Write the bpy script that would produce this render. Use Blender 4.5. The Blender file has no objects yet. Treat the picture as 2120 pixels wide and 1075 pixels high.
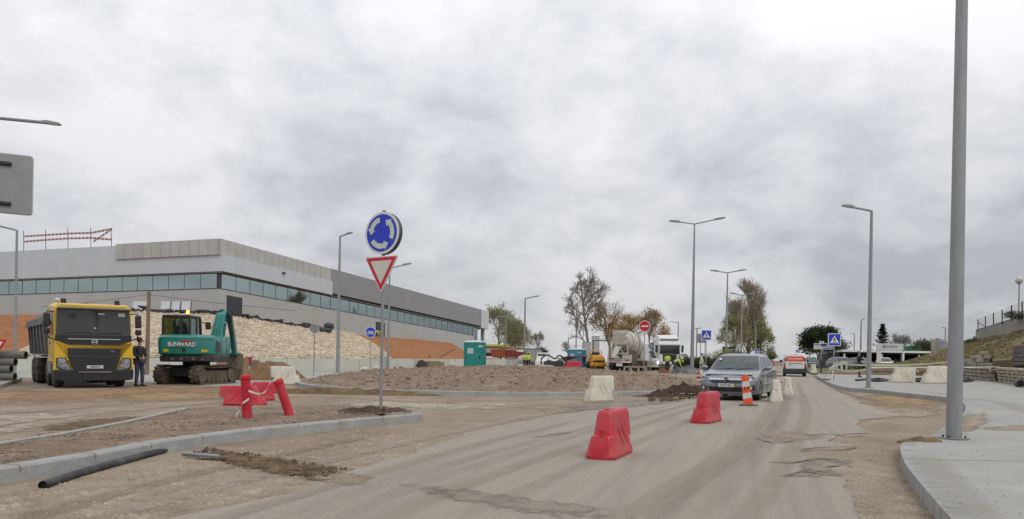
import bpy, bmesh, math, random
from mathutils import Vector, Matrix, noise as mnoise
from mathutils.geometry import tessellate_polygon
R = math.radians
random.seed(11)
C = bpy.context.scene.collection
SC = bpy.context.scene

# ------------------------------------------------------------------ camera
W, H = 2120, 1075            # photograph size the measured points refer to
FOC, PX, PY, ROLL, HC = 1650.0, 1060.0, 805.0, 0.018, 1.3
cam_data = bpy.data.cameras.new('camera')
cam = bpy.data.objects.new('camera', cam_data); C.objects.link(cam)
cam_data.sensor_width = 36.0
cam_data.lens = 36.0 * FOC / W
cam_data.shift_y = (PY - H / 2) / W
cam_data.clip_start = 0.1; cam_data.clip_end = 6000
cam.matrix_world = Matrix.Translation((0, 0, HC)) @ Matrix.Rotation(R(90), 4, 'X') @ Matrix.Rotation(ROLL, 4, 'Z')
SC.camera = cam

# ------------------------------------------------------------------ sky, sun, exposure
SUN_EL, SUN_AZ = R(52), R(150)          # azimuth clockwise from +Y (behind, to the right)
wd = bpy.data.worlds.new('World'); SC.world = wd; wd.use_nodes = True
nt = wd.node_tree; nt.nodes.clear()
def wn(t, **k):
    n = nt.nodes.new(t)
    for a, b in k.items(): setattr(n, a, b)
    return n
def wl(a, b): nt.links.new(a, b)
out = wn('ShaderNodeOutputWorld'); bg = wn('ShaderNodeBackground'); bg.inputs['Strength'].default_value = 0.1
sky = wn('ShaderNodeTexSky', sky_type='NISHITA', sun_disc=False, sun_elevation=SUN_EL, sun_rotation=SUN_AZ)
tc = wn('ShaderNodeTexCoord'); sp = wn('ShaderNodeSeparateXYZ'); wl(tc.outputs['Generated'], sp.inputs[0])
def wmath(op, a, b=None, clamp=False):
    n = wn('ShaderNodeMath', operation=op); n.use_clamp = clamp
    for i, v in enumerate((a, b)):
        if v is None: continue
        if isinstance(v, (int, float)): n.inputs[i].default_value = v
        else: wl(v, n.inputs[i])
    return n.outputs[0]
zz = wmath('ADD', wmath('MAXIMUM', sp.outputs[2], 0.0), 0.42)
cb = wn('ShaderNodeCombineXYZ')
wl(wmath('DIVIDE', sp.outputs[0], zz), cb.inputs[0]); wl(wmath('DIVIDE', sp.outputs[1], zz), cb.inputs[1])
def wnoise(scale, detail, rough, dist, off):
    mp = wn('ShaderNodeMapping'); mp.inputs['Location'].default_value = off
    wl(cb.outputs[0], mp.inputs[0])
    n = wn('ShaderNodeTexNoise'); n.inputs['Scale'].default_value = scale; n.inputs['Detail'].default_value = detail
    n.inputs['Roughness'].default_value = rough; n.inputs['Distortion'].default_value = dist
    wl(mp.outputs[0], n.inputs['Vector']); return n.outputs[0]
n1 = wnoise(1.7, 6, 0.52, 0.3, (3.1, 1.7, 0.4)); n2 = wnoise(5.0, 8, 0.60, 0.25, (7.3, 2.2, 1.1))
cl = wmath('ADD', wmath('MULTIPLY', n1, 0.55), wmath('MULTIPLY', n2, 0.45))
rp = wn('ShaderNodeValToRGB'); e = rp.color_ramp.elements
e[0].position = 0.385; e[0].color = (0.58, 0.593, 0.63, 1)
e[1].position = 0.585; e[1].color = (0.93, 0.93, 0.945, 1)
em = e.new(0.485); em.color = (0.76, 0.77, 0.80, 1)
wl(cl, rp.inputs[0])
# the cloud deck is thicker (greyer) towards the horizon
hz = wn('ShaderNodeMapRange'); hz.inputs['From Min'].default_value = 0.02; hz.inputs['From Max'].default_value = 0.42
hz.inputs['To Min'].default_value = 0.55; hz.inputs['To Max'].default_value = 1.0; wl(sp.outputs[2], hz.inputs[0])
mu = wn('ShaderNodeMix', data_type='RGBA', blend_type='MULTIPLY'); mu.inputs[0].default_value = 1
wl(rp.outputs[0], mu.inputs[6])
cbc = wn('ShaderNodeCombineColor'); 
for i in range(3): wl(hz.outputs[0], cbc.inputs[i])
wl(cbc.outputs[0], mu.inputs[7])
sc_ = wn('ShaderNodeVectorMath', operation='SCALE'); sc_.inputs['Scale'].default_value = 9.3; wl(mu.outputs[2], sc_.inputs[0])
mx = wn('ShaderNodeMix', data_type='RGBA'); mx.inputs[0].default_value = 0.93
wl(sky.outputs[0], mx.inputs[6]); wl(sc_.outputs[0], mx.inputs[7])
wl(mx.outputs[2], bg.inputs[0]); wl(bg.outputs[0], out.inputs[0])

sd = bpy.data.lights.new('sun', 'SUN'); sd.energy = 0.8; sd.angle = R(25); sd.color = (1, 0.965, 0.91)
sun = bpy.data.objects.new('sun', sd); C.objects.link(sun)
sdir = Vector((math.sin(SUN_AZ) * math.cos(SUN_EL), math.cos(SUN_AZ) * math.cos(SUN_EL), math.sin(SUN_EL)))
sun.rotation_euler = (-sdir).to_track_quat('-Z', 'Y').to_euler(); sun.location = sdir * 200
SC.view_settings.view_transform = 'Standard'; SC.view_settings.look = 'None'
SC.view_settings.exposure = 0.32; SC.view_settings.gamma = 1.0
SC.render.engine = 'CYCLES'
SC.cycles.max_bounces = 6; SC.cycles.transparent_max_bounces = 12

# ------------------------------------------------------------------ measured-point helpers
SX, SY = 0.0083, 0.0403       # the site rises away from the camera
_c, _s = math.cos(ROLL), math.sin(ROLL)
YC = 250.0
def zg(x, y):
    if y > YC: y = YC + 70 * (1 - math.exp(-(y - YC) / 70.0)) - max(0, y - YC - 150) * 0.004
    if x > 160: x = 160
    if x < -160: x = -160
    return SX * x + SY * y
NRM = Vector((-SX, -SY, 1)).normalized()
def ray(px, py):
    u = (px - PX) / FOC; v = -(py - PY) / FOC
    return u * _c - v * _s, u * _s + v * _c
def G(px, py, dz=0.0):
    X, Z = ray(px, py)
    t = (HC - dz) / (SY + SX * X - Z)
    return Vector((X * t, t, HC + Z * t))
def P3(px, py, d):
    X, Z = ray(px, py)
    return Vector((X * d, d, HC + Z * d))
def GD(px, d, py=760):
    """ground point in the direction of column px at distance d"""
    X, Z = ray(px, py)
    return Vector((X * d, d, zg(X * d, d)))

# ------------------------------------------------------------------ materials
MATS = {}
def mat(name, col, rough=0.6, metal=0.0, var=0.12, scale=6.0, bump=0.0, bscale=None, col2=None, spec=0.5, coat=0.0,
        stretch=None, speck=None, dirt=None, dirt_amt=0.5, dirt_scale=1.5, emit=None, estr=0.0, alpha=1.0):
    if name in MATS: return MATS[name]
    m = bpy.data.materials.new(name); m.use_nodes = True; t = m.node_tree; b = t.nodes['Principled BSDF']
    MATS[name] = m
    b.inputs['Roughness'].default_value = rough; b.inputs['Metallic'].default_value = metal
    b.inputs['Specular IOR Level'].default_value = spec
    if coat: b.inputs['Coat Weight'].default_value = coat; b.inputs['Coat Roughness'].default_value = 0.08
    co = t.nodes.new('ShaderNodeTexCoord').outputs['Object']
    if stretch:
        mp = t.nodes.new('ShaderNodeMapping'); mp.inputs['Scale'].default_value = stretch[:3]
        if len(stretch) > 3: mp.inputs['Rotation'].default_value = (0, 0, stretch[3]); mp.vector_type = 'TEXTURE'; mp.inputs['Scale'].default_value = [1 / s for s in stretch[:3]]
        t.links.new(co, mp.inputs[0]); co = mp.outputs[0]
    def nz(s, d=6, r=0.6):
        n = t.nodes.new('ShaderNodeTexNoise'); n.inputs['Scale'].default_value = s; n.inputs['Detail'].default_value = d
        n.inputs['Roughness'].default_value = r; t.links.new(co, n.inputs['Vector']); return n.outputs[0]
    c2 = col2 or tuple(max(0, c * (1 - 2.2 * var)) for c in col)
    c1 = col if col2 else tuple(min(1, c * (1 + var)) for c in col)
    r = t.nodes.new('ShaderNodeValToRGB'); r.color_ramp.elements[0].position = 0.33; r.color_ramp.elements[1].position = 0.67
    r.color_ramp.elements[0].color = (*c2, 1); r.color_ramp.elements[1].color = (*c1, 1)
    t.links.new(nz(scale), r.inputs[0]); o = r.outputs[0]
    if dirt:
        rr = t.nodes.new('ShaderNodeMapRange'); rr.inputs['From Min'].default_value = 0.45; rr.inputs['From Max'].default_value = 0.72
        rr.inputs['To Max'].default_value = dirt_amt; t.links.new(nz(dirt_scale, 8, 0.65), rr.inputs[0])
        mi = t.nodes.new('ShaderNodeMix'); mi.data_type = 'RGBA'; t.links.new(rr.outputs[0], mi.inputs[0])
        t.links.new(o, mi.inputs[6]); mi.inputs[7].default_value = (*dirt, 1); o = mi.outputs[2]
    if speck:
        n = t.nodes.new('ShaderNodeTexNoise'); n.inputs['Scale'].default_value = speck[0]; n.inputs['Detail'].default_value = 4; n.inputs['Roughness'].default_value = .75
        t.links.new(t.nodes.new('ShaderNodeTexCoord').outputs['Object'], n.inputs['Vector'])
        rr = t.nodes.new('ShaderNodeMapRange'); rr.inputs['From Min'].default_value = .32; rr.inputs['From Max'].default_value = .68; rr.inputs['To Min'].default_value = 1 - speck[1]; rr.inputs['To Max'].default_value = 1 + speck[1]; t.links.new(n.outputs[0], rr.inputs[0])
        vm = t.nodes.new('ShaderNodeVectorMath'); vm.operation = 'SCALE'; t.links.new(o, vm.inputs[0]); t.links.new(rr.outputs[0], vm.inputs['Scale']); o = vm.outputs[0]
    t.links.new(o, b.inputs['Base Color'])
    if bump:
        bp = t.nodes.new('ShaderNodeBump'); bp.inputs['Strength'].default_value = min(1, bump); bp.inputs['Distance'].default_value = 0.03 * max(1, bump)
        t.links.new(nz(bscale or scale * 4, 8, 0.7), bp.inputs['Height']); t.links.new(bp.outputs[0], b.inputs['Normal'])
    if emit:
        b.inputs['Emission Color'].default_value = (*emit, 1); b.inputs['Emission Strength'].default_value = estr
    return m
def glass(name, tint, fac=0.5, rough=0.03):
    if name in MATS: return MATS[name]
    m = bpy.data.materials.new(name); m.use_nodes = True; t = m.node_tree; t.nodes.clear(); MATS[name] = m
    o = t.nodes.new('ShaderNodeOutputMaterial'); mi = t.nodes.new('ShaderNodeMixShader')
    tr = t.nodes.new('ShaderNodeBsdfTransparent'); tr.inputs[0].default_value = (*tint, 1)
    g = t.nodes.new('ShaderNodeBsdfGlossy'); g.inputs['Roughness'].default_value = rough; g.inputs['Color'].default_value = (0.72, 0.86, 0.85, 1)
    fr = t.nodes.new('ShaderNodeLayerWeight'); fr.inputs[0].default_value = fac
    mxx = t.nodes.new('ShaderNodeMath'); mxx.operation = 'MAXIMUM'; mxx.inputs[1].default_value = fac; fr.inputs[0].default_value = .4; t.links.new(fr.outputs['Fresnel'], mxx.inputs[0]); t.links.new(mxx.outputs[0], mi.inputs[0])
    t.links.new(tr.outputs[0], mi.inputs[1]); t.links.new(g.outputs[0], mi.inputs[2]); t.links.new(mi.outputs[0], o.inputs[0])
    return m

# ------------------------------------------------------------------ mesh builder
class MB:
    def __init__(s): s.v = []; s.f = []; s.m = []
    def add(s, vs, fs, mi=0):
        o = len(s.v); s.v += [Vector(p) for p in vs]; s.f += [[i + o for i in f] for f in fs]; s.m += [mi] * len(fs); return s
    def box(s, x0, x1, y0, y1, z0, z1, mi=0):
        return s.add([(x0,y0,z0),(x1,y0,z0),(x1,y1,z0),(x0,y1,z0),(x0,y0,z1),(x1,y0,z1),(x1,y1,z1),(x0,y1,z1)],
                     [(0,3,2,1),(4,5,6,7),(0,1,5,4),(1,2,6,5),(2,3,7,6),(3,0,4,7)], mi)
    def hexa(s, p, mi=0):
        return s.add(p, [(0,3,2,1),(4,5,6,7),(0,1,5,4),(1,2,6,5),(2,3,7,6),(3,0,4,7)], mi)
    def ring(s, rings, mi=0, caps=True, closed=True):
        n = len(rings[0]); vs = [p for r in rings for p in r]; fs = []
        for i in range(len(rings) - 1):
            for j in range(n if closed else n - 1):
                a, b = i * n + j, i * n + (j + 1) % n
                fs.append((a, b, b + n, a + n))
        if caps and closed:
            fs.append(tuple(range(n - 1, -1, -1))); fs.append(tuple(range((len(rings) - 1) * n, len(rings) * n)))
        return s.add(vs, fs, mi)
    def cyl(s, p0, p1, r0, r1=None, n=12, mi=0, caps=True):
        r1 = r0 if r1 is None else r1; p0, p1 = Vector(p0), Vector(p1); d = (p1 - p0)
        if d.length < 1e-6: return s
        q = d.normalized().to_track_quat('Z', 'Y')
        rg = [[p + q @ Vector((math.cos(2*math.pi*k/n)*r, math.sin(2*math.pi*k/n)*r, 0)) for k in range(n)] for p, r in ((p0, r0), (p1, r1))]
        return s.ring(rg, mi, caps)
    def tube(s, pts, r, n=6, mi=0, r1=None):
        pts = [Vector(p) for p in pts]; rg = []
        for i, p in enumerate(pts):
            d = (pts[min(i + 1, len(pts) - 1)] - pts[max(i - 1, 0)]).normalized(); q = d.to_track_quat('Z', 'Y')
            rr = r if r1 is None else r + (r1 - r) * i / (len(pts) - 1)
            if abs(d.z) < 0.95:
                xa = d.cross(Vector((0, 0, 1))).normalized(); ya = xa.cross(d)
            else: xa = q @ Vector((1, 0, 0)); ya = q @ Vector((0, 1, 0))
            rg.append([p + xa * math.cos(2*math.pi*k/n) * rr + ya * math.sin(2*math.pi*k/n) * rr for k in range(n)])
        return s.ring(rg, mi)
    def prism(s, poly, ax, a, b, mi=0):
        """2-D polygon extruded along axis ax ('x': poly=(y,z); 'y': (x,z); 'z': (x,y))"""
        def mk(p, t): return {'x': (t, p[0], p[1]), 'y': (p[0], t, p[1]), 'z': (p[0], p[1], t)}[ax]
        return s.ring([[mk(p, a) for p in poly], [mk(p, b) for p in poly]], mi)
    def lathe(s, prof, n=16, o=(0, 0, 0), ax='z', mi=0, caps=True):
        o = Vector(o); rg = []
        for r, h in prof:
            row = []
            for k in range(n):
                c, q = math.cos(2*math.pi*k/n) * r, math.sin(2*math.pi*k/n) * r
                row.append(o + Vector({'z': (c, q, h), 'x': (h, c, q), 'y': (q, h, c)}[ax]))
            rg.append(row)
        return s.ring(rg, mi, caps)
    def ball(s, c, r, n=12, m=8, mi=0):
        c = Vector(c); r = Vector(r) if hasattr(r, '__len__') else Vector((r, r, r)); rg = []
        for i in range(m + 1):
            a = math.pi * (0.02 + 0.96 * i / m)
            rg.append([c + Vector((math.sin(a) * math.cos(2*math.pi*k/n) * r.x, math.sin(a) * math.sin(2*math.pi*k/n) * r.y, -math.cos(a) * r.z)) for k in range(n)])
        return s.ring(rg, mi)
    def strip(s, a, b, mi=0):
        n = len(a); return s.add(list(a) + list(b), [(i, i + 1, n + i + 1, n + i) for i in range(n - 1)], mi)
    def poly(s, pts, mi=0):
        tri = tessellate_polygon([[Vector((p[0], p[1], 0)) for p in pts]])
        return s.add(pts, [t for t in tri], mi)
    def shift(s, i0, M):
        for i in range(i0, len(s.v)): s.v[i] = M @ s.v[i]
        return s
    def build(s, name, mats, parent=None, bev=0, smooth=30, seg=2, subd=0):
        me = bpy.data.meshes.new(name); me.from_pydata([tuple(p) for p in s.v], [], s.f)
        mats = mats if isinstance(mats, (list, tuple)) else [mats]
        for m in mats: me.materials.append(m)
        if len(mats) > 1: me.polygons.foreach_set('material_index', s.m)
        bm = bmesh.new(); bm.from_mesh(me); bmesh.ops.recalc_face_normals(bm, faces=bm.faces); bm.to_mesh(me); bm.free()
        if smooth:
            me.polygons.foreach_set('use_smooth', [True] * len(me.polygons)); me.set_sharp_from_angle(angle=R(smooth))
        me.update()
        o = bpy.data.objects.new(name, me); C.objects.link(o)
        if parent: o.parent = parent
        if bev:
            b = o.modifiers.new('bevel', 'BEVEL'); b.width = bev; b.segments = seg; b.limit_method = 'ANGLE'; b.angle_limit = R(35)
            b.harden_normals = False
        if subd:
            d = o.modifiers.new('sub', 'SUBSURF'); d.levels = subd; d.render_levels = subd
        return o

def tag(o, label=None, cat=None, group=None, kind=None):
    if label: o['label'] = label
    if cat: o['category'] = cat
    if group: o['group'] = group
    if kind: o['kind'] = kind
    return o
def thing(name, label, cat, loc, rz=0.0, group=None, tilt=False, scale=1.0):
    o = bpy.data.objects.new(name, None); C.objects.link(o); o.empty_display_size = 0.3
    M = Matrix.Rotation(rz, 4, 'Z')
    if tilt: M = Vector((0, 0, 1)).rotation_difference(NRM).to_matrix().to_4x4() @ M
    o.rotation_euler = M.to_euler(); o.location = loc; o.scale = (scale,) * 3
    return tag(o, label, cat, group)
def kids(o): return [c for c in bpy.data.objects if c.parent is o]
def dup(root, loc, rz=None, label=None, group=None, tilt=False, scale=None):
    r = root.copy(); C.objects.link(r); r.location = loc
    if rz is not None:
        M = Matrix.Rotation(rz, 4, 'Z')
        if tilt: M = Vector((0, 0, 1)).rotation_difference(NRM).to_matrix().to_4x4() @ M
        r.rotation_euler = M.to_euler()
    if scale: r.scale = (scale,) * 3
    if label: r['label'] = label
    if group: r['group'] = group
    for ch in kids(root):
        c = ch.copy(); C.objects.link(c); c.parent = r
        for g in kids(ch):
            d = g.copy(); C.objects.link(d); d.parent = c
    return r
def lettering(text, size, M, mt, parent, name='lettering', depth=0.004, bold=0.0, align='CENTER', sx=1.0):
    cu = bpy.data.curves.new('t', 'FONT'); cu.body = text; cu.size = size; cu.extrude = depth; cu.offset = bold; cu.resolution_u = 3
    cu.align_x = align; cu.align_y = 'CENTER'
    ob = bpy.data.objects.new('t', cu); C.objects.link(ob)
    bpy.context.view_layer.update()
    me = bpy.data.meshes.new_from_object(ob.evaluated_get(bpy.context.evaluated_depsgraph_get()))
    bpy.data.objects.remove(ob); bpy.data.curves.remove(cu)
    me.transform(M @ Matrix.Diagonal((sx, 1, 1, 1))); me.materials.clear(); me.materials.append(mt)
    o = bpy.data.objects.new(name, me); C.objects.link(o); o.parent = parent; return o
def FRONT(x, y, z, tilt=0):   # text standing in the xz plane facing -y
    return Matrix.Translation((x, y, z)) @ Matrix.Rotation(R(90) + tilt, 4, 'X')
def catmull(pts, k=6):
    out = []
    n = len(pts)
    for i in range(n - 1):
        p0, p1, p2, p3 = pts[max(i-1, 0)], pts[i], pts[i+1], pts[min(i+2, n-1)]
        for j in range(k):
            t = j / k
            out.append(tuple(0.5 * ((2*b) + (c-a)*t + (2*a-5*b+4*c-d)*t*t + (3*b-a-3*c+d)*t**3) for a, b, c, d in zip(p0, p1, p2, p3)))
    out.append(tuple(pts[-1])); return out
def resample(pts, step):
    out = [Vector(pts[0])]
    for a, b in zip(pts[:-1], pts[1:]):
        a, b = Vector(a), Vector(b); n = max(1, int((b - a).length / step))
        out += [a.lerp(b, (i + 1) / n) for i in range(n)]
    return out
def smoothstep(a, b, x):
    t = max(0, min(1, (x - a) / (b - a))); return t * t * (3 - 2 * t)
def fbm(x, y, z=0, o=4):
    return mnoise.fractal(Vector((x, y, z)), 1.0, 2.0, o)
# ------------------------------------------------------------------ common materials
DIRT = mat('dirt', (.315, .245, .175), .95, speck=(26, .30), var=.10, scale=.8, bump=1.0, bscale=7, col2=(.20, .145, .095), dirt=(.37, .31, .24), dirt_amt=.6, dirt_scale=.35)
ASPH = mat('asphalt', (.335, .297, .245), .9, speck=(48, .20), scale=1.6, bump=.5, bscale=14, col2=(.265, .243, .21), stretch=(5.0, .16, 1, R(-17)), dirt=(.37, .315, .24), dirt_amt=.5, dirt_scale=.22)
CONC = mat('concrete', (.355, .348, .322), .9, speck=(40, .10), var=.06, scale=2.0, bump=.2, bscale=25, dirt=(.25, .24, .22), dirt_amt=.5, dirt_scale=.5)
KERB = mat('kerb_concrete', (.34, .345, .335), .85, speck=(30, .12), var=.08, scale=3, bump=.25, bscale=30, dirt=(.27, .25, .22), dirt_amt=.6, dirt_scale=1.2)
SOIL = mat('island_soil', (.27, .195, .135), .97, speck=(16, .35), var=.1, scale=2.2, bump=1.3, bscale=6, col2=(.15, .105, .07), dirt=(.34, .27, .20), dirt_amt=.5, dirt_scale=.7)
WETS = mat('wet_soil', (.085, .048, .028), .9, scale=3, bump=1.0, bscale=10, col2=(.035, .02, .013))
TRSO = mat('trench_soil', (.20, .13, .06), .95, scale=3, bump=1.0, bscale=12, col2=(.085, .055, .028))
CLAY = mat('orange_clay', (.36, .145, .045), .95, scale=1.2, speck=(4, .25), bump=1.4, bscale=3, col2=(.22, .08, .022))
TANE = mat('tan_earth', (.36, .245, .13), .95, scale=1.0, bump=.8, bscale=6, col2=(.25, .165, .085))
GRASS = mat('grass_mat', (.13, .17, .045), .95, scale=1.6, bump=1.0, bscale=14, col2=(.06, .085, .022), dirt=(.20, .17, .07), dirt_amt=.6, dirt_scale=.6)
SLOPE = mat('slope_mat', (.18, .14, .065), .95, scale=.7, bump=1.0, bscale=7, col2=(.10, .082, .035), dirt=(.20, .10, .045), dirt_amt=.95, dirt_scale=.22)
GALV = mat('galvanised', (.285, .297, .303), .5, .35, var=.07, scale=9, bump=.08, bscale=40, stretch=(1, 1, .15))
ALU = mat('sign_back', (.27, .285, .285), .5, .4, var=.05, scale=3)
BLACK = mat('black_plastic', (.022, .024, .027), .5, var=.1, scale=5)
DARKM = mat('dark_steel', (.05, .05, .052), .55, .3, var=.15, scale=8)
RUBBER = mat('tyre_rubber', (.030, .029, .027), .85, var=.2, scale=12, bump=.2, dirt=(.16, .13, .095), dirt_amt=.6, dirt_scale=4)
WHITE = mat('white_paint', (.74, .74, .72), .4, var=.03, scale=4)
REDP = mat('red_plastic', (.52, .011, .030), .42, var=.08, scale=3, bump=.05, bscale=20, dirt=(.38, .13, .115), dirt_amt=.55, dirt_scale=2.2)
CREAM = mat('cream_plastic', (.66, .62, .52), .6, var=.05, scale=3, dirt=(.42, .37, .28), dirt_amt=.65, dirt_scale=1.6)
BLUE = mat('sign_blue', (.010, .035, .50), .35, var=.05, scale=3)
SRED = mat('sign_red', (.52, .012, .025), .35, var=.05, scale=3)
SWHT = mat('sign_white', (.66, .68, .66), .4, var=.03, scale=5)
SGRN = mat('sign_pale', (.52, .58, .53), .4, var=.03, scale=5)
WOOD = mat('weathered_wood', (.25, .19, .13), .9, scale=4, stretch=(1, 1, .2), col2=(.13, .09, .06))

def struct(o): o['kind'] = 'structure'; return o
def sheet(name, pts, mt, jit=0.0, step=.4, seed=0.0, freq=2.0, kind='structure'):
    """flat polygon on the site plane (world points), edge roughened by jit metres"""
    q = resample(list(pts) + [pts[0]], step)[:-1] if jit else [Vector(p) for p in pts]
    if jit:
        o = []
        for p in q:
            k = jit * min(1.0, max(.4, p.y / 14.0))
            o.append(Vector((p.x + k * fbm(p.x * freq, p.y * freq, seed), p.y + k * fbm(p.x * freq, p.y * freq, seed + 9), p.z)))
        q = o
    m = MB().poly(q); ob = m.build(name, mt, smooth=0)
    me = ob.data                                   # all facing up
    bm = bmesh.new(); bm.from_mesh(me); bm.normal_update()
    for f in bm.faces:
        if f.normal.z < 0: f.normal_flip()
    bm.to_mesh(me); bm.free()
    ob['kind'] = kind; return ob
def onp(x, y, dz=0): return Vector((x, y, SX * x + SY * y + dz))

# ------------------------------------------------------------------ ground
m = MB(); xs = [-900, -420, -160, -90, -60, -40, -25, -12, 0, 12, 25, 40, 60, 90, 160, 420, 900]
ys = [-40, -10, 0, 8, 16, 25, 35, 50, 70, 95, 130, 180, 250, 270, 290, 315, 345, 400, 520, 800, 1500, 3000]
vs = [(x, y, zg(x, y)) for y in ys for x in xs]; n = len(xs)
m.add(vs, [(j*n+i, j*n+i+1, (j+1)*n+i+1, (j+1)*n+i) for j in range(len(ys)-1) for i in range(n-1)])
struct(m.build('ground', DIRT, smooth=0))

# road
dz = .008
left = [onp(-14, -8, dz), onp(-7, 2.5, dz)] + [G(a, b, dz) for a, b in ((340,1075),(615,1018),(743,971),(900,920),(985,892),(1130,862),(1300,840),(1440,826),(1500,806))]
left += [GD(1585, 75), GD(1592, 110), GD(1597, 245)]
for p in left[-3:]: p.z += dz
right = [G(a, b, dz) for a, b in ((1777,1075),(1760,1032),(1746,1008),(1753,991),(1700,984),(1660,972),(1690,960),(1660,944),(1662,930),(1700,926),(1774,925),(1716,912),(1730,900),(1794,896),(1774,869),(1850,862),(1906,860),(1830,852),(1790,838),(1757,821),(1726,806),(1692,784),(1675,772))]
rr = [GD(1652, 110), GD(1620, 245)]
for p in rr: p.z += dz
pts = left + rr[::-1] + right[::-1] + [onp(3.0, 2.5, dz), onp(2.0, -8, dz)]
sheet('road', pts, ASPH, jit=.16, step=.3, seed=3.3, freq=1.7)

# dusty patches, worn places and a painted reflection band on the road and bare ground
DUSTY = mat('road_dust', (.34, .275, .20), .95, scale=1.3, bump=.5, bscale=12, col2=(.26, .20, .135))
WORN_REFL = mat('worn_reflection_asphalt', (.265, .232, .185), .85, scale=2, bump=.4, bscale=20, col2=(.215, .19, .155), stretch=(3, .3, 1, R(-17)))  # darker asphalt for worn places and the painted reflection band
CLAYP = mat('clay_ground', (.345, .20, .105), .95, scale=.8, bump=.8, bscale=6, col2=(.26, .155, .08))
PALE = mat('pale_track', (.40, .345, .27), .95, scale=.9, bump=.5, bscale=8, col2=(.31, .26, .195))
FADED = {}
def faded(mt, soft=False):
    """copy of a ground material whose cover thins out, unevenly, towards the edge of its patch"""
    key = (mt.name, soft)
    if key in FADED: return FADED[key]
    m = mt.copy(); m.name = mt.name + ('_film' if soft else '_patch'); FADED[key] = m; t = m.node_tree; o = [n for n in t.nodes if n.type == 'OUTPUT_MATERIAL'][0]; p = t.nodes['Principled BSDF']
    at = t.nodes.new('ShaderNodeAttribute'); at.attribute_name = 'cover'; tc = t.nodes.new('ShaderNodeTexCoord')
    nz = t.nodes.new('ShaderNodeTexNoise'); nz.inputs['Scale'].default_value = 3.0; nz.inputs['Detail'].default_value = 9; nz.inputs['Roughness'].default_value = .7; t.links.new(tc.outputs['Object'], nz.inputs['Vector'])
    if soft:      # a thin film of dust: partly see-through everywhere
        nz.inputs['Scale'].default_value = 1.3
        mr = t.nodes.new('ShaderNodeMapRange'); mr.inputs['From Min'].default_value = .3; mr.inputs['From Max'].default_value = .7; mr.inputs['To Min'].default_value = .25; t.links.new(nz.outputs[0], mr.inputs[0])
        ml = t.nodes.new('ShaderNodeMath'); ml.operation = 'MULTIPLY'; t.links.new(mr.outputs[0], ml.inputs[0]); t.links.new(at.outputs['Fac'], ml.inputs[1])
        tr = t.nodes.new('ShaderNodeBsdfTransparent'); mx = t.nodes.new('ShaderNodeMixShader'); t.links.new(ml.outputs[0], mx.inputs[0]); t.links.new(tr.outputs[0], mx.inputs[1]); t.links.new(p.outputs[0], mx.inputs[2]); t.links.new(mx.outputs[0], o.inputs[0]); return m
    ad = t.nodes.new('ShaderNodeMath'); ad.operation = 'MULTIPLY_ADD'; t.links.new(nz.outputs[0], ad.inputs[0]); ad.inputs[1].default_value = 3.2; ad.inputs[2].default_value = -2.05
    a2 = t.nodes.new('ShaderNodeMath'); a2.operation = 'ADD'; t.links.new(ad.outputs[0], a2.inputs[0]); t.links.new(at.outputs['Fac'], a2.inputs[1])
    mr = t.nodes.new('ShaderNodeMapRange'); mr.inputs['From Min'].default_value = .0; mr.inputs['From Max'].default_value = .5; t.links.new(a2.outputs[0], mr.inputs[0])
    tr = t.nodes.new('ShaderNodeBsdfTransparent'); mx = t.nodes.new('ShaderNodeMixShader'); t.links.new(mr.outputs[0], mx.inputs[0]); t.links.new(tr.outputs[0], mx.inputs[1]); t.links.new(p.outputs[0], mx.inputs[2]); t.links.new(mx.outputs[0], o.inputs[0])
    return m
def patch(pp, mt, dz, jit=.15, seed=1.0, name='ground_patch', step=.3):
    q = [G(a, b, dz) for a, b in pp]; q = resample(q + [q[0]], max(step, .3))[:-1]; c = sum(q, Vector()) / len(q)
    rings = [[c + (p - c) * s for p in q] for s in (1.18, .74, .42)]; n = len(q); m = MB(); cov = []
    m.ring(rings, 0, caps=False)
    k = len(m.v); m.v.append(c); m.f += [[2 * n + i, 2 * n + (i + 1) % n, k] for i in range(n)]; m.m += [0] * n
    ob = m.build(name, faded(mt), smooth=0); at = ob.data.attributes.new('cover', 'FLOAT', 'POINT')
    at.data.foreach_set('value', [0.0] * n + [.65] * n + [1.0] * n + [1.1])
    bm = bmesh.new(); bm.from_mesh(ob.data); bm.normal_update()
    for f in bm.faces:
        if f.normal.z < 0: f.normal_flip()
    bm.to_mesh(ob.data); bm.free(); ob['kind'] = 'structure'; return ob
patch(((-200,800),(60,812),(160,808),(300,802),(420,800),(560,800),(590,815),(400,818),(290,828),(150,836),(-200,840)), CLAYP, .004, .35, 2)
patch(((180,818),(330,808),(480,812),(560,822),(420,832),(250,836)), TANE, .008, .3, 4)
patch(((-300,852),(60,850),(200,848),(330,846),(372,843),(250,866),(110,893),(-300,945)), PALE, .008, .2, 5)
patch(((560,836),(700,828),(1000,832),(1200,836),(1120,850),(900,852),(700,840)), PALE, .004, .3, 6)
patch(((820,1000),(960,1008),(1250,1048),(1330,1075),(1180,1080),(900,1030)), WORN_REFL, .012, .10, 7)  # dark band of a windscreen reflection, put into the road colour
patch(((620,985),(700,975),(780,985),(770,1005),(690,1008)), DUSTY, .013, .10, 8)
patch(((1130,842),(1300,828),(1420,822),(1440,830),(1290,846),(1150,858)), WORN_REFL, .014, .18, 9)
patch(((1600,990),(1640,985),(1655,952),(1700,946),(1760,950),(1772,962),(1720,966),(1760,980),(1700,988)), WORN_REFL, .013, .06, 10)
patch(((1755,876),(1860,866),(1930,866),(1960,858),(1970,846),(1900,842),(1840,852)), DUSTY, .006, .10, 11)
patch(((1760,822),(1830,812),(1940,826),(1985,842),(1940,850),(1830,846)), TANE, .005, .15, 12)
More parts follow.
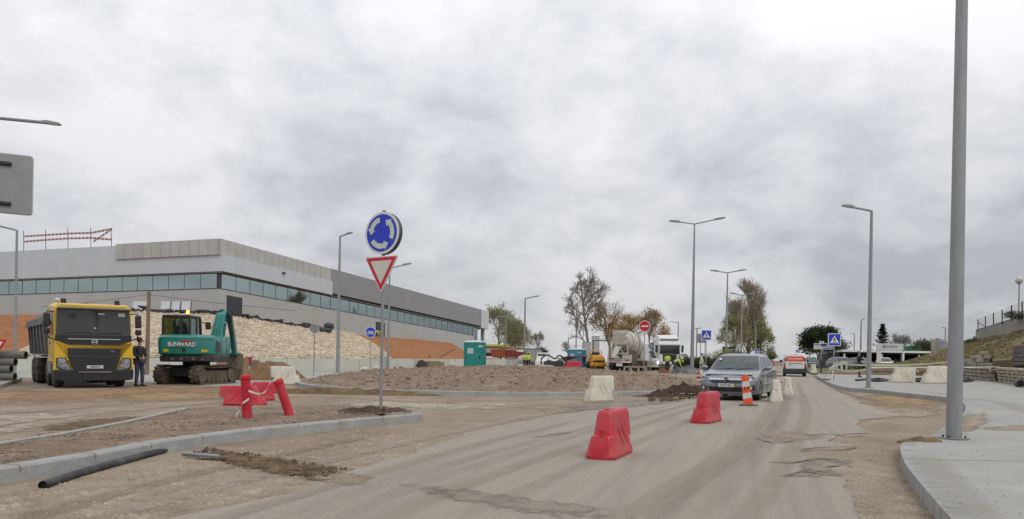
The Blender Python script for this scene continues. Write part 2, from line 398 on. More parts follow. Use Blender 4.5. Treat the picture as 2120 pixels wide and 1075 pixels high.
patch(((1560,905),(1640,890),(1720,905),(1690,912),(1600,916)), DUSTY, .013, .10, 13)
patch(((-200,790),(20,782),(110,806),(60,812),(-200,822)), PALE, .009, .2, 14)
patch(((1655,762),(1690,757),(1778,757),(1790,768),(1700,768),(1680,772)), DUSTY, .012, .3, 15, step=1.5)

def trail(pp, w, mt, dz, name='tyre_track', cov=.62, soft=True):
    """long soft-edged strip on the ground along measured points"""
    q = [Vector(p) for p in catmull([tuple(G(a, b, dz)) for a, b in pp], 10)]; m = MB(); cols = []; val = []
    offs = (-.5, -.28, 0, .28, .5); cv = (0, cov, cov * 1.15, cov, 0)
    for o in offs:
        col = []
        for i, p in enumerate(q):
            d = q[min(i+1, len(q)-1)] - q[max(i-1, 0)]; d.z = 0; d.normalize(); n = Vector((-d.y, d.x, 0)); x = p + n * o * w; x.z = SX*x.x + SY*x.y + dz; col.append(x)
        cols.append(col)
    n = len(q); m.add([p for c in cols for p in c], [(j*n+i, j*n+i+1, (j+1)*n+i+1, (j+1)*n+i) for j in range(4) for i in range(n-1)])
    ob = m.build(name, faded(mt, soft), smooth=0); at = ob.data.attributes.new('cover', 'FLOAT', 'POINT'); e = [min(1, i / 4, (n - 1 - i) / 4) for i in range(n)]
    at.data.foreach_set('value', [c * k for c in cv for k in e]); ob['kind'] = 'structure'
    bm = bmesh.new(); bm.from_mesh(ob.data); bm.normal_update()
    for f in bm.faces:
        if f.normal.z < 0: f.normal_flip()
    bm.to_mesh(ob.data); bm.free(); return ob
TRKD = mat('track_dark', (.25, .223, .187), .9, speck=(30, .2), scale=2, col2=(.20, .18, .155)); TRKL = mat('track_light', (.40, .345, .27), .95, speck=(30, .2), scale=2, col2=(.34, .295, .23)); CRK = mat('crack_soil', (.19, .16, .125), .95, scale=4, col2=(.14, .12, .092))
for k, pp in enumerate((((560,1090),(800,1000),(1100,915),(1330,860),(1500,822)), ((760,1090),(1000,990),(1250,905),(1420,850),(1560,806)), ((660,1090),(900,992),(1170,908),(1370,852),(1540,806)), ((1300,1090),(1440,1000),(1548,920),(1608,850),(1628,795)), ((1340,1090),(1470,995),(1570,915),(1622,848),(1634,795)), ((1240,1090),(1400,1000),(1520,920),(1590,850),(1615,795)), ((1420,1090),(1530,985),(1600,900),(1635,830),(1636,785)), ((1530,1090),(1610,980),(1652,900),(1668,840),(1650,790)), ((900,1090),(1150,985),(1380,890),(1530,830),(1590,790)), ((400,1085),(700,1000),(980,920),(1200,868)))):
    trail(pp, .30, TRKD if k % 2 == 0 else TRKL, .011 + .001 * k, cov=.50 if k % 2 else .17)
for k, pp in enumerate((((1662,902),(1720,898),(1760,903),(1796,899)), ((1650,934),(1690,929),(1740,930),(1780,924)), ((1590,955),(1640,957),(1690,949),(1742,951)), ((1655,973),(1700,979),(1755,982)), ((1725,806),(1760,816),(1800,828)), ((1560,905),(1600,915),(1650,912)), ((1100,905),(1140,899),(1190,893)))):
    trail(pp, .075, CRK, .020 + .001 * k, 'road_crack', cov=1.0, soft=False)
for k, pp in enumerate((((-100,868),(150,846),(420,826),(620,822),(900,834),(1120,846)), ((-100,895),(160,862),(420,836),(560,828)), ((180,1080),(420,1015),(650,960),(860,912),(1050,872),(1200,846)), ((30,1080),(300,1005),(560,945),(800,895)))):
    trail(pp, .34, (DUSTY, CLAYP, TRKL, DUSTY)[k], .010 + .001 * k, 'wheel_rut', cov=.6)

# ------------------------------------------------------------------ pavement with its kerb on the right
dz = .15
edge = catmull([G(a, b, dz) for a, b in ((2010,1120),(1970,1075),(1909,1005),(1875,961),(1864,930),(1869,917),(1889,914),(1930,900),(1960,880),(1990,860),(1999,846),(1994,835),(1977,827),(1943,821),(1875,814),(1801,806),(1757,803),(1726,796),(1706,787),(1689,777))], 5)
edge = [Vector(p) for p in edge]
back = [G(a, b, dz) for a, b in ((1703,768),(1770,768),(1790,774),(1880,776),(1965,777),(2060,788),(2140,797),(2300,815))]
pv = edge + back + [onp(26, 25, dz), onp(26, 2, dz), onp(edge[0].x + 1, 2, dz)]
struct(sheet('pavement', pv, CONC))
# kerb: a stone band along the edge, its face down to the road, standing 3 mm above the pavement
outl = [p.copy() for p in edge]; inn = []
for i, p in enumerate(edge):
    d = (edge[min(i+1, len(edge)-1)] - edge[max(i-1, 0)]); d.z = 0; d.normalize()
    nn = Vector((d.y, -d.x, 0)); q = p + nn * .16; q.z = SX*q.x + SY*q.y + dz; inn.append(q)
k = MB(); up = Vector((0, 0, .003))
k.strip([p + up for p in outl], [p + up for p in inn]); k.strip([p - Vector((0, 0, .2)) for p in outl], [p + up for p in outl])
k.strip([p + up for p in inn], [p - up for p in inn])
struct(k.build('kerb', KERB, smooth=40))
# expansion joints and a worn repair in the concrete pavement
JOINT = mat('joint_tar', (.26, .255, .245), .9)
for (a, b, c, d) in ((1905,948,2300,960),(1905,952,2300,964.5)): pass
def line(p, q, w, mt, dz, name='pavement_joint'):
    p, q = G(*p, dz), G(*q, dz); n_ = Vector((-(q-p).y, (q-p).x, 0)).normalized() * w / 2
    return struct(sheet(name, [p - n_, q - n_, q + n_, p + n_], mt))
for p, q in (((1905,951),(2200,955)), ((1975,882),(2250,890)), ((1990,836),(2250,838)), ((1800,798),(2200,806))):
    line(p, q, .02, JOINT, dz + .006)

patch(((2020,884),(2130,878),(2150,890),(2060,893)), DUSTY, .156, seed=4)
patch(((1990,860),(2040,850),(2060,870),(2000,900),(1965,905)), DUSTY, .156, seed=5)
for k, pp in enumerate((((1905,935),(1960,1000),(2030,1090)), ((2000,850),(1960,890),(1900,912)), ((1990,822),(2080,835),(2150,860)), ((1880,808),(1950,815),(2020,836)))):
    trail(pp, (.5, .45, .7, .6)[k], DUSTY, .157, 'pavement_dust', cov=.22)
# ------------------------------------------------------------------ kerbed splitter island (near left)
hz_ = .165
front = [G(a, b, hz_) for a, b in ((-400,1032),(-150,990),(0,969),(120,951),(238,932),(361,909.5),(552,885.5),(764,865.5),(850,858),(868,856.5))]
backl = [G(a, b, hz_) for a, b in ((880,850),(750,843),(560,838),(400,843),(369,846),(255,871),(110,897),(0,914),(-200,948),(-420,985))]
front = [Vector(p) for p in catmull(front, 6)]
KJ = mat('kerb_joint', (.13, .125, .115), .95)
def kerb_joints(ln, w, h, side, step=1.0):
    m = MB(); q = resample(ln, .1); acc = 0
    for a, b in zip(q[:-1], q[1:]):
        acc += (b - a).length
        if acc > step:
            acc = 0; d = (b - a); d.z = 0; d.normalize(); nn = Vector((-d.y, d.x, 0)) * side; e = d * .006; o = -nn * .004
            m.add([a + o - e - Vector((0, 0, h)), a + o + e - Vector((0, 0, h)), a + o + e - Vector((0, 0, .022)), a + o - e - Vector((0, 0, .022)), a + nn * w * .12 - e + Vector((0, 0, .004)), a + nn * w * .12 + e + Vector((0, 0, .004)), a + nn * w + e + Vector((0, 0, .004)), a + nn * w - e + Vector((0, 0, .004))], [(0, 1, 2, 3), (3, 2, 5, 4), (4, 5, 6, 7)])
    o = m.build('kerb_joints', KJ, smooth=0); o['kind'] = 'structure'
def kerb_band(name, ln, w, h, side, mt=KERB, label=None):
    k = MB(); o1, o2 = [], []
    for i, p in enumerate(ln):
        d = (ln[min(i+1, len(ln)-1)] - ln[max(i-1, 0)]); d.z = 0; d.normalize(); nn = Vector((-d.y, d.x, 0)) * side
        o1.append(p); o2.append(p + nn * w)
    b = Vector((0, 0, -h - .05)); sl = [p + (a - b2) * .08 + b for p, a, b2 in zip(o1, o1, o2)]
    ch = [p + (q - p) * .12 for p, q in zip(o1, o2)]; lo = [p - Vector((0, 0, .022)) for p in o1]
    k.strip(sl, lo); k.strip(lo, ch); k.strip(ch, o2); k.strip(o2, [p + b for p in o2])
    return struct(k.build(name, mt, smooth=50))
dd = (front[-1] - front[-3]); dd.z = 0; dd.normalize(); nn_ = Vector((-dd.y, dd.x, 0)); ac = front[-1] + nn_ * .26
tip = [ac + (-nn_ * math.cos(R(a)) + dd * math.sin(R(a))) * .26 for a in range(15, 181, 15)]
for p in tip: p.z = SX*p.x + SY*p.y + hz_
tip += [tip[-1] - dd * .6 + Vector((0, 0, -(dd * .6).dot(Vector((SX, SY, 0)))))]
kerb_band('island_kerb', front + tip, .20, hz_, 1); kerb_joints(front, .20, hz_, 1)
backs = [Vector(p) for p in catmull(backl[::-1], 4)]
kerb_band('island_kerb', backs[:22], .14, hz_, -1)
# fill: heightfield clipped to the island outline, a few cm lower at the kerb and lumpy
kerb_joints(edge[3:], .16, .14, -1)
def inside(p, poly):
    c = False; n = len(poly)
    for i in range(n):
        a, b = poly[i], poly[i-1]
        if (a[1] > p[1]) != (b[1] > p[1]) and p[0] < (b[0]-a[0]) * (p[1]-a[1]) / (b[1]-a[1]) + a[0]: c = not c
    return c
fo = [p + Vector((0, .1, 0)) for p in front] + backs[::-1][1:]
f2 = resample(fo + [fo[0]], .35)[:-1]
me = bpy.data.meshes.new('island_fill'); bm = bmesh.new()
bv = [bm.verts.new((p.x, p.y, p.z - .035)) for p in f2]; bm.faces.new(bv)
bmesh.ops.triangulate(bm, faces=bm.faces)
for _ in range(3): 
    bmesh.ops.subdivide_edges(bm, edges=[e for e in bm.edges if e.calc_length() > .22], cuts=1)
    bmesh.ops.triangulate(bm, faces=bm.faces)
for v in bm.verts:
    if not v.is_boundary: v.co.z += .03 * fbm(v.co.x * 2.2, v.co.y * 2.2, 4.0) + .035 * abs(fbm(v.co.x * 6, v.co.y * 6, 1.0)) + .01
bmesh.ops.recalc_face_normals(bm, faces=bm.faces); bm.to_mesh(me); bm.free()
for f in me.polygons: f.use_smooth = True
me.materials.append(SOIL); o = bpy.data.objects.new('island_fill', me); C.objects.link(o); struct(o)

def mound(name, c, rx, ry, h, mt, rz=0, label=None, cat=None, seed=0.0, rough=.35, n=26, group=None, freq=1.6, kind=None, flat=1.0):
    """heap of loose earth: noisy low dome resting on the ground"""
    m = MB(); rg = []
    N = n * 2
    for i in range(n + 1):
        t = i / n; row = []
        for k in range(N):
            a = 2 * math.pi * k / N
            e = 1 + .28 * fbm(math.cos(a) * 1.3 + seed, math.sin(a) * 1.3, seed)
            x, y = math.cos(a) * rx * t * e, math.sin(a) * ry * t * e
            hh = h * max(0, 1 - t ** (2 * flat)) ** .9
            wx, wy = x * math.cos(rz) - y * math.sin(rz), x * math.sin(rz) + y * math.cos(rz)
            hh *= 1 + rough * 1.6 * fbm(wx * freq / max(.3, min(rx, ry)) , wy * freq / max(.3, min(rx, ry)), seed + 5)
            hh += (1 - t) * h * rough * .5 * abs(fbm(wx * 5 * freq / max(.3, ry), wy * 5 * freq / max(.3, ry), seed + 2))
            row.append((wx, wy, hh + SX * wx + SY * wy - (.03 if i == n else 0)))
        rg.append(row)
    m.ring(rg[::-1], 0, caps=False)
    o = m.build(name, mt, smooth=60); o.location = c
    if label: tag(o, label, cat, group)
    if kind: o['kind'] = kind
    return o

REFLB = mat('reflection_brown', (.215, .135, .062), .97, speck=(22, .45), scale=3.5, bump=1.6, bscale=8, col2=(.085, .05, .024))  # brown tone of the windscreen reflection strips, given a rough ground texture
patch(((352,943),(424,924),(500,936),(594,947),(680,962),(748,973),(700,990),(640,997),(560,985),(488,968),(430,952)), REFLB, .02, seed=3)  # brown strip imitates a windscreen reflection, painted on as ground colour
patch(((60,885),(170,868),(330,858),(380,868),(250,884),(120,896)), REFLB, .012, seed=3)  # farther strip of the same reflection, also painted as ground
mound('dirt_heap', G(775, 851, hz_ - .02), (.8), .32, .09, WETS, .1, 'small heap of dark soil at the foot of the roundabout sign post', 'soil heap', seed=3.0)

# ------------------------------------------------------------------ roundabout island: kerb ring, domed soil
IC, IRX, IRY = Vector((-.2, 38.5)), 9.7, 12.5
def island_h(x, y):
    t = min(1.0, math.hypot((x - IC.x) / (IRX * .985), (y - IC.y) / (IRY * .985)))
    return .10 + .66 * max(0, 1 - t * t) ** .85 + (.09 * fbm(x * .7, y * .7, 2) + .13 * abs(fbm(x * 2.3, y * 2.3, 6)) + .07 * fbm(x * 6, y * 6, 3)) * min(1, (1 - t) * 6 + .12)
rg = []; N = 260; n = 90
for i in range(n + 1):
    t = i / n; row = []
    for k in range(N):
        a = 2 * math.pi * k / N; x, y = IC.x + math.cos(a) * IRX * t * .985, IC.y + math.sin(a) * IRY * t * .985
        h = island_h(x, y)
        row.append((x, y, zg(x, y) + h))
    rg.append(row)
struct(MB().ring(rg[::-1], 0, False).build('roundabout_island', SOIL, smooth=70))
ring = [onp(IC.x + math.cos(a) * IRX, IC.y + math.sin(a) * IRY, .15) for a in [2 * math.pi * k / N for k in range(N + 1)]]
kerb_band('roundabout_kerb', ring, .2, .15, 1)
for (px, py, rx, ry, h, s, rz) in ((690,815,3.6,.5,.16,1.0,-.05),(800,818,1.7,.35,.10,2.0,-.05),(1362,821,.9,.25,.07,9.0,.2)):
    mound('soil_ridge', G(px, py), rx, ry, h, TRSO if px < 1000 else WETS, rz, seed=s, kind='structure')
tag(mound('soil_heap', G(1424, 811, .12), .85, .45, .22, WETS, .1, seed=4.4, rough=.5), 'dark brown heap of wet soil beside the silver car', 'soil heap')
tag(mound('soil_heap', G(1365, 822), .5, .3, .22, WETS, .4, seed=6.4, rough=.35), 'small dark clod of soil spilling over the roundabout kerb', 'soil heap')
tag(mound('earth_pile', G(512, 786), 3.0, 1.6, 1.05, mat('pile_earth', (.235, .14, .07), .95, scale=2, bump=1.0, bscale=8, col2=(.13, .075, .038)), .0, seed=1.7, rough=.3), 'brown earth pile beside the tracks of the teal excavator', 'earth pile')
tag(mound('earth_clod', G(1910, 914, .15), .33, .12, .06, mat('straw_soil', (.25, .17, .08), .95, scale=8, bump=1.0, bscale=30, col2=(.12, .08, .04)), .0, seed=2.7, rough=.5), 'small clump of earth on the kerb by the nearest lamp post', 'soil heap')

# ------------------------------------------------------------------ loose stones (nobody could count them)
def stones(name, zones, mt, seed):
    rnd = random.Random(seed); m = MB()
    for (poly, count, smin, smax, dz) in zones:
        x0, x1 = min(p[0] for p in poly), max(p[0] for p in poly); y0, y1 = min(p[1] for p in poly), max(p[1] for p in poly)
        c = 0
        while c < count:
            q = (rnd.uniform(x0, x1), rnd.uniform(y0, y1))
            if not inside(q, poly): continue
            c += 1
            if dz is None:
                a_, t_ = rnd.uniform(0, 6.283), math.sqrt(rnd.random()); x_, y_ = IC.x + math.cos(a_) * IRX * .96 * t_, IC.y + math.sin(a_) * IRY * .96 * t_ ; p = Vector((x_, y_, zg(x_, y_) + island_h(x_, y_)))
            else: p = G(q[0], q[1], dz)
            r = smin + (smax - smin) * rnd.random() ** 3
            a = rnd.uniform(0, 6.28); ca, sa = math.cos(a), math.sin(a); vs = []
            for (x, y, z) in ((1,0,0),(0,1,0),(-1,0,0),(0,-1,0),(0,0,.75),(0,0,-.4)):
                x, y, z = x * r * rnd.uniform(.7, 1.4), y * r * rnd.uniform(.6, 1.1), z * r * rnd.uniform(.6, 1.2)
                vs.append((p.x + x * ca - y * sa, p.y + x * sa + y * ca, p.z + z))
            m.add(vs, [(0,1,4),(1,2,4),(2,3,4),(3,0,4),(1,0,5),(2,1,5),(3,2,5),(0,3,5)])
    o = m.build(name, mt, smooth=0); o['kind'] = 'stuff'; return o
STONE = mat('pebbles', (.42, .36, .28), .9, var=.2, scale=3, col2=(.22, .17, .12))
STONED = mat('soil_clods', (.27, .20, .145), .95, var=.2, scale=2.5, col2=(.13, .095, .065))
stones('gravel', [(((0,1010),(360,950),(560,918),(850,873),(985,892),(900,920),(743,971),(615,1018),(340,1075),(0,1075)), 6500, .006, .036, 0),
                  (((1765,1075),(1750,1000),(1765,970),(1700,955),(1775,925),(1860,935),(1900,1000),(1960,1075)), 4200, .004, .022, 0),
                  (((1730,900),(1860,866),(1940,862),(1990,848),(1930,895),(1866,915)), 900, .006, .02, 0),
                  (((900,870),(1100,832),(1420,824),(1300,838),(1130,860),(985,890)), 1200, .008, .03, 0)], STONE, 3)
stones('litter', [(((1880,935),(2110,925),(2119,1070),(2010,1070)), 110, .004, .014, .152), (((1990,830),(2110,820),(2118,900),(1990,900)), 80, .006, .018, .152)], mat('pale_chips', (.45, .42, .36), .9, var=.3, scale=2, col2=(.12, .10, .08)), 9)
stones('soil_crumbs', [(((0,962),(361,902),(764,860),(880,854),(750,843),(560,838),(400,843),(255,871),(0,914)), 3200, .008, .035, hz_ - .02),
                       (((0,0),(1,0),(1,1),(0,1)), 6000, .02, .09, None)], STONED, 5)
stones('soil_and_reflection_clods', [(((380,940),(430,927),(600,950),(735,973),(640,992),(500,966)), 520, .010, .045, .01), (((700,856),(760,843),(840,848),(860,853),(780,858)), 260, .012, .05, .21), (((1340,826),(1390,812),(1450,805),(1455,820),(1410,829),(1345,832)), 300, .015, .09, .03)], mat('dark_clods', (.17, .105, .055), .97, var=.2, scale=3, col2=(.045, .028, .016)), 15)  # clods of the soil heaps, and some added over the painted reflection strip
# ------------------------------------------------------------------ the long grey building
TH = math.atan2(.945, .327)
BO = Vector((-31.4, 85.0, 0.0))
CLAD = mat('wall_cladding', (.40, .40, .39), .55, .15, var=.04, scale=.5)
CLADL = mat('light_cladding', (.445, .465, .452), .6, .1, var=.03, scale=.4)
FASC = mat('fascia_metal', (.53, .585, .62), .4, .1, var=.03, scale=.6, dirt=(.47, .53, .57), dirt_amt=.5, dirt_scale=1.2)
BEIGE = mat('beige_panel', (.46, .465, .445), .8, var=.05, scale=.6)
GREYP = mat('grey_panel', (.275, .283, .292), .5, .1, var=.03, scale=.5)
ANTH = mat('anthracite', (.035, .045, .055), .5, var=.1, scale=3)
SOFF = mat('soffit', (.17, .16, .15), .8)
WGL = glass('window_glass', (.66, .80, .78), .50)
TUBE = mat('fluorescent_tube', (.9, .9, .9), .5, emit=(1, 1, .97), estr=1.2)
INT = mat('interior_wall', (.62, .70, .69), .9); INTD = mat('interior_dark', (.13, .17, .18), .9)
bld = thing('commercial_building', 'long low grey metal clad building with a ribbon of teal windows above the rubble slope', 'building', BO, TH)
ZB, ZS, ZW, ZF, ZP, ZR = 2.0, 11.4, 13.1, 13.25, 15.0, 16.7
LX, LY = 78.0, 62.0
m = MB(); m.box(0, 73, 0, LY, ZB, ZS); m.build('wall', CLADL, bld, smooth=0)
m = MB(); m.box(.6, LX-.2, .6, LY-.2, ZW + .05, ZR - .25); m.build('roof', GREYP, bld, smooth=0)
# horizontal and vertical joints of the cladding
j = MB()
for x in range(6, 73, 6): j.box(x - .02, x + .02, -.012, .0, ZB, ZS)
for y in range(6, 60, 6): j.box(-.012, 0, y - .02, y + .02, ZB, ZS)
tag(j.build('cladding_joint', CLAD, bld, smooth=0), kind='stuff')
# fascia wraps both faces up to x = 21.5; the front stands 0.9 m proud
f = MB(); f.box(-.12, 21.5, -.5, .3, ZF, ZP); f.box(-.12, .3, .3, LY, ZF, ZP); f.box(-.12, .3, 14.0, LY, ZP + .003, ZR - .15)
f.build('fascia', FASC, bld, smooth=0)
b = MB(); jj = MB()
for i in range(17):
    x0 = -.3 + i * 1.28; b.box(x0 + .04, x0 + 1.24, -.30, 0, ZP, ZR); jj.box(x0 - .05, x0 + .05, -.33, -.28, ZP, ZR)
for i in range(11):
    y0 = .05 + i * 1.265; b.box(-.30, 0, y0 + .04, y0 + 1.22, ZP, ZR); jj.box(-.33, -.28, y0 - .05, y0 + .05, ZP, ZR)
b.build('parapet_panel', BEIGE, bld, smooth=0); tag(jj.build('panel_joint', mat('panel_joint', (.42, .41, .38), .8), bld, smooth=0), kind='stuff')
b = MB(); b.box(-.2, 21.5, -.2, .3, ZP, ZR - .1); b.box(-.2, .3, .3, 14, ZP, ZR - .1); b.build('parapet', CLAD, bld, smooth=0)
g = MB(); g.box(21.5, 76.0, -.32, .3, ZF + .25, ZR + .02); g.box(21.5, 76, -.325, -.32, 15.2, 15.24); g.build('grey_cladding', GREYP, bld, smooth=0)
g = MB(); g.box(76.0, 80.0, -.32, 8, ZF - .1, ZR + .02); g.build('end_panel', mat('end_panel', (.6, .61, .61), .5, .1, var=.03), bld, smooth=0)
s_ = MB(); s_.box(-.08, 76, -.3, 1.0, ZW, ZW + .12); s_.box(-.08, 1.0, 1.0, LY, ZW, ZW + .12); s_.build('soffit', SOFF, bld, smooth=0)
# windows: each bay its own pane of glass behind a dark frame
def win(u0, u1, face, z0=ZS, z1=ZW):
    w = MB(); a, bq, t = u0, u1, .05
    def bx(p, q, z_0, z_1):
        if face == 'r': w.box(p, q, .06, .14, z_0, z_1)
        else: w.box(.06, .14, p, q, z_0, z_1)
    bx(a, bq, z0, z0 + .09); bx(a, bq, z1 - .07, z1); bx(a, a + .012, z0 + .09, z1 - .07); bx(bq - .012, bq, z0 + .09, z1 - .07)
    fo = w.build('window', ANTH, bld, smooth=0)
    p = MB()
    if face == 'r': p.box(a + .012, bq - .012, .09, .105, z0 + .09, z1 - .07)
    else: p.box(.09, .105, a + .012, bq - .012, z0 + .09, z1 - .07)
    p.build('pane', WGL, fo, smooth=0)
for i in range(30): win(.40 + i * 2.4, .40 + i * 2.4 + 2.4, 'r')
for i in range(16): win(.40 + i * 2.15, .40 + i * 2.15 + 2.15, 'l')
win(72.45, 75.0, 'r', 5.5, ZW)
c = MB(); c.box(.04, .40, .04, .40, ZS, ZW); c.build('corner_post', ANTH, bld, smooth=0)
s2 = MB(); s2.box(.0, 73, -.03, .30, ZS, ZS + .04); s2.box(-.03, .30, .3, LY, ZS, ZS + .04); s2.build('window_sill', ANTH, bld, smooth=0)
# rooms behind the glass
r_ = MB(); r_.box(6.0, 72, 7.0, 7.1, ZS, ZW); r_.build('interior_wall', INT, bld, smooth=0)
r_ = MB(); r_.box(5.0, 5.1, 7.2, 20.0, ZS, ZW); r_.box(1.2, 1.3, 20.0, LY - 1, ZS, ZW); r_.build('interior_wall', INT, bld, smooth=0)
r_ = MB()
for x in (9.4, 17.5, 26, 33.5, 44): MB().box(x, x + 2.6, .5, .6, ZS + .1, ZW).build('blind', mat('blind', (.75, .8, .8), .9), bld, smooth=0)
for y in range(16, 36, 2): MB().box(.4, .5, y, y + 1.9, ZS + .1, ZW).build('blind', MATS['blind'], bld, smooth=0)
t_ = MB()
for x in (3, 7, 12.3, 16, 21, 29, 37.5, 46): MB().box(x, x + 2.8, 2.0, 2.12, ZW - .65, ZW - .53).build('ceiling_light', TUBE, bld, smooth=0)
for y in (3.5, 8.5, 13.5): MB().box(1.6, 4.4, y, y + .12, ZW - .62, ZW - .50).build('ceiling_light', TUBE, bld, smooth=0)
d_ = MB()
for x in (52, 56): MB().box(x, x + 2.0, .8, 1.8, ZS + .1, ZW - .3).build('stored_crate', INTD, bld, smooth=0)
def door(x0, x1, z0, z1):
    o = MB().box(x0, x1, -.06, 0.0, z0, z1).build('door', ANTH, bld, smooth=0)
    MB().box(x0 + .12, x0 + .17, -.12, -.06, z0 + 1.0, z0 + 1.15).build('handle', GALV, o, smooth=0)
door(1.2, 3.75, 8.0, 10.85); door(34.2, 36.9, 8.2, 10.8)
col_ = MB()
col_.box(78.6, 79.2, .2, .8, 3.5, ZF - .1); col_.build('column', CLAD, bld, smooth=0)
br = MB(); br.tube([(73.2, 1.5, 9.5), (77.2, 1.5, ZF)], .14, 6); br.tube([(75.0, 1.2, 7.5), (75.0, 1.2, ZF)], .16, 6); br.build('steel_brace', DARKM, bld)
MB().box(74.9, 78, 3.0, 3.1, 5, ZF).build('recess_wall', INTD, bld, smooth=0)
cm_ = MB(); cm_.box(10.4, 10.7, -.8, -.5, ZP - .55, ZP - .35); cm_.build('camera_box', DARKM, bld)
# two small things on the parapet edge
# temporary roof edge guard: posts with red and white boards
gr = thing('edge_guard', 'temporary guard rail of red and white boards along the left roof edge', 'guard rail', BO + Matrix.Rotation(TH, 3, 'Z') @ Vector((-.1, 0, ZR - .15)), TH)
def lroof(px, py):   # intersection of a view ray with the plane of the left facade (local x = -.1)
    X, Z = ray(px, py); ax = Vector((.327, .945)); d = Vector((X, 1.0)); b2 = Vector((BO.x, BO.y)) + ax * (-.1)
    t = b2.dot(ax) / d.dot(ax); P = Vector((X * t, t, HC + Z * t)); q = Vector((P.x - BO.x, P.y - BO.y)); ay = Vector((-.945, .327))
    return Vector((0, q.dot(ay), P.z - (ZR - .15)))
BOARD = bpy.data.materials.new('warning_board'); BOARD.use_nodes = True
t = BOARD.node_tree; wv = t.nodes.new('ShaderNodeTexWave'); wv.bands_direction = 'Y'; wv.inputs['Scale'].default_value = .55
cr = t.nodes.new('ShaderNodeValToRGB'); cr.color_ramp.interpolation = 'CONSTANT'; cr.color_ramp.elements[0].color = (.36, .10, .08, 1); cr.color_ramp.elements[1].position = .5; cr.color_ramp.elements[1].color = (.48, .45, .42, 1)
t.links.new(t.nodes.new('ShaderNodeTexCoord').outputs['Object'], wv.inputs['Vector']); t.links.new(wv.outputs[0], cr.inputs[0]); t.links.new(cr.outputs[0], t.nodes['Principled BSDF'].inputs['Base Color'])
for (a, b_, c_) in ((49.5, 478, 509), (95, 476, 505), (141, 472, 505), (188.5, 471, 503), (231, 477, 500)):
    m = MB(); p = lroof(a - .8, b_); q = lroof(a, c_); q.z = min(q.z, -.1); m.cyl(q, p, .035, n=6); m.build('post', DARKM, gr)
def board(pts, w=.22):
    m = MB(); pp = [lroof(*p) for p in pts]
    for a, b_ in zip(pp[:-1], pp[1:]):
        m.hexa([a + Vector((-.06, 0, -w/2)), b_ + Vector((-.06, 0, -w/2)), b_ + Vector((-.02, 0, -w/2)), a + Vector((-.02, 0, -w/2)),
                a + Vector((-.06, 0, w/2)), b_ + Vector((-.06, 0, w/2)), b_ + Vector((-.02, 0, w/2)), a + Vector((-.02, 0, w/2))])
    m.build('board', BOARD, gr, smooth=0)
board(((50, 490), (96, 487), (141, 484), (190, 482.5), (233, 474))); board(((50, 501), (96, 497), (141, 494), (190, 493), (233, 496.5))); board(((194, 500.5), (232, 475)))

# ------------------------------------------------------------------ platform, earth slopes and the low concrete wall in front of the building
wpx = [(-420, 790, 42.0, 790), (0, 772, 50.5, 772), (350, 770, 54.5, 770), (650, 770, 60.0, 770), (860, 764, 76, 764), (1046, 760, 92, 760), (1135, 757, 103, 757)]
WL = [GD(a, d, py) for a, b, d, py in wpx]
RW = mat('retaining_concrete', (.56, .56, .51), .9, var=.06, scale=.5, bump=.2, bscale=12, dirt=(.48, .44, .28), dirt_amt=.55, dirt_scale=.18)
rwall = thing('retaining_wall', 'low pale concrete retaining wall at the foot of the rubble slope', 'wall', WL[3])
m = MB(); top = Vector((0, 0, 1.0)); th = Vector((-.1, .28, 0)); o_ = WL[3]
WLs = [Vector(p) for p in catmull(WL, 5)]
fr = [p - o_ for p in WLs]
m.strip([p - top * .2 for p in fr], [p + top for p in fr]); m.strip([p + top for p in fr], [p + top + th for p in fr]); m.strip([p + top + th for p in fr], [p + th - top * .2 for p in fr])
m.build('wall_body', RW, rwall, smooth=0)
m = MB()
rs = resample(WLs, 2.4)
for p in rs[1:-1]: m.box(p.x - o_.x - .012, p.x - o_.x + .012, p.y - o_.y - .012, p.y - o_.y + .02, p.z - o_.z, p.z - o_.z + 1.0)
m.build('wall_joint', mat('joint_dark', (.17, .17, .16), .9), rwall, smooth=0)  # joints are thin strips in a darker grey
# crest of the slope (measured along its top edge) and the slope surface lofted from wall to crest to platform
crest_px = [(-420, 655, 84), (0, 652, 82), (150, 652, 80), (290, 650, 78), (400, 655, 77), (470, 657, 77), (560, 671, 80), (640, 684, 84), (740, 694, 95), (860, 703, 116), (935, 711, 140), (965, 730, 128), (1000, 741, 112), (1060, 746, 108)]
CR = [P3(*p) for p in crest_px]
def along(pts, t):
    L = [0]; 
    for a, b in zip(pts[:-1], pts[1:]): L.append(L[-1] + (b - a).length)
    d = t * L[-1]
    for i in range(len(pts) - 1):
        if d <= L[i+1] + 1e-6: return pts[i].lerp(pts[i+1], (d - L[i]) / max(1e-6, L[i+1] - L[i]))
    return pts[-1]
def at_px(pts, px):    # point of a polyline seen in column px
    f = lambda p: 1060 + FOC * (p.x * _c + (p.z - HC) * _s) / p.y
    for a, b in zip(pts[:-1], pts[1:]):
        if f(a) <= px <= f(b): return a.lerp(b, (px - f(a)) / max(1e-6, f(b) - f(a)))
    return pts[0] if px < f(pts[0]) else pts[-1]
WT = [p + top * .88 + th for p in WLs]
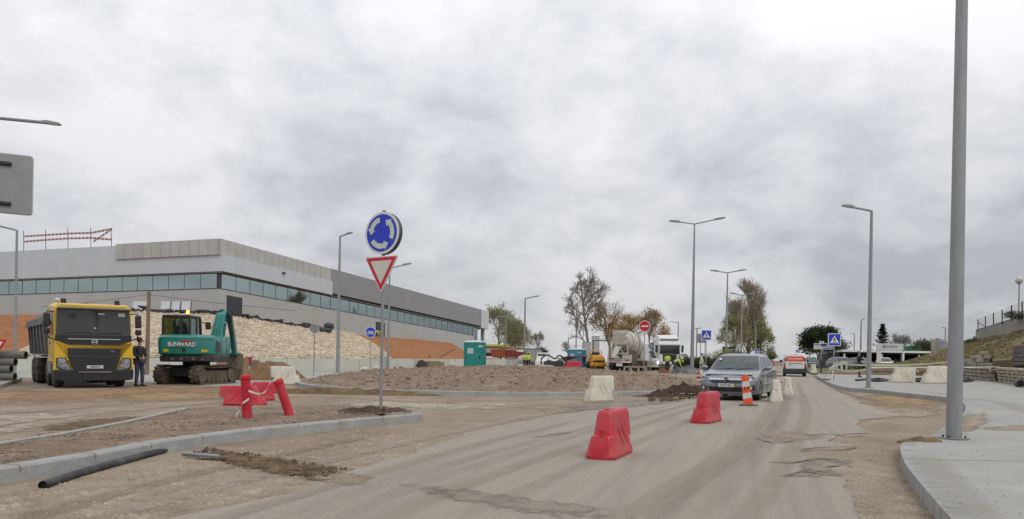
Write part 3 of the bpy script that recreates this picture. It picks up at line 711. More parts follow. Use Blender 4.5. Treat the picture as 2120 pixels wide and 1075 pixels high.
def slope(name, cols, mt, amp, nrow=34, lift=0.0, plat=True, lowf=None, sm=60, kind='structure'):
    m = MB(); rows = []
    for i in range(nrow + 1):
        t = i / nrow; row = []
        for px in cols:
            a, b = at_px(WT, px), at_px(CR, px)
            if lowf: 
                t0, t1 = lowf(px); tt = t0 + (t1 - t0) * t
            else: tt = t
            p = a.lerp(b, tt); p.z += lift * math.sin(math.pi * min(1, max(0, tt)) ) * .5 + .02
            k = amp * (fbm(p.x * .8, p.y * .8, p.z * .8) + .8 * abs(fbm(p.x * 2.5, p.y * 2.5, p.z * 2.5))) * (1 if 0 < i < nrow else .35)
            p = p + Vector((-.3, -.7, .7)) * k; row.append(p)
        rows.append(row)
    for a, b in zip(rows[:-1], rows[1:]): m.strip(a, b)
    if plat:
        m.strip(rows[-1], [Vector((p.x * 1.22, p.y * 1.22, p.z - .1)) for p in rows[-1]])
    o = m.build(name, mt, smooth=sm); o['kind'] = kind; return o
cols = [-420, -300, -180, -90] + list(range(0, 1046, 9)) + [1050, 1090]
slope('earth_slope', cols, CLAY, .16)
# the rubble apron on the slope: left edge hidden behind the truck, right edge runs diagonally down to the wall
def rub(px):
    hi = 1.0
    if px > 735: hi = max(.02, 1 - (px - 735) / 78.0)
    if px < 250: hi = max(.02, (px - 38) / 212.0)
    return 0.0, hi
RUBM = bpy.data.materials.new('rubble_stone'); RUBM.use_nodes = True
t = RUBM.node_tree; vo = t.nodes.new('ShaderNodeTexVoronoi'); vo.inputs['Scale'].default_value = 5.0; tcn = t.nodes.new('ShaderNodeTexCoord'); t.links.new(tcn.outputs['Object'], vo.inputs['Vector'])
cr = t.nodes.new('ShaderNodeValToRGB'); el = cr.color_ramp.elements
el[0].color = (.47, .375, .26, 1); el[1].color = (.68, .59, .46, 1)
sx_ = t.nodes.new('ShaderNodeSeparateColor'); t.links.new(vo.outputs['Color'], sx_.inputs[0]); t.links.new(sx_.outputs[0], cr.inputs[0])
t.links.new(cr.outputs[0], t.nodes['Principled BSDF'].inputs['Base Color']); t.nodes['Principled BSDF'].inputs['Roughness'].default_value = .95
bp = t.nodes.new('ShaderNodeBump'); bp.inputs['Distance'].default_value = .12; t.links.new(vo.outputs['Distance'], bp.inputs['Height']); bp.invert = True; t.links.new(bp.outputs[0], t.nodes['Principled BSDF'].inputs['Normal'])
m = MB(); rnd = random.Random(5)
cc = [x for x in range(38, 814, 6)]
rows = []
for i in range(31):
    row = []
    for px in cc:
        a, b = at_px(WT, px), at_px(CR, px); p = a.lerp(b, i / 30 * rub(px)[1]); p += Vector((-.3, -.7, .7)) * (.32 + .1 * fbm(p.x, p.y, p.z)) * (1 if i else .6); row.append(p)
    rows.append(row)
for a, b in zip(rows[:-1], rows[1:]): m.strip(a, b)
for _ in range(14000):
    px = rnd.uniform(42, 808); a, b = at_px(WT, px), at_px(CR, px); v = rnd.random() * rub(px)[1]; p = a.lerp(b, v) + Vector((-.3, -.7, .7)) * .35
    r = rnd.choice((.05, .06, .07, .08, .1, .13)) * rnd.uniform(.8, 1.15); vs = []
    q = Matrix.Rotation(rnd.uniform(0, 6.28), 3, Vector((rnd.random() - .5, rnd.random() - .5, rnd.random() - .5)).normalized())
    for w in ((1,0,0),(0,1,0),(-1,0,0),(0,-1,0),(0,0,1),(0,0,-1)): vs.append(p + q @ (Vector(w) * r * rnd.uniform(.6, 1.3)))
    m.add(vs, [(0,1,4),(1,2,4),(2,3,4),(3,0,4),(1,0,5),(2,1,5),(3,2,5),(0,3,5)])
o = m.build('rubble', RUBM, smooth=0); o['kind'] = 'stuff'
# black membrane edge showing along the crest
mem = MB(); rnd = random.Random(8); prev = None
pts = []
for px in range(280, 665, 5):
    p = at_px(CR, px); pts.append(p + Vector((-.2, -.5, .33 + rnd.uniform(-.08, .16))))
mem.tube(pts, .09, 6)
for p in pts[::2]:
    if rnd.random() < .6: mem.hexa([p + Vector((rnd.uniform(-.5, .5) + x * .4, -.1 + y * .15, z * rnd.uniform(.05, .35) - .05)) for z in (0, 1) for x, y in ((-1,-1),(1,-1),(1,1),(-1,1))])
tag(mem.build('membrane_edge', BLACK, smooth=0), 'torn black membrane edge running along the top of the rubble slope', 'membrane')
f = MB(); p = P3(668, 682, 83.5)
for k in range(5): f.ball(p + Vector((rnd.uniform(-.8, .8), rnd.uniform(-.3, .3), rnd.uniform(-.2, .5))), (.55, .35, .3), 8, 6)
tag(f.build('membrane_heap', mat('crumpled_membrane', (.08, .085, .09), .6, bump=.8, bscale=5, col2=(.03, .03, .035)), smooth=0), 'crumpled dark membrane heap behind the round sign back on the rubble top', 'membrane')

# light concrete walk in front of the wall
wk = [p + Vector((.1, -.1, .012)) for p in WLs[4:-2]]
lo = [G(a, b, .012) for a, b in ((1060,765),(960,764),(840,772),(640,790),(560,800),(440,800),(300,792),(150,790))]
for p in wk: p.z = SX*p.x + SY*p.y + .012
sheet('walkway', wk + lo, CONC)

# wooden pole with wires
pole = thing('wooden_pole', 'weathered wooden pole standing between the dump truck and the excavator', 'pole', GD(304, 47.5, 765))
tp = P3(308.5, 604, 47.5) - pole.location
m = MB(); m.cyl((0, 0, -.1), tp, .13, .10, 10); m.build('shaft', WOOD, pole)
w = MB(); w.tube([tp * .965 + Vector((tp.x*0, 0, 0)) + Vector((-k * 1.6, k * .5, -.32 * math.sin(k / 3.2) - .06 * k)) for k in range(0, 6)], .012, 4)
w.tube([tp * .965 + Vector((k * 1.5, k * .9, -.09 * k - .05 * math.sin(k))) for k in range(0, 6)], .012, 4); w.build('wire', BLACK, pole)
# white sheets leaning at the top of the slope
for i, (a, b_, wpx_) in enumerate(((272, 302, 34), (330, 351, 21), (352, 371, 20), (373, 393, 20))):
    d = 80.0; p0, p1 = P3(a, 651, d), P3(b_, 651, d); q0, q1 = P3(a + 4, 624, d + .8), P3(b_ + 4, 624, d + .8)
    p0.z = p1.z = min(p0.z, p1.z)
    r = thing('leaning_sheet', ('white sheet leaning behind the pole top, partly behind the truck', 'leftmost of the three joined white sheets leaning above the excavator cab', 'middle one of three joined white sheets leaning above the excavator cab', 'rightmost of the three joined white sheets leaning above the excavator cab')[i], 'sheet', p0, group='white sheets leaning at the slope top')
    z = Vector((0, .06, 0)); m = MB(); m.hexa([Vector((0,0,-.3)), p1 - p0 + Vector((0,0,-.3)), p1 - p0 + z + Vector((0,0,-.3)), z + Vector((0,0,-.3)), q0 - p0, q1 - p0, q1 - p0 + z, q0 - p0 + z])
    m.build('board', mat('pale_sheet', (.50, .53, .55), .5, var=.05, scale=1), r, smooth=0)
    e_ = MB(); e_.tube([p1 - p0 + Vector((0, -.03, -.3)), q1 - p0 + Vector((0, -.03, 0))], .05, 4); e_.build('edge_strut', DARKM, r)

# ------------------------------------------------------------------ right-hand side: stone walls, grass bank, retaining wall with fence
lawn = [Vector((P3(px, py, d).x, d, 0)) for px, py, d in ((1680,757,70),(1782,757,66),(1880,757,63.5),(1970,757,61),(1990,757,100),(1990,745,130),(1640,740,130),(1655,745,100))]
for p in lawn: p.z = zg(p.x, p.y) + .16
sheet('lawn', lawn, GRASS)
rowA = [P3(*p) for p in ((1700,757,64),(1783,757,62.5),(1870,757,61.5),(1965,757,59),(2010,752,55),(2060,747,50),(2120,744,46),(2220,742,42),(2400,740,36))]
rowB = [P3(*p) for p in ((1700,752,84),(1783,750,84),(1872,748,84),(1950,726,84),(1990,709,83),(2020,705,78),(2120,684,66),(2220,664,58),(2400,640,50))]
for p in rowA[:3]: p.z = zg(p.x, p.y) + .2
for p in rowB[:2]: p.z = zg(p.x, p.y) + .17
rows = []
for i in range(25):
    t = i / 24; row = []
    for k in range(97):
        s = k / 96; a, b = along(rowA, s), along(rowB, s); p = a.lerp(b, t)
        p.z += (.25 * fbm(p.x * .35, p.y * .35, 3) + .16 * abs(fbm(p.x * 1.3, p.y * 1.3, 7))) * min(1, t * 5) * min(1, max(0, (s - .2) * 4))
        row.append(p)
    rows.append(row)
m = MB()
for a, b in zip(rows[:-1], rows[1:]): m.strip(a, b)
m.strip(rows[-1], [Vector((p.x * 1.5, p.y * 1.5, p.z - .3)) for p in rows[-1]])
m.strip([p - Vector((0, 0, 2.2)) for p in rows[0]], rows[0])
struct(m.build('grass_bank', SLOPE, smooth=70))
# tufts on the bank and lawn
rnd = random.Random(21); m = MB()
for _ in range(5200):
    s = rnd.uniform(.12, 1); p = along(rowA, s).lerp(along(rowB, s), rnd.uniform(.03, .97)); h = rnd.uniform(.06, .20); a = rnd.uniform(0, 3.14); dx, dy = math.cos(a) * h * .5, math.sin(a) * h * .5
    if s > .55 and fbm(p.x * .22, p.y * .22, 4) > .12: continue
    p.z += .05; m.add([p + Vector((-dx, -dy, 0)), p + Vector((dx, dy, 0)), p + Vector((dx * .4 + rnd.uniform(-.1, .1), dy, h))], [(0, 1, 2)])
o = m.build('grass_tufts', mat('tuft', (.19, .16, .075), .9, scale=.35, col2=(.10, .105, .038)), smooth=0); o['kind'] = 'stuff'

BRK = [mat('stone_block', (.36, .315, .265), .95, scale=1.4, bump=.6, bscale=9, col2=(.23, .19, .155)), mat('pale_block', (.45, .40, .315), .95, scale=1.4, bump=.6, bscale=9, col2=(.33, .28, .21)), mat('dark_block', (.19, .175, .165), .95, scale=1.4, bump=.6, bscale=9, col2=(.11, .10, .095))]
def block_wall(name, label, pts, heights, bl, bh, mt, seed, depth=.35, rag=0.0):
    """dry wall of single blocks along a ground line; heights = courses at each point"""
    rnd = random.Random(seed); r = thing(name, label, 'wall', pts[0]); o = pts[0]
    line_ = resample(pts, .2); L = [0]
    for a, b in zip(line_[:-1], line_[1:]): L.append(L[-1] + (b - a).length)
    tot = L[-1]; m = MB(); back_ = MB()
    def at(d):
        for i in range(len(line_) - 1):
            if d <= L[i+1]: return line_[i].lerp(line_[i+1], (d - L[i]) / (L[i+1] - L[i]))
        return line_[-1]
    def hh(d):
        x = d / tot * (len(heights) - 1); i = min(int(x), len(heights) - 2); return heights[i] + (heights[i+1] - heights[i]) * (x - i)
    mx = int(max(heights) + 1)
    for c in range(mx):
        d = -rnd.random() * bl
        while d < tot:
            w = bl * rnd.uniform(.75, 1.3); a, b = max(0, d), min(tot, d + w - .03)
            if b > a + .08 and c < hh((a + b) / 2) and rnd.random() > rag * (c > .6 * hh((a + b) / 2)):
                p, q = at(a) - o, at(b) - o; t = (q - p).normalized(); nn = Vector((t.y, -t.x, 0)).normalized() * -1
                if nn.y < 0: nn = -nn
                j0 = rnd.uniform(-.04, .04) - c * -.05; z0 = c * bh; z1 = z0 + bh - .025 + rnd.uniform(-.02, .01)
                f0 = nn * j0; f1 = nn * (j0 + depth); up0, up1 = Vector((0, 0, z0)), Vector((0, 0, z1))
                m.hexa([p + f0 + up0, q + f0 + up0, q + f1 + up0, p + f1 + up0, p + f0 + up1, q + f0 + up1, q + f1 + up1, p + f1 + up1])
            d += w
    m.build('blocks', mt, r, bev=.02, seg=1, smooth=0)
    # dark core behind the joints
    a = [p - o for p in pts]
    n2 = Vector((-(pts[-1] - pts[0]).y, (pts[-1] - pts[0]).x, 0)).normalized()
    if n2.y < 0: n2 = -n2
    tops = [p + n2 * .18 + Vector((0, 0, max(.1, (hh(i / (len(a) - 1) * tot) - .7) * bh))) for i, p in enumerate(a)]
    back_.strip([p + n2 * .18 - Vector((0, 0, .1)) for p in a], tops); back_.build('core', BRK[2], r, smooth=0)
    return r
block_wall('stone_wall', 'low stone block wall along the lawn behind the cream barriers', [G(a, b, .15) for a, b in ((1790,774),(1880,776),(1965,778))], [3.2, 3.2, 3.6], .55, .24, BRK[0], 3)
block_wall('stone_wall', 'ragged stepped stone wall at the foot of the brown bank', [G(a, b, .15) for a, b in ((1962,778),(2010,783),(2062,790))], [3.6, 4.2, 4.6, 5.4, 6.4, 7.2], .62, .22, BRK[0], 4, rag=.3)
block_wall('stone_wall', 'pale block planter wall nearest the right edge of the photo', [G(a, b, .15) for a, b in ((2052,784),(2090,792),(2140,799),(2240,812))], [3.4, 4.0, 4.6, 4.6], .30, .17, BRK[1], 6)
block_wall('stone_steps', 'dark grey block wall standing tall on the bank by the right edge', [P3(2092,757,47), P3(2130,757,45.5), P3(2200,757,44)], [4.6, 5.4, 5.6], .85, .24, BRK[2], 9, rag=0)

# high retaining wall with mesh fence
RC = mat('old_concrete', (.315, .30, .265), .9, var=.08, scale=.8, bump=.2, bscale=8, stretch=(1, 1, .25), dirt=(.40, .38, .335), dirt_amt=.5, dirt_scale=.4)
wb = [P3(*p) for p in ((2021,712,78),(2064,702,72.5),(2120,690,66),(2250,668,57))]
wt = [P3(*p) for p in ((2021,684,78),(2064,671,72.5),(2120,653,66),(2250,612,57))]
hw = thing('retaining_wall', 'high weathered concrete retaining wall above the brown bank under the mesh fence', 'wall', wb[0]); o_ = wb[0]
m = MB(); th_ = Vector((.12, .3, 0)); a = [p - o_ - Vector((0, 0, .6)) for p in wb]; b = [p - o_ for p in wt]
m.ring([[p, q, q + th_, p + th_] for p, q in zip(a, b)]); m.build('wall_body', RC, hw, smooth=0)
m = MB(); m.ring([[q + Vector((-.04, -.04, .003)), q + Vector((-.04, -.04, .06)), q + th_ + Vector((0, 0, .06)), q + th_ + Vector((0, 0, .003))] for q in b]); m.build('coping', RC, hw, smooth=0)
p_, q_ = P3(2019, 712, 78.2), P3(2019, 697, 78.2)
MB().box(-.25, 0, -.05, .2, -.3, (q_ - p_).z).build('end_pier', RC, hw, smooth=0)
fpx = [(2025,684,661),(2040.5,677.5,655),(2057,672.5,648),(2075,668,641.5),(2094.5,661,632),(2116.5,654,624),(2140,646,615),(2165,638,606),(2192,630,597)]
fd = [77.5, 75.5, 73.5, 71, 68.7, 66.2, 64, 62, 60]
fp = [(P3(a, b, d), P3(a - .4, c, d)) for (a, b, c), d in zip(fpx, fd)]
fc = thing('mesh_fence', 'wire mesh fence on grey posts along the top of the high concrete wall', 'fence', fp[0][0]); o_ = fp[0][0]
for p, q in fp: MB().cyl(p - o_ - Vector((0, 0, .15)), q - o_, .05, n=6).build('post', DARKM, fc)
MB().cyl(fp[0][0] - o_ + Vector((.9, -.25, .15)), fp[0][1] - o_ - Vector((0, 0, .3)), .035, n=6).build('brace', DARKM, fc)
m = MB()
for (p, q), (p2, q2) in zip(fp[:-1], fp[1:]):
    for k in range(7): t = k / 6; m.tube([p.lerp(q, t * .97) - o_, p2.lerp(q2, t * .97) - o_], .006, 3)
    for k in range(14): t = k / 14; a_, b_ = p.lerp(p2, t), q.lerp(q2, t); m.tube([a_ - o_, a_.lerp(b_, .97) - o_], .006, 3)
m.build('mesh', GALV, fc, smooth=0)
gl = thing('globe_lamp', 'globe lamp on a slim pole above the fenced wall', 'street lamp', P3(2109, 645, 68))
h = P3(2109.5, 589, 68).z - gl.location.z
m = MB(); m.cyl((0, 0, -.8), (0, 0, h), .055, n=8); m.cyl((0, 0, h), (0, 0, h + .08), .1, n=8); m.build('pole', GALV, gl)
MB().ball((0, 0, h + .36), (.32, .32, .33), 16, 10).build('globe', mat('milky_globe', (.55, .56, .53), .25, var=.03), gl)
# wedge shaped concrete wall with a small blue sign
ww = thing('wedge_wall', 'bare concrete wing wall with a sloping top at the end of the bank', 'wall', P3(1928, 745, 92)); o_ = ww.location.copy()
def slab(pp, d, th=.4):
    f = [P3(a, b, d) - o_ for a, b in pp]; bk = [p + Vector((.1, th, 0)) for p in f]; return MB().ring([f, bk])
slab(((1929,750),(1929,702.5),(1938.5,704.5),(1938.5,750)), 92.0).build('end_slab', RC, ww, smooth=0)
slab(((1938.5,750),(1938.5,699.5),(1970,709.5),(2012,722),(2012,750)), 92.5).build('main_slab', RC, ww, smooth=0)
# ------------------------------------------------------------------ street lamps
HEADM = mat('lamp_head_paint', (.30, .31, .32), .45, .2, var=.04)
LENS = mat('lamp_lens', (.60, .62, .60), .2, var=.02)
def lamp(label, base, d, top_py, top_px, arms, r0=.09, r1=.045, group='street lamps along the road', base_dz=0.0, collar=True, sink=0.0, head=1.0, name='street_lamp'):
    """base=(px,py) of the foot, d = distance (None: from the ground plane), arms = [(px,py) of each head tip]"""
    b = G(base[0], base[1], base_dz) if d is None else P3(base[0], base[1], d)
    if d is not None: b.z = zg(b.x, b.y) + base_dz
    d = b.y
    r = thing(name, label, 'street lamp', b, group=group)
    h = P3(top_px, top_py, d).z - b.z
    m = MB(); m.cyl((0, 0, -.05), (0, 0, h), r0, r1, 14)
    m.build('pole', GALV, r)
    if collar:
        m = MB(); m.lathe([(r0 * 1.05, 0), (r0 * 1.9, .0), (r0 * 1.9, .02), (r0 * 1.05, .02)], 12, caps=False); m.build('base_plate', GALV, r)
        if b.y < 16:
            for k in range(4): MB().cyl((r0 * 1.5 * math.cos(.6 + k * 1.571), r0 * 1.5 * math.sin(.6 + k * 1.571), .02), (r0 * 1.5 * math.cos(.6 + k * 1.571), r0 * 1.5 * math.sin(.6 + k * 1.571), .055), .016, n=6).build('anchor_bolt', DARKM, r)
    for (ax, ay) in arms:
        tip = P3(ax, ay, d) - b; e = Vector((0, 0, h)); v = tip - e; L = v.length; u = v / L
        hl = min(.62, L * .42) * head
        m = MB(); m.tube([e - Vector((0, 0, .12)), e + u * .05, e + u * (L - hl * .8)], r1 * .85, 8); m.build('arm', GALV, r)
        a = e + u * (L - hl); sd_ = u.cross(Vector((0, 0, 1))).normalized(); upv = sd_.cross(u); w = .13 * head
        hd = MB(); sec = []
        for t, ww, tt in ((0, .35, .055), (.25, .85, .06), (.45, 1, .055), (1, .85, .02)):
            c = a + u * hl * t; sec.append([c + sd_ * w * ww + upv * tt * head, c - sd_ * w * ww + upv * tt * head, c - sd_ * w * ww - upv * .03 * head, c + sd_ * w * ww - upv * .03 * head])
        hd.ring(sec); ho = hd.build('lamp_head', HEADM, r, smooth=40)
        ln = MB(); ln.hexa([a + u * hl * t + sd_ * w * s * .7 - upv * (.034 + z) * head for z in (0, .012) for t, s in ((.4, 1), (.95, 1), (.95, -1), (.4, -1))]); ln.build('lens', LENS, ho, smooth=0)
    return r
lamp('thick galvanised lamp post nearest the camera on the right pavement', (1975,909), None, -330, 2006, [(1850,-360)], r0=.108, r1=.07, base_dz=.15, head=1.2)
lamp('single armed street lamp on the right pavement with its arm to the left', (1798,803), None, 437, 1812.5, [(1744,425)], r0=.10, r1=.055, base_dz=.15)
lamp('tallest double armed street lamp behind the dark tarpaulin heap', (1432.5,765), 76, 464, 1441, [(1386,457),(1501,450.5)], r0=.20, r1=.07, head=1.7)
lamp('double armed street lamp in front of the left side of the poplar', (1503,755), 100, 565, 1507.5, [(1471,559.5),(1545,558)], r0=.17, r1=.08, head=1.7)
lamp('farthest double armed street lamp standing before the poplar crown', (1534,750), 128, 612, 1536.5, [(1511,606),(1563,606)], r0=.15, r1=.09, head=1.7)
lamp('street lamp left of the roundabout sign with a short arm and tilted head', (699,772), None, 490, 713, [(730,481)], r0=.15, r1=.07, head=1.2)
lamp('street lamp partly hidden behind the yield sign', (803,765), 70, 556, 811.5, [(851.5,545)], r0=.14, r1=.06, head=1.3)
lamp('lone street lamp in the gap of sky right of the building', (1085,757), 98, 618, 1087.5, [(1117,612.5)], r0=.15, r1=.08, head=1.3)
lamp('thin pale street lamp in front of the yellow green tree by the building end', (1046,755), 120, 656, 1045.5, [(1030,655),(1061,659)], r0=.12, r1=.08, head=1.3)
lamp('street lamp seen through by the left edge in front of the building', (30,770), 46, 477, 34.5, [(-20,464)], r0=.10, r1=.06)
lamp('slim mast right of the yellow leaved trees', (1192,752), 140, 628, 1193.5, [(1175,655),(1180,658)], r0=.12, r1=.09)
lamp('small dark street lamp far off left of the blue cabin', (1176,745), 150, 701, 1177, [(1186,700)], r0=.14, r1=.10)
lamp('short armed street lamp above the white truck cab', (1403,745), 170, 667.5, 1402.5, [(1386,666)], r0=.14, r1=.10)
lamp('thin street lamp beyond the tallest double lamp', (1441.5,750), 150, 680, 1442, [(1431,678),(1453,679)], r0=.13, r1=.10)
lamp('pale lamp post in front of the right half of the poplar', (1551.5,745), 160, 655, 1552, [(1537,650),(1566,651)], r0=.17, r1=.10)
lamp('bare pale post right of the poplar centre', (1563.5,745), 140, 676, 1564.5, [(1560,673)], r0=.16, r1=.10)
lamp('curved top street lamp right of the round dark tree', (1781.5,745), 120, 664, 1784.5, [(1790,659)], r0=.15, r1=.09)
lamp('low street lamp between the round dark tree and the curved lamp', (1768,742), 170, 692, 1769, [(1759,690.5)], r0=.14, r1=.10)
lamp('thin lamp above the wedge wall', (1957,710), 118, 679, 1957, [(1949,677.5)], r0=.10, r1=.08, base_dz=0)
lamp('lamp whose arm enters the photo at the top left', (-330,830), None, 215, -316, [(124,257)], r0=.12, r1=.05, head=.75)

# ------------------------------------------------------------------ road signs
def disc(m, r, y0, y1, n=40, mi=0, x=0, z=0): return m.ring([[(x + math.cos(2*math.pi*k/n) * r, y, z + math.sin(2*math.pi*k/n) * r) for k in range(n)] for y in (y0, y1)], mi)
def rpoly(pts, rad, n=5):
    out = []; N = len(pts)
    for i in range(N):
        p, a, b = Vector(pts[i]), Vector(pts[i-1]), Vector(pts[(i+1) % N]); u, v = (a - p).normalized(), (b - p).normalized()
        A, B = p + u * rad, p + v * rad
        for k in range(n + 1):
            t = k / n; out.append(tuple((1-t)**2 * A + 2*t*(1-t) * p + t*t * B))
    return out
def arcarrow(r0, r1, a0, a1, y, n=14):
    """ring arrow from angle a0 to a1 (degrees, counter-clockwise), head at a1"""
    m = MB(); hw = (r1 - r0) * .95; mid = (r0 + r1) / 2; ah = a1 - 24
    A = [(math.cos(R(a0 + (ah - a0) * k / n)), math.sin(R(a0 + (ah - a0) * k / n))) for k in range(n + 1)]
    o = [(c * r1, y, s * r1) for c, s in A]; i = [(c * r0, y, s * r0) for c, s in A]
    m.strip(o, i); c, s = math.cos(R(ah)), math.sin(R(ah)); tx, tz = math.cos(R(a1)) * mid, math.sin(R(a1)) * mid
    m.add([(c * (mid + hw), y, s * (mid + hw)), (c * (mid - hw), y, s * (mid - hw)), (tx, y, tz)], [(0, 1, 2)]); return m
b = G(784.5, 849, .18)
rs_ = thing('road_sign', 'roundabout sign above a yield sign on a grey pole at the kerb tip', 'road sign', b, R(-29))
hp = P3(788, 437, b.y).z - b.z
MB().cyl((0, .06, -.2), (0, .06, hp), .032, n=14).build('pole', GALV, rs_)
MB().cyl((0, .06, hp), (0, .06, hp + .02), .04, n=12).build('pole_cap', ALU, rs_)
zc = P3(786.5, 482.5, b.y).z - b.z; rd = (527 - 439.5) / 2 / FOC * b.y
m = MB(); disc(m, rd, -.012, .0); disc(m, rd * .985, .0, .012); di = m.build('round_sign', SWHT, rs_, smooth=40); di.location = (0, 0, zc)
m = MB(); disc(m, rd * .885, -.017, -.0125); m.build('face', BLUE, di, smooth=40)
for a0, a1 in ((100, 186), (212, 310), (-28, 68)): arcarrow(rd * .51, rd * .75, a0, a1, -.021).build('arrow', SGRN, di, smooth=0)
# second disc mounted on the back of the pole
m = MB(); disc(m, rd, .10, .118); bk = m.build('rear_sign', mat('rear_sign_back', (.09, .095, .10), .5, var=.1), rs_, smooth=40); bk.location = (.0, 0, zc)
m = MB(); m.lathe([(rd * .985, .012), (rd * .985, .10)], 40, ax='y', caps=False); bb = m.build('sign_rim', mat('rim_dark', (.07, .075, .08), .5), di, smooth=40)
sd2 = 87 / FOC * b.y; zt = P3(787, 531, b.y).z - b.z; tri = lambda s: rpoly([(-s/2, 0), (s/2, 0), (0, -s * .866)], s * .05)
m = MB(); m.prism([(x, z) for x, z in tri(sd2)], 'y', -.012, .012); ti = m.build('yield_sign', SWHT, rs_, smooth=30); ti.location = (0, 0, zt)
def inset(s): k = (sd2 - s) / 2 * .577; return [(x, z - k) for x, z in tri(s)]
MB().prism(inset(sd2 * .92), 'y', -.016, -.0125).build('red_border', SRED, ti, smooth=0)
MB().prism(inset(sd2 * .64), 'y', -.020, -.0165).build('face', mat('yield_face', (.60, .58, .52), .45, var=.03), ti, smooth=0)
for z in (zc - .2, zc + .2): MB().box(-.12, .12, .013, .1, z - .02, z + .02).build('bracket', ALU, rs_, smooth=0)

def crossing_sign(label, foot, d, c, w, rz=0, name='road_sign', group=None, pole=True, dz=0.0):
    """square blue pedestrian crossing sign"""
    if d is None: b = G(foot[0], foot[1], dz)
    else: b = P3(foot[0], foot[1], d); b.z = zg(b.x, b.y) + dz
    r = thing(name, label, 'road sign', b, rz, group); z = P3(c[0], c[1], b.y).z - b.z; s = w / FOC * b.y / 2
    if pole: MB().cyl((0, .05, -.1), (0, .05, z + s * .8), .035, n=10).build('pole', GALV, r)
    m = MB(); m.prism(rpoly([(-s, -s), (s, -s), (s, s), (-s, s)], s * .12), 'y', -.01, .015); p = m.build('sign_plate', SWHT, r, smooth=0); p.location = (0, 0, z)
    q = s * .88; MB().prism([(-q, -q), (q, -q), (q, q), (-q, q)], 'y', -.018, -.0105).build('blue_field', BLUE, p, smooth=0)
    t = s * .74; MB().prism([(-t, -t * .80), (t, -t * .80), (0, t * .88)], 'y', -.026, -.0185).build('white_triangle', SWHT, p, smooth=0)
    k = MB(); y0, y1 = -.034, -.0265
    disc(k, s * .075, y0, y1, 10, 0, 0, s * .28); k.prism([(-.05*s, .2*s), (.06*s, .2*s), (.10*s, -.05*s), (.03*s, -.12*s), (-.09*s, -.08*s)], 'y', y0, y1)
    k.prism([(-.05*s, .18*s), (-.2*s, .0), (-.16*s, -.04*s), (-.03*s, .1*s)], 'y', y0, y1); k.prism([(.05*s, .18*s), (.2*s, .02*s), (.16*s, -.02*s), (.05*s, .1*s)], 'y', y0, y1)
    k.prism([(-.06*s, -.09*s), (.02*s, -.1*s), (-.12*s, -.40*s), (-.21*s, -.37*s)], 'y', y0, y1); k.prism([(.02*s, -.09*s), (.09*s, -.06*s), (.2*s, -.38*s), (.12*s, -.40*s)], 'y', y0, y1)
    for x in (-.46, -.24, .0, .24, .46): k.prism([((x-.06)*s, -.56*s), ((x+.07)*s, -.56*s), ((x*.86+.055)*s, -.44*s), ((x*.86-.045)*s, -.44*s)], 'y', y0, y1)
    k.build('pedestrian_symbol', BLACK, p, smooth=0); return r
crossing_sign('blue pedestrian crossing sign on the right pavement by the barrier tape', (1726,787), None, (1728.5,703.5), 26, R(-4), dz=.15)
crossing_sign('blue pedestrian crossing sign left of the silver car', (1461,775), 62, (1462,694), 21, R(2))
crossing_sign('small far crossing sign below the poplar beside the silver car roof', (1568,742), 130, (1568,727.5), 9)
crossing_sign('tiny far crossing sign just above the roof of the white van', (1651.5,742), 150, (1651.5,728), 8)
o_ = crossing_sign('small dark crossing sign fixed to the wedge shaped wall', (1949,738), 91.7, (1949,711.5), 8.5, pole=False, dz=0)
MB().box(-.1, .1, .012, .5, P3(1949,711.5,91.7).z - o_.location.z - .06, P3(1949,711.5,91.7).z - o_.location.z + .06).build('bracket', ALU, o_, smooth=0)

def round_sign(label, foot, d, c, dia, face, rz=0, back=False, dz=0):
    b = G(foot[0], foot[1], dz) if d is None else P3(foot[0], foot[1], d)
    if d: b.z = zg(b.x, b.y) + dz
    r = thing('road_sign', label, 'road sign', b, rz); z = P3(c[0], c[1], b.y).z - b.z; s = dia / FOC * b.y / 2; q = 1 if back else -1
    MB().cyl((0, -.06 * q, -.1), (0, -.06 * q, z + s * .95), .032, n=10).build('pole', GALV, r)
    m = MB(); disc(m, s, -.012, .012, 30); p = m.build('sign_plate', ALU if back else SWHT, r, smooth=40); p.location = (0, 0, z)
    if back:
        m = MB(); m.lathe([(s * .985, -.025), (s * 1.02, -.025), (s * 1.02, .012), (s * .985, .012)], 30, ax='y', caps=False); m.build('rim', SWHT, p, smooth=40); return r
    m = MB(); disc(m, s * .9, -.018, -.0125, 30); m.build('face', face, p, smooth=40); return r, p, s
r, p, s = round_sign('round blue sign with a white bicycle in front of the orange slope', (766,757), 66, (763.5,688), 23, BLUE, R(-10))
k = MB()
for x in (-.42, .40): k.lathe([(.21*s, -.026), (.30*s, -.026), (.30*s, -.019), (.21*s, -.019)], 18, (x*s, 0, -.16*s), 'y', caps=False)
def bar(m, a, b, w, y0=-.026, y1=-.019):
    a, b = Vector(a), Vector(b); t = (b - a).normalized(); n = Vector((-t.y, t.x)) * w; m.prism([tuple(a + n), tuple(b + n), tuple(b - n), tuple(a - n)], 'y', y0, y1)
for a_, b_ in (((-.42,-.16),(-.22,.22)), ((-.3,.06),(.2,.06)), ((-.24,.08),(0,-.16)), ((0,-.16),(.2,.14)), ((.2,.16),(.40,-.16)), ((.14,.26),(.32,.22)), ((-.34,.26),(-.12,.22)), ((-.05,-.16),(.40,-.16))): bar(k, (a_[0]*s, a_[1]*s), (b_[0]*s, b_[1]*s), .045*s)
k.build('bicycle_symbol', SWHT, p, smooth=0)
round_sign('grey back of a round sign on a thin post before the rubble slope', (649.5,778), None, (654.5,681), 19.5, None, R(8), back=True)
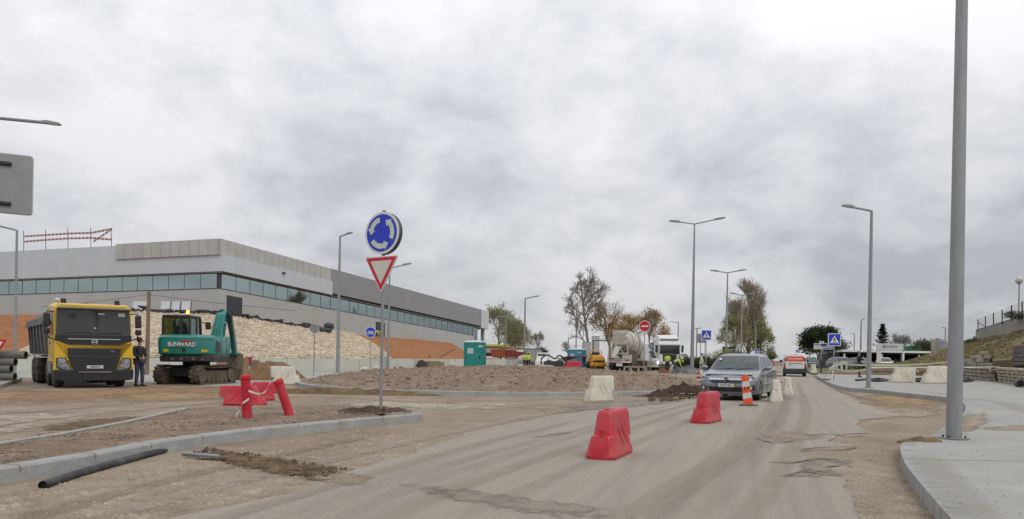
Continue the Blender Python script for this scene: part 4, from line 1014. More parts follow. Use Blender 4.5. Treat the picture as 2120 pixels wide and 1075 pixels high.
r, p, s = round_sign('red no entry sign on a post beside the concrete mixer', (1333,776), 58, (1333,675.5), 23.5, SRED, R(-6))
MB().box(-.62*s, .62*s, -.026, -.019, -.13*s, .13*s).build('white_bar', SWHT, p, smooth=0)
round_sign('grey back of a small round sign by the mixer front', (1346,762), 74, (1348.5,717), 10.5, None, 0, back=True)
# back of a rectangular sign beside the tallest double lamp
b = GD(1451, 78); r = thing('road_sign', 'grey back of a rectangular sign beside the tallest lamp post', 'road sign', b, R(3)); z = P3(1448,700.5,78).z - b.z
MB().cyl((-.1, -.06, -.1), (-.1, -.06, z + .4), .04, n=8).build('pole', GALV, r); MB().cyl((.35, -.06, -.1), (.35, -.06, z + .7), .03, n=8).build('pole', GALV, r)
MB().box(-.5, .5, -.015, .015, z - .45, z + .45).build('sign_plate', ALU, r, bev=.03, smooth=0)
# large sign seen from behind at the left edge
b = G(-12, 880, hz_); r = thing('road_sign', 'big grey back of a rectangular sign cut by the left edge of the photo', 'road sign', b, R(24)); d = b.y
z0, z1 = P3(20, 439, d).z - b.z, P3(20, 317, d).z - b.z; w1 = (P3(52, 380, d).x - b.x) / math.cos(R(24)); w0 = -.42
MB().prism(rpoly([(w0, z0), (w1, z0), (w1, z1), (w0, z1)], .05), 'y', .0, .02).build('sign_plate', ALU, r, smooth=0)
MB().prism(rpoly([(w0 - .015, z0 - .015), (w1 + .015, z0 - .015), (w1 + .015, z1 + .015), (w0 - .015, z1 + .015)], .06), 'y', .023, .03).build('sign_front', SWHT, r, smooth=0)
MB().cyl((w0 + .1, -.05, -.2), (w0 + .1, -.05, z1 - .03), .035, n=12).build('pole', GALV, r)
for py in (338, 421):
    zz_ = P3(10, py, d).z - b.z; m = MB(); m.box(w0 + .05, w0 + .05 + (w1 - w0) * .62, -.05, -.003, zz_ - .012, zz_ + .012); m.box(w0 + .05, w0 + .05 + (w1 - w0) * .62, -.03, -.002, zz_ - .03, zz_ + .03); m.build('bracket', BLACK, r, smooth=0)
# red bordered triangle cut by the left edge, half hidden by the stacked pipes
b = GD(-6, 31, 770); r = thing('road_sign', 'red bordered triangular sign cut by the left edge above the concrete pipes', 'road sign', b, R(20)); z = P3(0, 703, 31).z - b.z
m = MB(); m.prism(rpoly([(-.42, 0), (.32, 0), (-.05, -.66)], .04), 'y', 0, .02); p = m.build('sign_plate', SRED, r, smooth=0); p.location = (0, 0, z)
MB().prism([(-.28, -.08), (.18, -.08), (-.05, -.50)], 'y', -.008, -.001).build('face', SWHT, p, smooth=0); MB().cyl((-.05, .06, -.1), (-.05, .06, z), .03, n=8).build('pole', GALV, r)
# direction signs
b = GD(1700.5, 66, 760); b = P3(1700.5, 757, 66); b.z = zg(b.x, b.y) + .15
r = thing('direction_sign', 'blue and yellow direction arrows on a green post before the round tree', 'direction sign', b, R(-4)); zc = lambda py: P3(1700, py, 66).z - b.z; X_ = lambda px: P3(px, 720, 66).x - b.x
GRN = mat('post_green', (.03, .05, .035), .5, var=.1)
MB().cyl((0, .06, -.1), (0, .06, zc(709)), .05, n=10).build('pole', GALV, r); MB().cyl((0, .06, 0), (0, .06, zc(745)), .075, n=10).build('pole_base', GRN, r)
def plate(nm, x0, x1, y0, y1, mt, txt, tm, yy=0, arrow=False, sz=.6, par=None, tx=0):
    a, b_, c, d_ = X_(x0), X_(x1), zc(y1), zc(y0)
    pp = [(a, c), (b_, c), (b_, d_), (a, d_)]
    o = MB().prism(pp, 'y', yy - .02, yy + .02).build(nm, SWHT, r, smooth=0); e = .045
    MB().prism([(a + e, c + e), (b_ - e, c + e), (b_ - e, d_ - e), (a + e, d_ - e)], 'y', yy - .028, yy - .0205).build('face', mt, o, smooth=0)
    if txt: lettering(txt, (d_ - c) * sz, FRONT((a + b_) / 2 + tx, yy - .034, (c + d_) / 2), tm, o)
    return o
NAVY = mat('sign_navy', (.006, .016, .12), .4, var=.05)
plate('upper_arrow', 1685.3, 1727, 711, 718.5, NAVY, 'II-FF', SWHT, sz=.85, tx=.42)
plate('lower_arrow', 1703, 1727, 718.7, 723.3, mat('sign_midblue', (.03, .12, .42), .4), '', SWHT, yy=.03)
plate('yellow_plate', 1685.3, 1701.5, 718.8, 723.5, mat('sign_yellow', (.50, .47, .08), .4, var=.06), '', BLACK)
plate('top_plate', 1696, 1705.5, 706.5, 710.8, mat('plate_olive', (.22, .22, .15), .5), '', BLACK)
u_ = MB().prism([(X_(1687), zc(716)), (X_(1700), zc(716)), (X_(1700), zc(714.2)), (X_(1687), zc(714.2))], 'y', -.036, -.0285).build('word_strip', SWHT, r, smooth=0)
# CHMT sign
b = GD(1850, 84, 740); r = thing('sign_board', 'wide white lettered sign board on white legs before the dark conifer', 'sign board', b, R(-3)); X_ = lambda px: P3(px, 722, 84).x - b.x; zc = lambda py: P3(1850, py, 84).z - b.z
MB().box(X_(1816), X_(1869), -.12, .12, zc(726.5), zc(712)).build('board', mat('board_white', (.56, .60, .59), .5, var=.03, scale=1), r, bev=.02, smooth=0)
for px in (1818.5, 1822.5, 1869.5): MB().box(X_(px) - .09, X_(px) + .09, -.1, .1, -.1, zc(726.6)).build('leg', WHITE, r, smooth=0)
MB().box(X_(1869.1), X_(1870.6), -.14, .14, zc(726.5), zc(711.7)).build('end_frame', ALU, r, smooth=0)
LT = mat('lettering_grey', (.07, .09, .11), .5)
lettering('CHMT', .34, FRONT(X_(1845.5), -.13, zc(718.3)), LT, r, depth=.006, sx=1.25)
m = MB(); 
for a0, a1, rr_ in ((60, 300, .15), (-30, 40, .16), (90, 250, .07)): m.tube([(X_(1830.5) + math.cos(R(a0 + (a1 - a0) * k / 8)) * rr_, -.128, zc(718.3) + math.sin(R(a0 + (a1 - a0) * k / 8)) * rr_) for k in range(9)], .028, 5)
m.build('emblem', LT, r)

# ------------------------------------------------------------------ water-filled barriers, bollards, beacons
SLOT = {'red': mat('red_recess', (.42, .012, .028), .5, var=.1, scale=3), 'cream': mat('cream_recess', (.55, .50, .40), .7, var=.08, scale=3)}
HOLE = mat('filler_hole', (.012, .008, .008), .9)
def barrier(label, loc, rz, col='red', group=None, L=1.0, Hh=.66, tilt=True, scale=1.0):
    mt = REDP if col == 'red' else CREAM; r = thing('plastic_barrier', label, 'barrier', loc, rz, group, tilt, scale)
    zl = Hh * .50
    def sec(x, w0, z0): return x, w0, z0
    lo = MB()                    # lower block: chamfered plan, flaring to the foot
    def plan(x0, x1, w, c, z): return [(x0 + c, -w, z), (x1 - c, -w, z), (x1, -w + c, z), (x1, w - c, z), (x1 - c, w, z), (x0 + c, w, z), (x0, w - c, z), (x0, -w + c, z)]
    PW = [(.0, .185), (.05, .205), (zl - .10, .160), (zl + .06, .130), (Hh - .06, .112), (Hh, .088)]
    def wz(z):
        for (za, wa), (zb, wb) in zip(PW[:-1], PW[1:]):
            if z <= zb: return wa + (wb - wa) * (z - za) / (zb - za)
        return PW[-1][1]
    lo.ring([plan(.0, L, .185, .07, .0), plan(-.008, L + .008, .205, .07, .05), plan(.045, L - .03, wz(zl - .10), .05, zl - .10), plan(.065, L - .04, wz(zl - .02), .045, zl - .02), plan(.085, L - .06, wz(zl) - .02, .04, zl)])
    body = lo.build('lower_block', mt, r, bev=.008, smooth=28)
    x0u, x1u = .19, L + .10      # upper block, shifted along so that neighbours interlock; its flanks run on from the lower ones
    up = MB(); up.ring([plan(x0u - .05, x1u - .02, wz(zl - .06) - .004, .05, zl - .06), plan(x0u - .02, x1u, wz(zl + .06), .05, zl + .06), plan(x0u + .015, x1u, wz(Hh - .06), .05, Hh - .06), plan(x0u + .03, x1u - .008, wz(Hh - .02), .045, Hh - .02), plan(x0u + .05, x1u - .03, .085, .04, Hh)])
    ub = up.build('upper_block', mt, r, bev=.008, smooth=28)
    m = MB(); m.lathe([(.034, Hh - .01), (.036, Hh + .012), (.028, Hh + .012), (.027, Hh + .003)], 14, (x0u + .14, 0, 0), caps=False); m.build('filler_rim', mt, ub)
    m = MB(); m.lathe([(.001, Hh + .004), (.029, Hh + .005)], 14, (x0u + .14, 0, 0), caps=False); m.build('filler_hole', HOLE, ub)
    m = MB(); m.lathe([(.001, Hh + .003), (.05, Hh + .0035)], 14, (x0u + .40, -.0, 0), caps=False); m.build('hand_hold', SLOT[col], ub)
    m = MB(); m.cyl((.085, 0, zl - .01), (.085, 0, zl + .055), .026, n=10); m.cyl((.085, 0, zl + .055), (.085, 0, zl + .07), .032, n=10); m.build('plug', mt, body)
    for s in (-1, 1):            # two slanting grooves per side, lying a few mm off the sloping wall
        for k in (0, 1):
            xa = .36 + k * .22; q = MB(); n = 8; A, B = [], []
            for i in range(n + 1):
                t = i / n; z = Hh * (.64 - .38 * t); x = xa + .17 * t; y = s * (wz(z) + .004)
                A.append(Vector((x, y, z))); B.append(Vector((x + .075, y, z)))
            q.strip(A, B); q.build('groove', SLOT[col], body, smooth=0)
    return r
def along_road(px): return R(90) - math.atan(.327)      # heading of the road
RD = R(71)
B1 = barrier('nearest red plastic barrier standing alone on the asphalt', G(1254, 950), R(58), 'red', 'red plastic barriers', 1.0, .62)
# give the first one its place: its near end is the left one in the picture
def place(o, px, py, rz, dz=0.0, tilt=True):
    o.location = G(px, py, dz); M = Vector((0, 0, 1)).rotation_difference(NRM).to_matrix().to_4x4() @ Matrix.Rotation(rz, 4, 'Z'); o.rotation_euler = M.to_euler()
place(B1, 1241, 954, R(68))
B2 = dup(B1, G(1447, 878), R(60), 'second red plastic barrier in front of the silver car', 'red plastic barriers', True)
B3 = dup(B1, G(549, 840), R(176), 'red plastic barrier lying side on behind the red bollards', 'red plastic barriers', True, 1.1); B3.scale = (1.05, 1, .80)
B4 = dup(B1, G(512, 831), R(50), 'red plastic barrier mostly hidden behind the upright red bollard', 'red plastic barriers', True, .85); B4.scale = (.8, .85, .85)
B5 = dup(B1, G(1596, 799), R(71), 'red barrier standing just behind the tail of the silver car', 'red plastic barriers', True, 1.1)
B6 = dup(B1, P3(1166, 768.5, 46), R(-4), 'red barrier lying on the soil beside the red dumper', 'red plastic barriers', True, .95)
W1 = barrier('cream barrier standing on the roundabout kerb nearest the camera', G(1212, 832), R(8), 'cream', 'cream plastic barriers', 1.02, .68)
gW = 'cream plastic barriers'
place(W1, 1216, 833, R(42)); W1.scale = (.95, 1, 1.12)
def wb_(px, py, rz, label, sc=1.0, d=None, dz=0):
    loc = G(px, py, dz) if d is None else P3(px, py, d); o = dup(W1, loc, rz, label, gW, True); o.scale = (sc, sc, sc * 1.04); return o
wb_(622, 797, R(183), 'cream barrier at the foot of the brown earth pile', 1.12)
wb_(1608, 834, R(75), 'nearest of the cream barriers in the row beside the silver car', .95)
wb_(1632, 820, R(75), 'second cream barrier in the row, between the car and the white van', .92)
wb_(1843, 792, R(2), 'cream barrier with a wavy broken top on the right pavement', 1.15, dz=.15)
wb_(1909, 794, R(0), 'cream barrier on the pavement right beside the thick lamp post', 1.25, dz=.15)
wb_(1687, 773.5, R(80), 'cream barrier on the kerb below the direction signs', 1.1, dz=.1)
wb_(724, 765, R(-8), 'cream barrier lying among rubble in front of the concrete wall', 1.1)
for i, (px, py, c) in enumerate(((1591, 772, 0), (1597, 764, 0), (1601, 758.5, 1), (1604, 755, 0), (1606, 752.5, 0), (1613, 757, 1), (1590, 758, 0))):
    o = dup(B1 if c else W1, G(px, py), RD + R(3 * i), ('small red barrier' if c else 'small cream barrier') + ' far up the road, ' + ('nearest of the row', 'second of the row', 'third of the row', 'fourth of the row', 'last of the row', 'closest to the white van', 'leftmost by the soil')[i], 'far barriers along the road', True); o.scale = (1.1,) * 3
tag(W1, 'cream barrier standing on the roundabout kerb nearest the camera')

# heap of broken white pieces next to the lying barrier
m = MB(); rnd = random.Random(4)
for k in range(16):
    p = Vector((rnd.uniform(-1.1, 1.3), rnd.uniform(-.5, .5), rnd.uniform(0, .25))); s_ = rnd.uniform(.12, .3); q = Matrix.Rotation(rnd.uniform(0, 3), 3, Vector((rnd.random(), rnd.random(), rnd.random())).normalized())
    m.hexa([p + q @ Vector((x * s_, y * s_ * .7, z * s_ * .6)) for z in (-1, 1) for x, y in ((-1,-1),(1,-1),(1,1),(-1,1))])
r_ = m.build('rubble_pieces', CREAM, smooth=0); r_.location = G(757, 768); r_['kind'] = 'stuff'

def bollard(label, base, top, r=.088):
    b = G(base[0], base[1], hz_); d = b.y; t = P3(top[0], top[1], d - .05) - b
    o = thing('bollard', label, 'bollard', b, group='red plastic bollards'); q = t.normalized().to_track_quat('Z', 'Y'); n = 26; L = t.length
    prof = [(r * .97, -.06)]
    for k in range(n): z = L * (k + .5) / n; prof += [(r * (1.0 if k % 2 else .982), z - L / n * .35), (r * (1.0 if k % 2 else .982), z + L / n * .35)]
    prof += [(r * .9, L), (r * .1, L + .004)]
    m = MB(); m.lathe(prof, 20); m.shift(0, q.to_matrix().to_4x4()); m.build('tube', REDP, o, smooth=50)
    m = MB(); m.lathe([(r * .98, L - .10), (r * 1.06, L - .09), (r * 1.06, L - .02), (r * .95, L + .006), (r * .2, L + .012)], 20, caps=False); m.shift(0, q.to_matrix().to_4x4()); m.build('cap', REDP, o, smooth=50)
    return o, b + t
bo1, t1 = bollard('upright red ribbed bollard on the gravel island', (511.5, 863), (508, 777))
bo2, t2 = bollard('red ribbed bollard leaning to the left on the gravel island', (599, 857), (575, 786))
TAPE = bpy.data.materials.new('barrier_tape'); TAPE.use_nodes = True; t = TAPE.node_tree
wv = t.nodes.new('ShaderNodeTexWave'); wv.inputs['Scale'].default_value = 1.6; wv.bands_direction = 'DIAGONAL'; cr = t.nodes.new('ShaderNodeValToRGB'); cr.color_ramp.interpolation = 'CONSTANT'
cr.color_ramp.elements[0].color = (.62, .60, .55, 1); cr.color_ramp.elements[1].position = .62; cr.color_ramp.elements[1].color = (.55, .10, .07, 1)
t.links.new(t.nodes.new('ShaderNodeTexCoord').outputs['Object'], wv.inputs['Vector']); t.links.new(wv.outputs[0], cr.inputs[0]); t.links.new(cr.outputs[0], t.nodes['Principled BSDF'].inputs['Base Color'])
TAPEW = mat('tape_white', (.62, .62, .50), .5, var=.08, scale=2)
def ribbon(pts, w, mt, twist=0.0, name='tape', parent=None, n=10):
    pts = catmull([tuple(p) for p in pts], n); m = MB(); a, b = [], []
    for i, p in enumerate(pts):
        th = twist * math.sin(i * .55); v = Vector((math.sin(th) * .3, math.sin(th) * .6, math.cos(th))) * w / 2; a.append(Vector(p) + v); b.append(Vector(p) - v)
    m.strip(a, b); return m.build(name, mt, parent, smooth=60)
tp = thing('barrier_tape', 'red and white tape sagging between the two red bollards', 'barrier tape', G(540, 855, hz_)); o_ = tp.location.copy()
ribbon([t1 + Vector((.09, -.09, -.28)) - o_, t1 + Vector((.25, -.05, -.33)) - o_, t1.lerp(t2, .6) + Vector((0, 0, -.26)) - o_, t2 + Vector((-.12, -.08, -.06)) - o_, t2 + Vector((.0, -.1, -.01)) - o_], .035, TAPEW, .5, 'hanging_span', tp)
ribbon([t1 + Vector((-.10, -.05, -.62)) - o_, t1 + Vector((-.02, -.10, -.52)) - o_, t1 + Vector((.10, -.07, -.42)) - o_], .045, TAPE, .4, 'knot', tp)
ribbon([t1 + Vector((-.06, -.09, -.62)) - o_, t1 + Vector((-.11, -.12, -.75)) - o_, t1 + Vector((-.09, -.10, -.86)) - o_], .05, TAPE, .6, 'loose_end', tp)
# small red topped post behind
b = GD(517, 24.5, 790); r = thing('marker_post', 'thin post with a red cap wrapped in tape behind the red bollards', 'marker post', b); z = P3(518, 741, 24.5).z - b.z
MB().cyl((0, 0, -.1), (0, 0, z), .02, n=8).build('rod', DARKM, r); m = MB(); m.lathe([(.02, z - .11), (.05, z - .09), (.05, z - .02), (.085, z - .01), (.085, z + .02), (.02, z + .03)], 14); m.build('cap', REDP, r)
ribbon([(-.02, -.03, z * .78), (.03, -.05, z * .62), (-.04, -.05, z * .45), (.06, -.06, z * .25), (.3, -.3, z * .12)], .07, TAPE, .8, 'tape', r)

ORG = mat('fluorescent_orange', (.78, .09, .035), .45, var=.04); BAND = mat('reflective_band', (.60, .58, .53), .4, var=.05)
def beacon(label, loc, h, mtc, tilt_x=0.0, rz=0, group='striped traffic beacons', foot=True, name='traffic_beacon'):
    r = thing(name, label, 'traffic beacon', loc, rz, group, True)
    if foot:
        m = MB(); m.prism(rpoly([(-.24, -.15), (.24, -.15), (.24, .15), (-.24, .15)], .08), 'z', 0, .055); m.build('foot', mat('dusty_rubber', (.16, .145, .12), .9, var=.2), r, bev=.012, smooth=30)
        MB().box(-.09, .07, -.155, -.1505, .01, .035).build('foot_slot', BLACK, r, smooth=0)
    M = Matrix.Translation((0, 0, .05)) @ Matrix.Rotation(tilt_x, 4, 'Y')
    def quad(z0, z1, mt, nm):
        w = lambda z: .135 - .05 * z / h
        m = MB(); m.hexa([(-w(z0), -.03, z0), (w(z0), -.03, z0), (w(z0), .03, z0), (-w(z0), .03, z0), (-w(z1), -.03, z1), (w(z1), -.03, z1), (w(z1), .03, z1), (-w(z1), .03, z1)]); m.shift(0, M); return m.build(nm, mt, r, bev=.006, seg=1, smooth=0)
    n = 5
    for k in range(n): quad(h * k / n + .001, h * (k + 1) / n, mtc if k % 2 == 0 else BAND, 'coloured_band' if k % 2 == 0 else 'reflective_band')
    m = MB()
    for x in (-.05, .05): m.hexa([(x - .022 + a, y, h * .52 + c) for c in (0, .075) for a, y in ((0, -.0345), (.044, -.0345), (.044, -.0305), (0, -.0305))])
    m.shift(0, M); m.build('slot', BLACK, r, smooth=0); return r
beacon('orange and silver traffic beacon leaning in front of the silver car', G(1549, 841), .80, ORG, R(-9), R(6))
beacon('red and white striped beacon left of the silver car on the dirt', G(1446, 795), .52, SRED, R(0), R(2))
o_ = beacon('faded pink striped beacon behind the cream barrier row', G(1612, 793), .62, mat('faded_pink', (.50, .26, .20), .6), 0, R(5))
# white tube beside the striped beacon
b = G(1455, 797); r = thing('pipe_stub', 'pale plastic pipe leaning between the striped beacon and the car', 'pipe', b); m = MB(); m.cyl((.05, 0, 0), (-.12, .02, .72), .085, n=14); m.build('tube', CREAM, r)

# tape line across the right pavement
def post(label, foot, top, dz=.15, legs=True):
    b = G(foot[0], foot[1], dz); r = thing('tape_post', label, 'post', b, group='posts holding the barrier tape'); z = P3(top[0], top[1], b.y).z - b.z; dx = P3(top[0], top[1], b.y).x - b.x
    MB().cyl((0, 0, 0), (dx, 0, z), .028, n=8).build('stake', WHITE, r)
    if legs: MB().cyl((-.75, -.4, -.02), (dx, 0, z * .75), .022, n=6).build('stay', GALV, r); MB().box(-.95, -.35, -.55, -.25, -.02, .06).build('foot', WOOD, r, smooth=0)
    return r, b + Vector((dx, 0, z))
pA, tA = post('tape post leaning on a stay beside the crossing sign pole', (1723, 787), (1726, 752))
pB, tB = post('white stake between the two cream barriers on the pavement', (1894, 793), (1891.5, 761), legs=False)
pC, tC = post('white stake at the right edge holding the tape', (2112, 775), (2115, 757), legs=False)
pD, tD = post('short leaning white stake behind the wavy barrier', (1900, 772), (1896, 761), legs=False)
tpz = thing('barrier_tape', 'long pale barrier tape strung over the right pavement', 'barrier tape', tA); o_ = tA
LP2 = P3(1801, 758, 36.5)
ribbon([tA - o_, LP2.lerp(tA, .4) - o_, P3(1800, 756.5, 37.0) - o_], .075, mat('tape_yellowish', (.60, .62, .34), .5, var=.08), .2, 'upper_tape', tpz)
ribbon([tA + Vector((0, 0, -.28)) - o_, LP2.lerp(tA, .5) + Vector((0, 0, -.36)) - o_, P3(1800, 764, 37.0) - o_], .075, TAPEW, .2, 'lower_tape', tpz)
ribbon([P3(1802, 755.5, 37.0) - o_, P3(1880, 756, 43) - o_, P3(1975, 749, 40) - o_], .07, MATS['tape_yellowish'], .2, 'upper_tape', tpz)
ribbon([P3(1802, 761, 37.0) - o_, tB - o_, P3(1960, 760.5, 42) - o_, P3(2040, 760, 42) - o_, tC - o_], .07, TAPEW, .15, 'lower_tape', tpz)
for px, py in ((1896, 762), (1921, 763), (2046, 760)): ribbon([P3(px, py, 41.5) - o_, P3(px + 3, py + 5, 41.5) - o_, P3(px + 6, py + 9, 41.5) - o_], .07, TAPEW, .3, 'loose_end', tpz)

# hoses and mats on the pavement
def hose(label, pts, dz, r=.05, nm='black_hose'):
    b = G(pts[0][0], pts[0][1], dz); q = [G(a, c, dz) - b + Vector((0, 0, r)) for a, c in pts]; m = MB(); m.tube(catmull([tuple(p) for p in q], 6), r, 8); o = m.build(nm, BLACK); o.location = b; return tag(o, label, 'hose')
hose('flat black hose behind the lamp post on the right pavement', ((1772,789.5),(1790,788),(1803,787),(1822,786.5),(1838,789),(1820,791),(1800,790)), .15, .06)
hose('black hose loop between the two cream barriers', ((1886,790),(1896,787.5),(1908,786.5),(1916,790),(1905,791.5),(1890,791.5)), .15, .07)
hose('coiled black hose right of the thick lamp post', ((1990,790.5),(2004,787),(2014,788.5),(2008,791),(1994,791.5),(2002,788.5)), .15, .06)
r = thing('pipe_end', 'short dark ribbed pipe lying at the right edge by the block planter', 'pipe', G(2113, 802, .15)); m = MB(); m.lathe([(.12, 0), (.17, 0), (.17, .06), (.15, .08), (.17, .1), (.17, .7), (.12, .7)], 18, (0, 0, .17), 'y'); m.shift(0, Matrix.Rotation(R(-25), 4, 'Z')); m.build('tube', DARKM, r); m = MB(); m.lathe([(.001, -.004), (.115, -.004)], 16, (0, 0, .17), 'y', caps=False); m.shift(0, Matrix.Rotation(R(-25), 4, 'Z')); m.build('bore', HOLE, r)
# black drain pipe by the near kerb
pp = [(88,1012),(160,988),(250,962),(340,938),(420,921),(450,915)]
b = G(88, 1012); m = MB(); q = [G(x, y) - b + Vector((0, 0, .030)) for x, y in pp]; q = [Vector(p) for p in catmull([tuple(p) for p in q], 12)]
PIPE = mat('pipe_dark', (.025, .027, .035), .55, var=.2, scale=6, dirt=(.15, .13, .11), dirt_amt=.5, dirt_scale=3)
L = 0; dens = resample(q, .02); rg = []
for i, p in enumerate(dens):
    t = (dens[min(i+1, len(dens)-1)] - dens[max(i-1, 0)]).normalized(); xa = t.cross(Vector((0, 0, 1))).normalized(); ya = xa.cross(t); rr_ = .048 if i % 2 else .043
    rg.append([p + xa * math.cos(2*math.pi*k/14) * rr_ + ya * math.sin(2*math.pi*k/14) * rr_ for k in range(14)])
dp = thing('drain_pipe', 'black corrugated drain pipe lying along the near kerb', 'pipe', b); m.ring(rg, 0, caps=False); m.build('tube', PIPE, dp, smooth=40)
m = MB(); t = (dens[1] - dens[0]).normalized(); xa = t.cross(Vector((0, 0, 1))).normalized(); ya = xa.cross(t); m.add([dens[0] + t * .03 + xa * math.cos(2*math.pi*k/14) * .041 + ya * math.sin(2*math.pi*k/14) * .041 for k in range(14)], [tuple(range(14))]); m.build('bore', HOLE, dp, smooth=0)
o = MB().box(-.32, .32, -.035, .035, 0, .03).build('plastic_strip', mat('blue_grey_plastic', (.25, .31, .36), .5), bev=.008, smooth=0); o.location = G(415, 944, .012); o.rotation_euler = (0, 0, R(-28)); tag(o, 'pale blue grey plastic strip on the ground by the drain pipe', 'plastic strip')
# survey stakes
for i, (a, b_, c, d_) in enumerate(((938,806,943,768),(1362,805,1361,776),(1400,790,1400,769))):
    p = G(a, b_, .1); q = P3(c, d_, p.y) - p; o = MB().cyl((0, 0, -.1), q, .014, .01, 6).build('survey_stake', WOOD); o.location = p
    tag(o, ('thin rusty stake standing in the middle of the soil island', 'thin stake in the soil right of the wooden trestle', 'thin stake in front of the tarpaulin heap')[i], 'stake', 'survey stakes')
# ------------------------------------------------------------------ vehicles: shared pieces
YEL = mat('truck_yellow', (.66, .42, .018), .35, var=.05, scale=2, coat=.3, dirt=(.40, .29, .10), dirt_amt=.35, dirt_scale=1.5)
VGL = mat('vehicle_glass', (.028, .036, .038), .04, var=.1, scale=1.5, spec=.9)
CGLS = mat('car_glass', (.050, .066, .066), .05, var=.25, scale=2.5, spec=.9)
CHR = mat('chrome', (.62, .63, .65), .12, 1.0, var=.02)
RIM = mat('wheel_rim', (.36, .37, .38), .35, .6, var=.08)
STEELR = mat('muddy_steel', (.16, .125, .09), .8, .2, var=.2, scale=6)
HEADL = mat('headlight_glass', (.30, .33, .35), .06, .2, var=.35, scale=16, coat=.8)
TAILR = mat('tail_red', (.30, .01, .012), .25, var=.1)
PLATE = mat('number_plate', (.58, .60, .60), .4, var=.02)
INK = mat('plate_ink', (.02, .022, .03), .5)
def wheel(par, x, y, z, r, w, rim=RIM, dual=False, nm='wheel', hub=.6, n=22):
    m = MB(); m.lathe([(r * hub, x - w/2 + .01), (r * .86, x - w/2), (r * .97, x - w * .42), (r, x - w * .3), (r, x + w * .3), (r * .97, x + w * .42), (r * .86, x + w/2), (r * hub, x + w/2 - .01)], n, (0, y, z), 'x')
    o = m.build(nm, RUBBER, par, smooth=35)
    m = MB(); s = 1 if x > 0 else -1; xe = x + s * w / 2
    m.lathe([(r * hub * 1.01, xe - s * .02), (r * hub * .92, xe - s * .005), (r * hub * .75, xe - s * .045), (r * hub * .3, xe - s * .03), (r * .05, xe - s * .02)][::1 if s < 0 else 1], n, (0, y, z), 'x', caps=False)
    for k in range(5):
        a = 2 * math.pi * k / 5; c, q = math.cos(a), math.sin(a); p0 = Vector((xe - s * .012, y + c * r * .12, z + q * r * .12)); p1 = Vector((xe - s * .004, y + c * r * hub * .95, z + q * r * hub * .95)); m.cyl(p0, p1, r * .07, r * .055, 5)
    m.build('rim', rim, o, smooth=40); return o

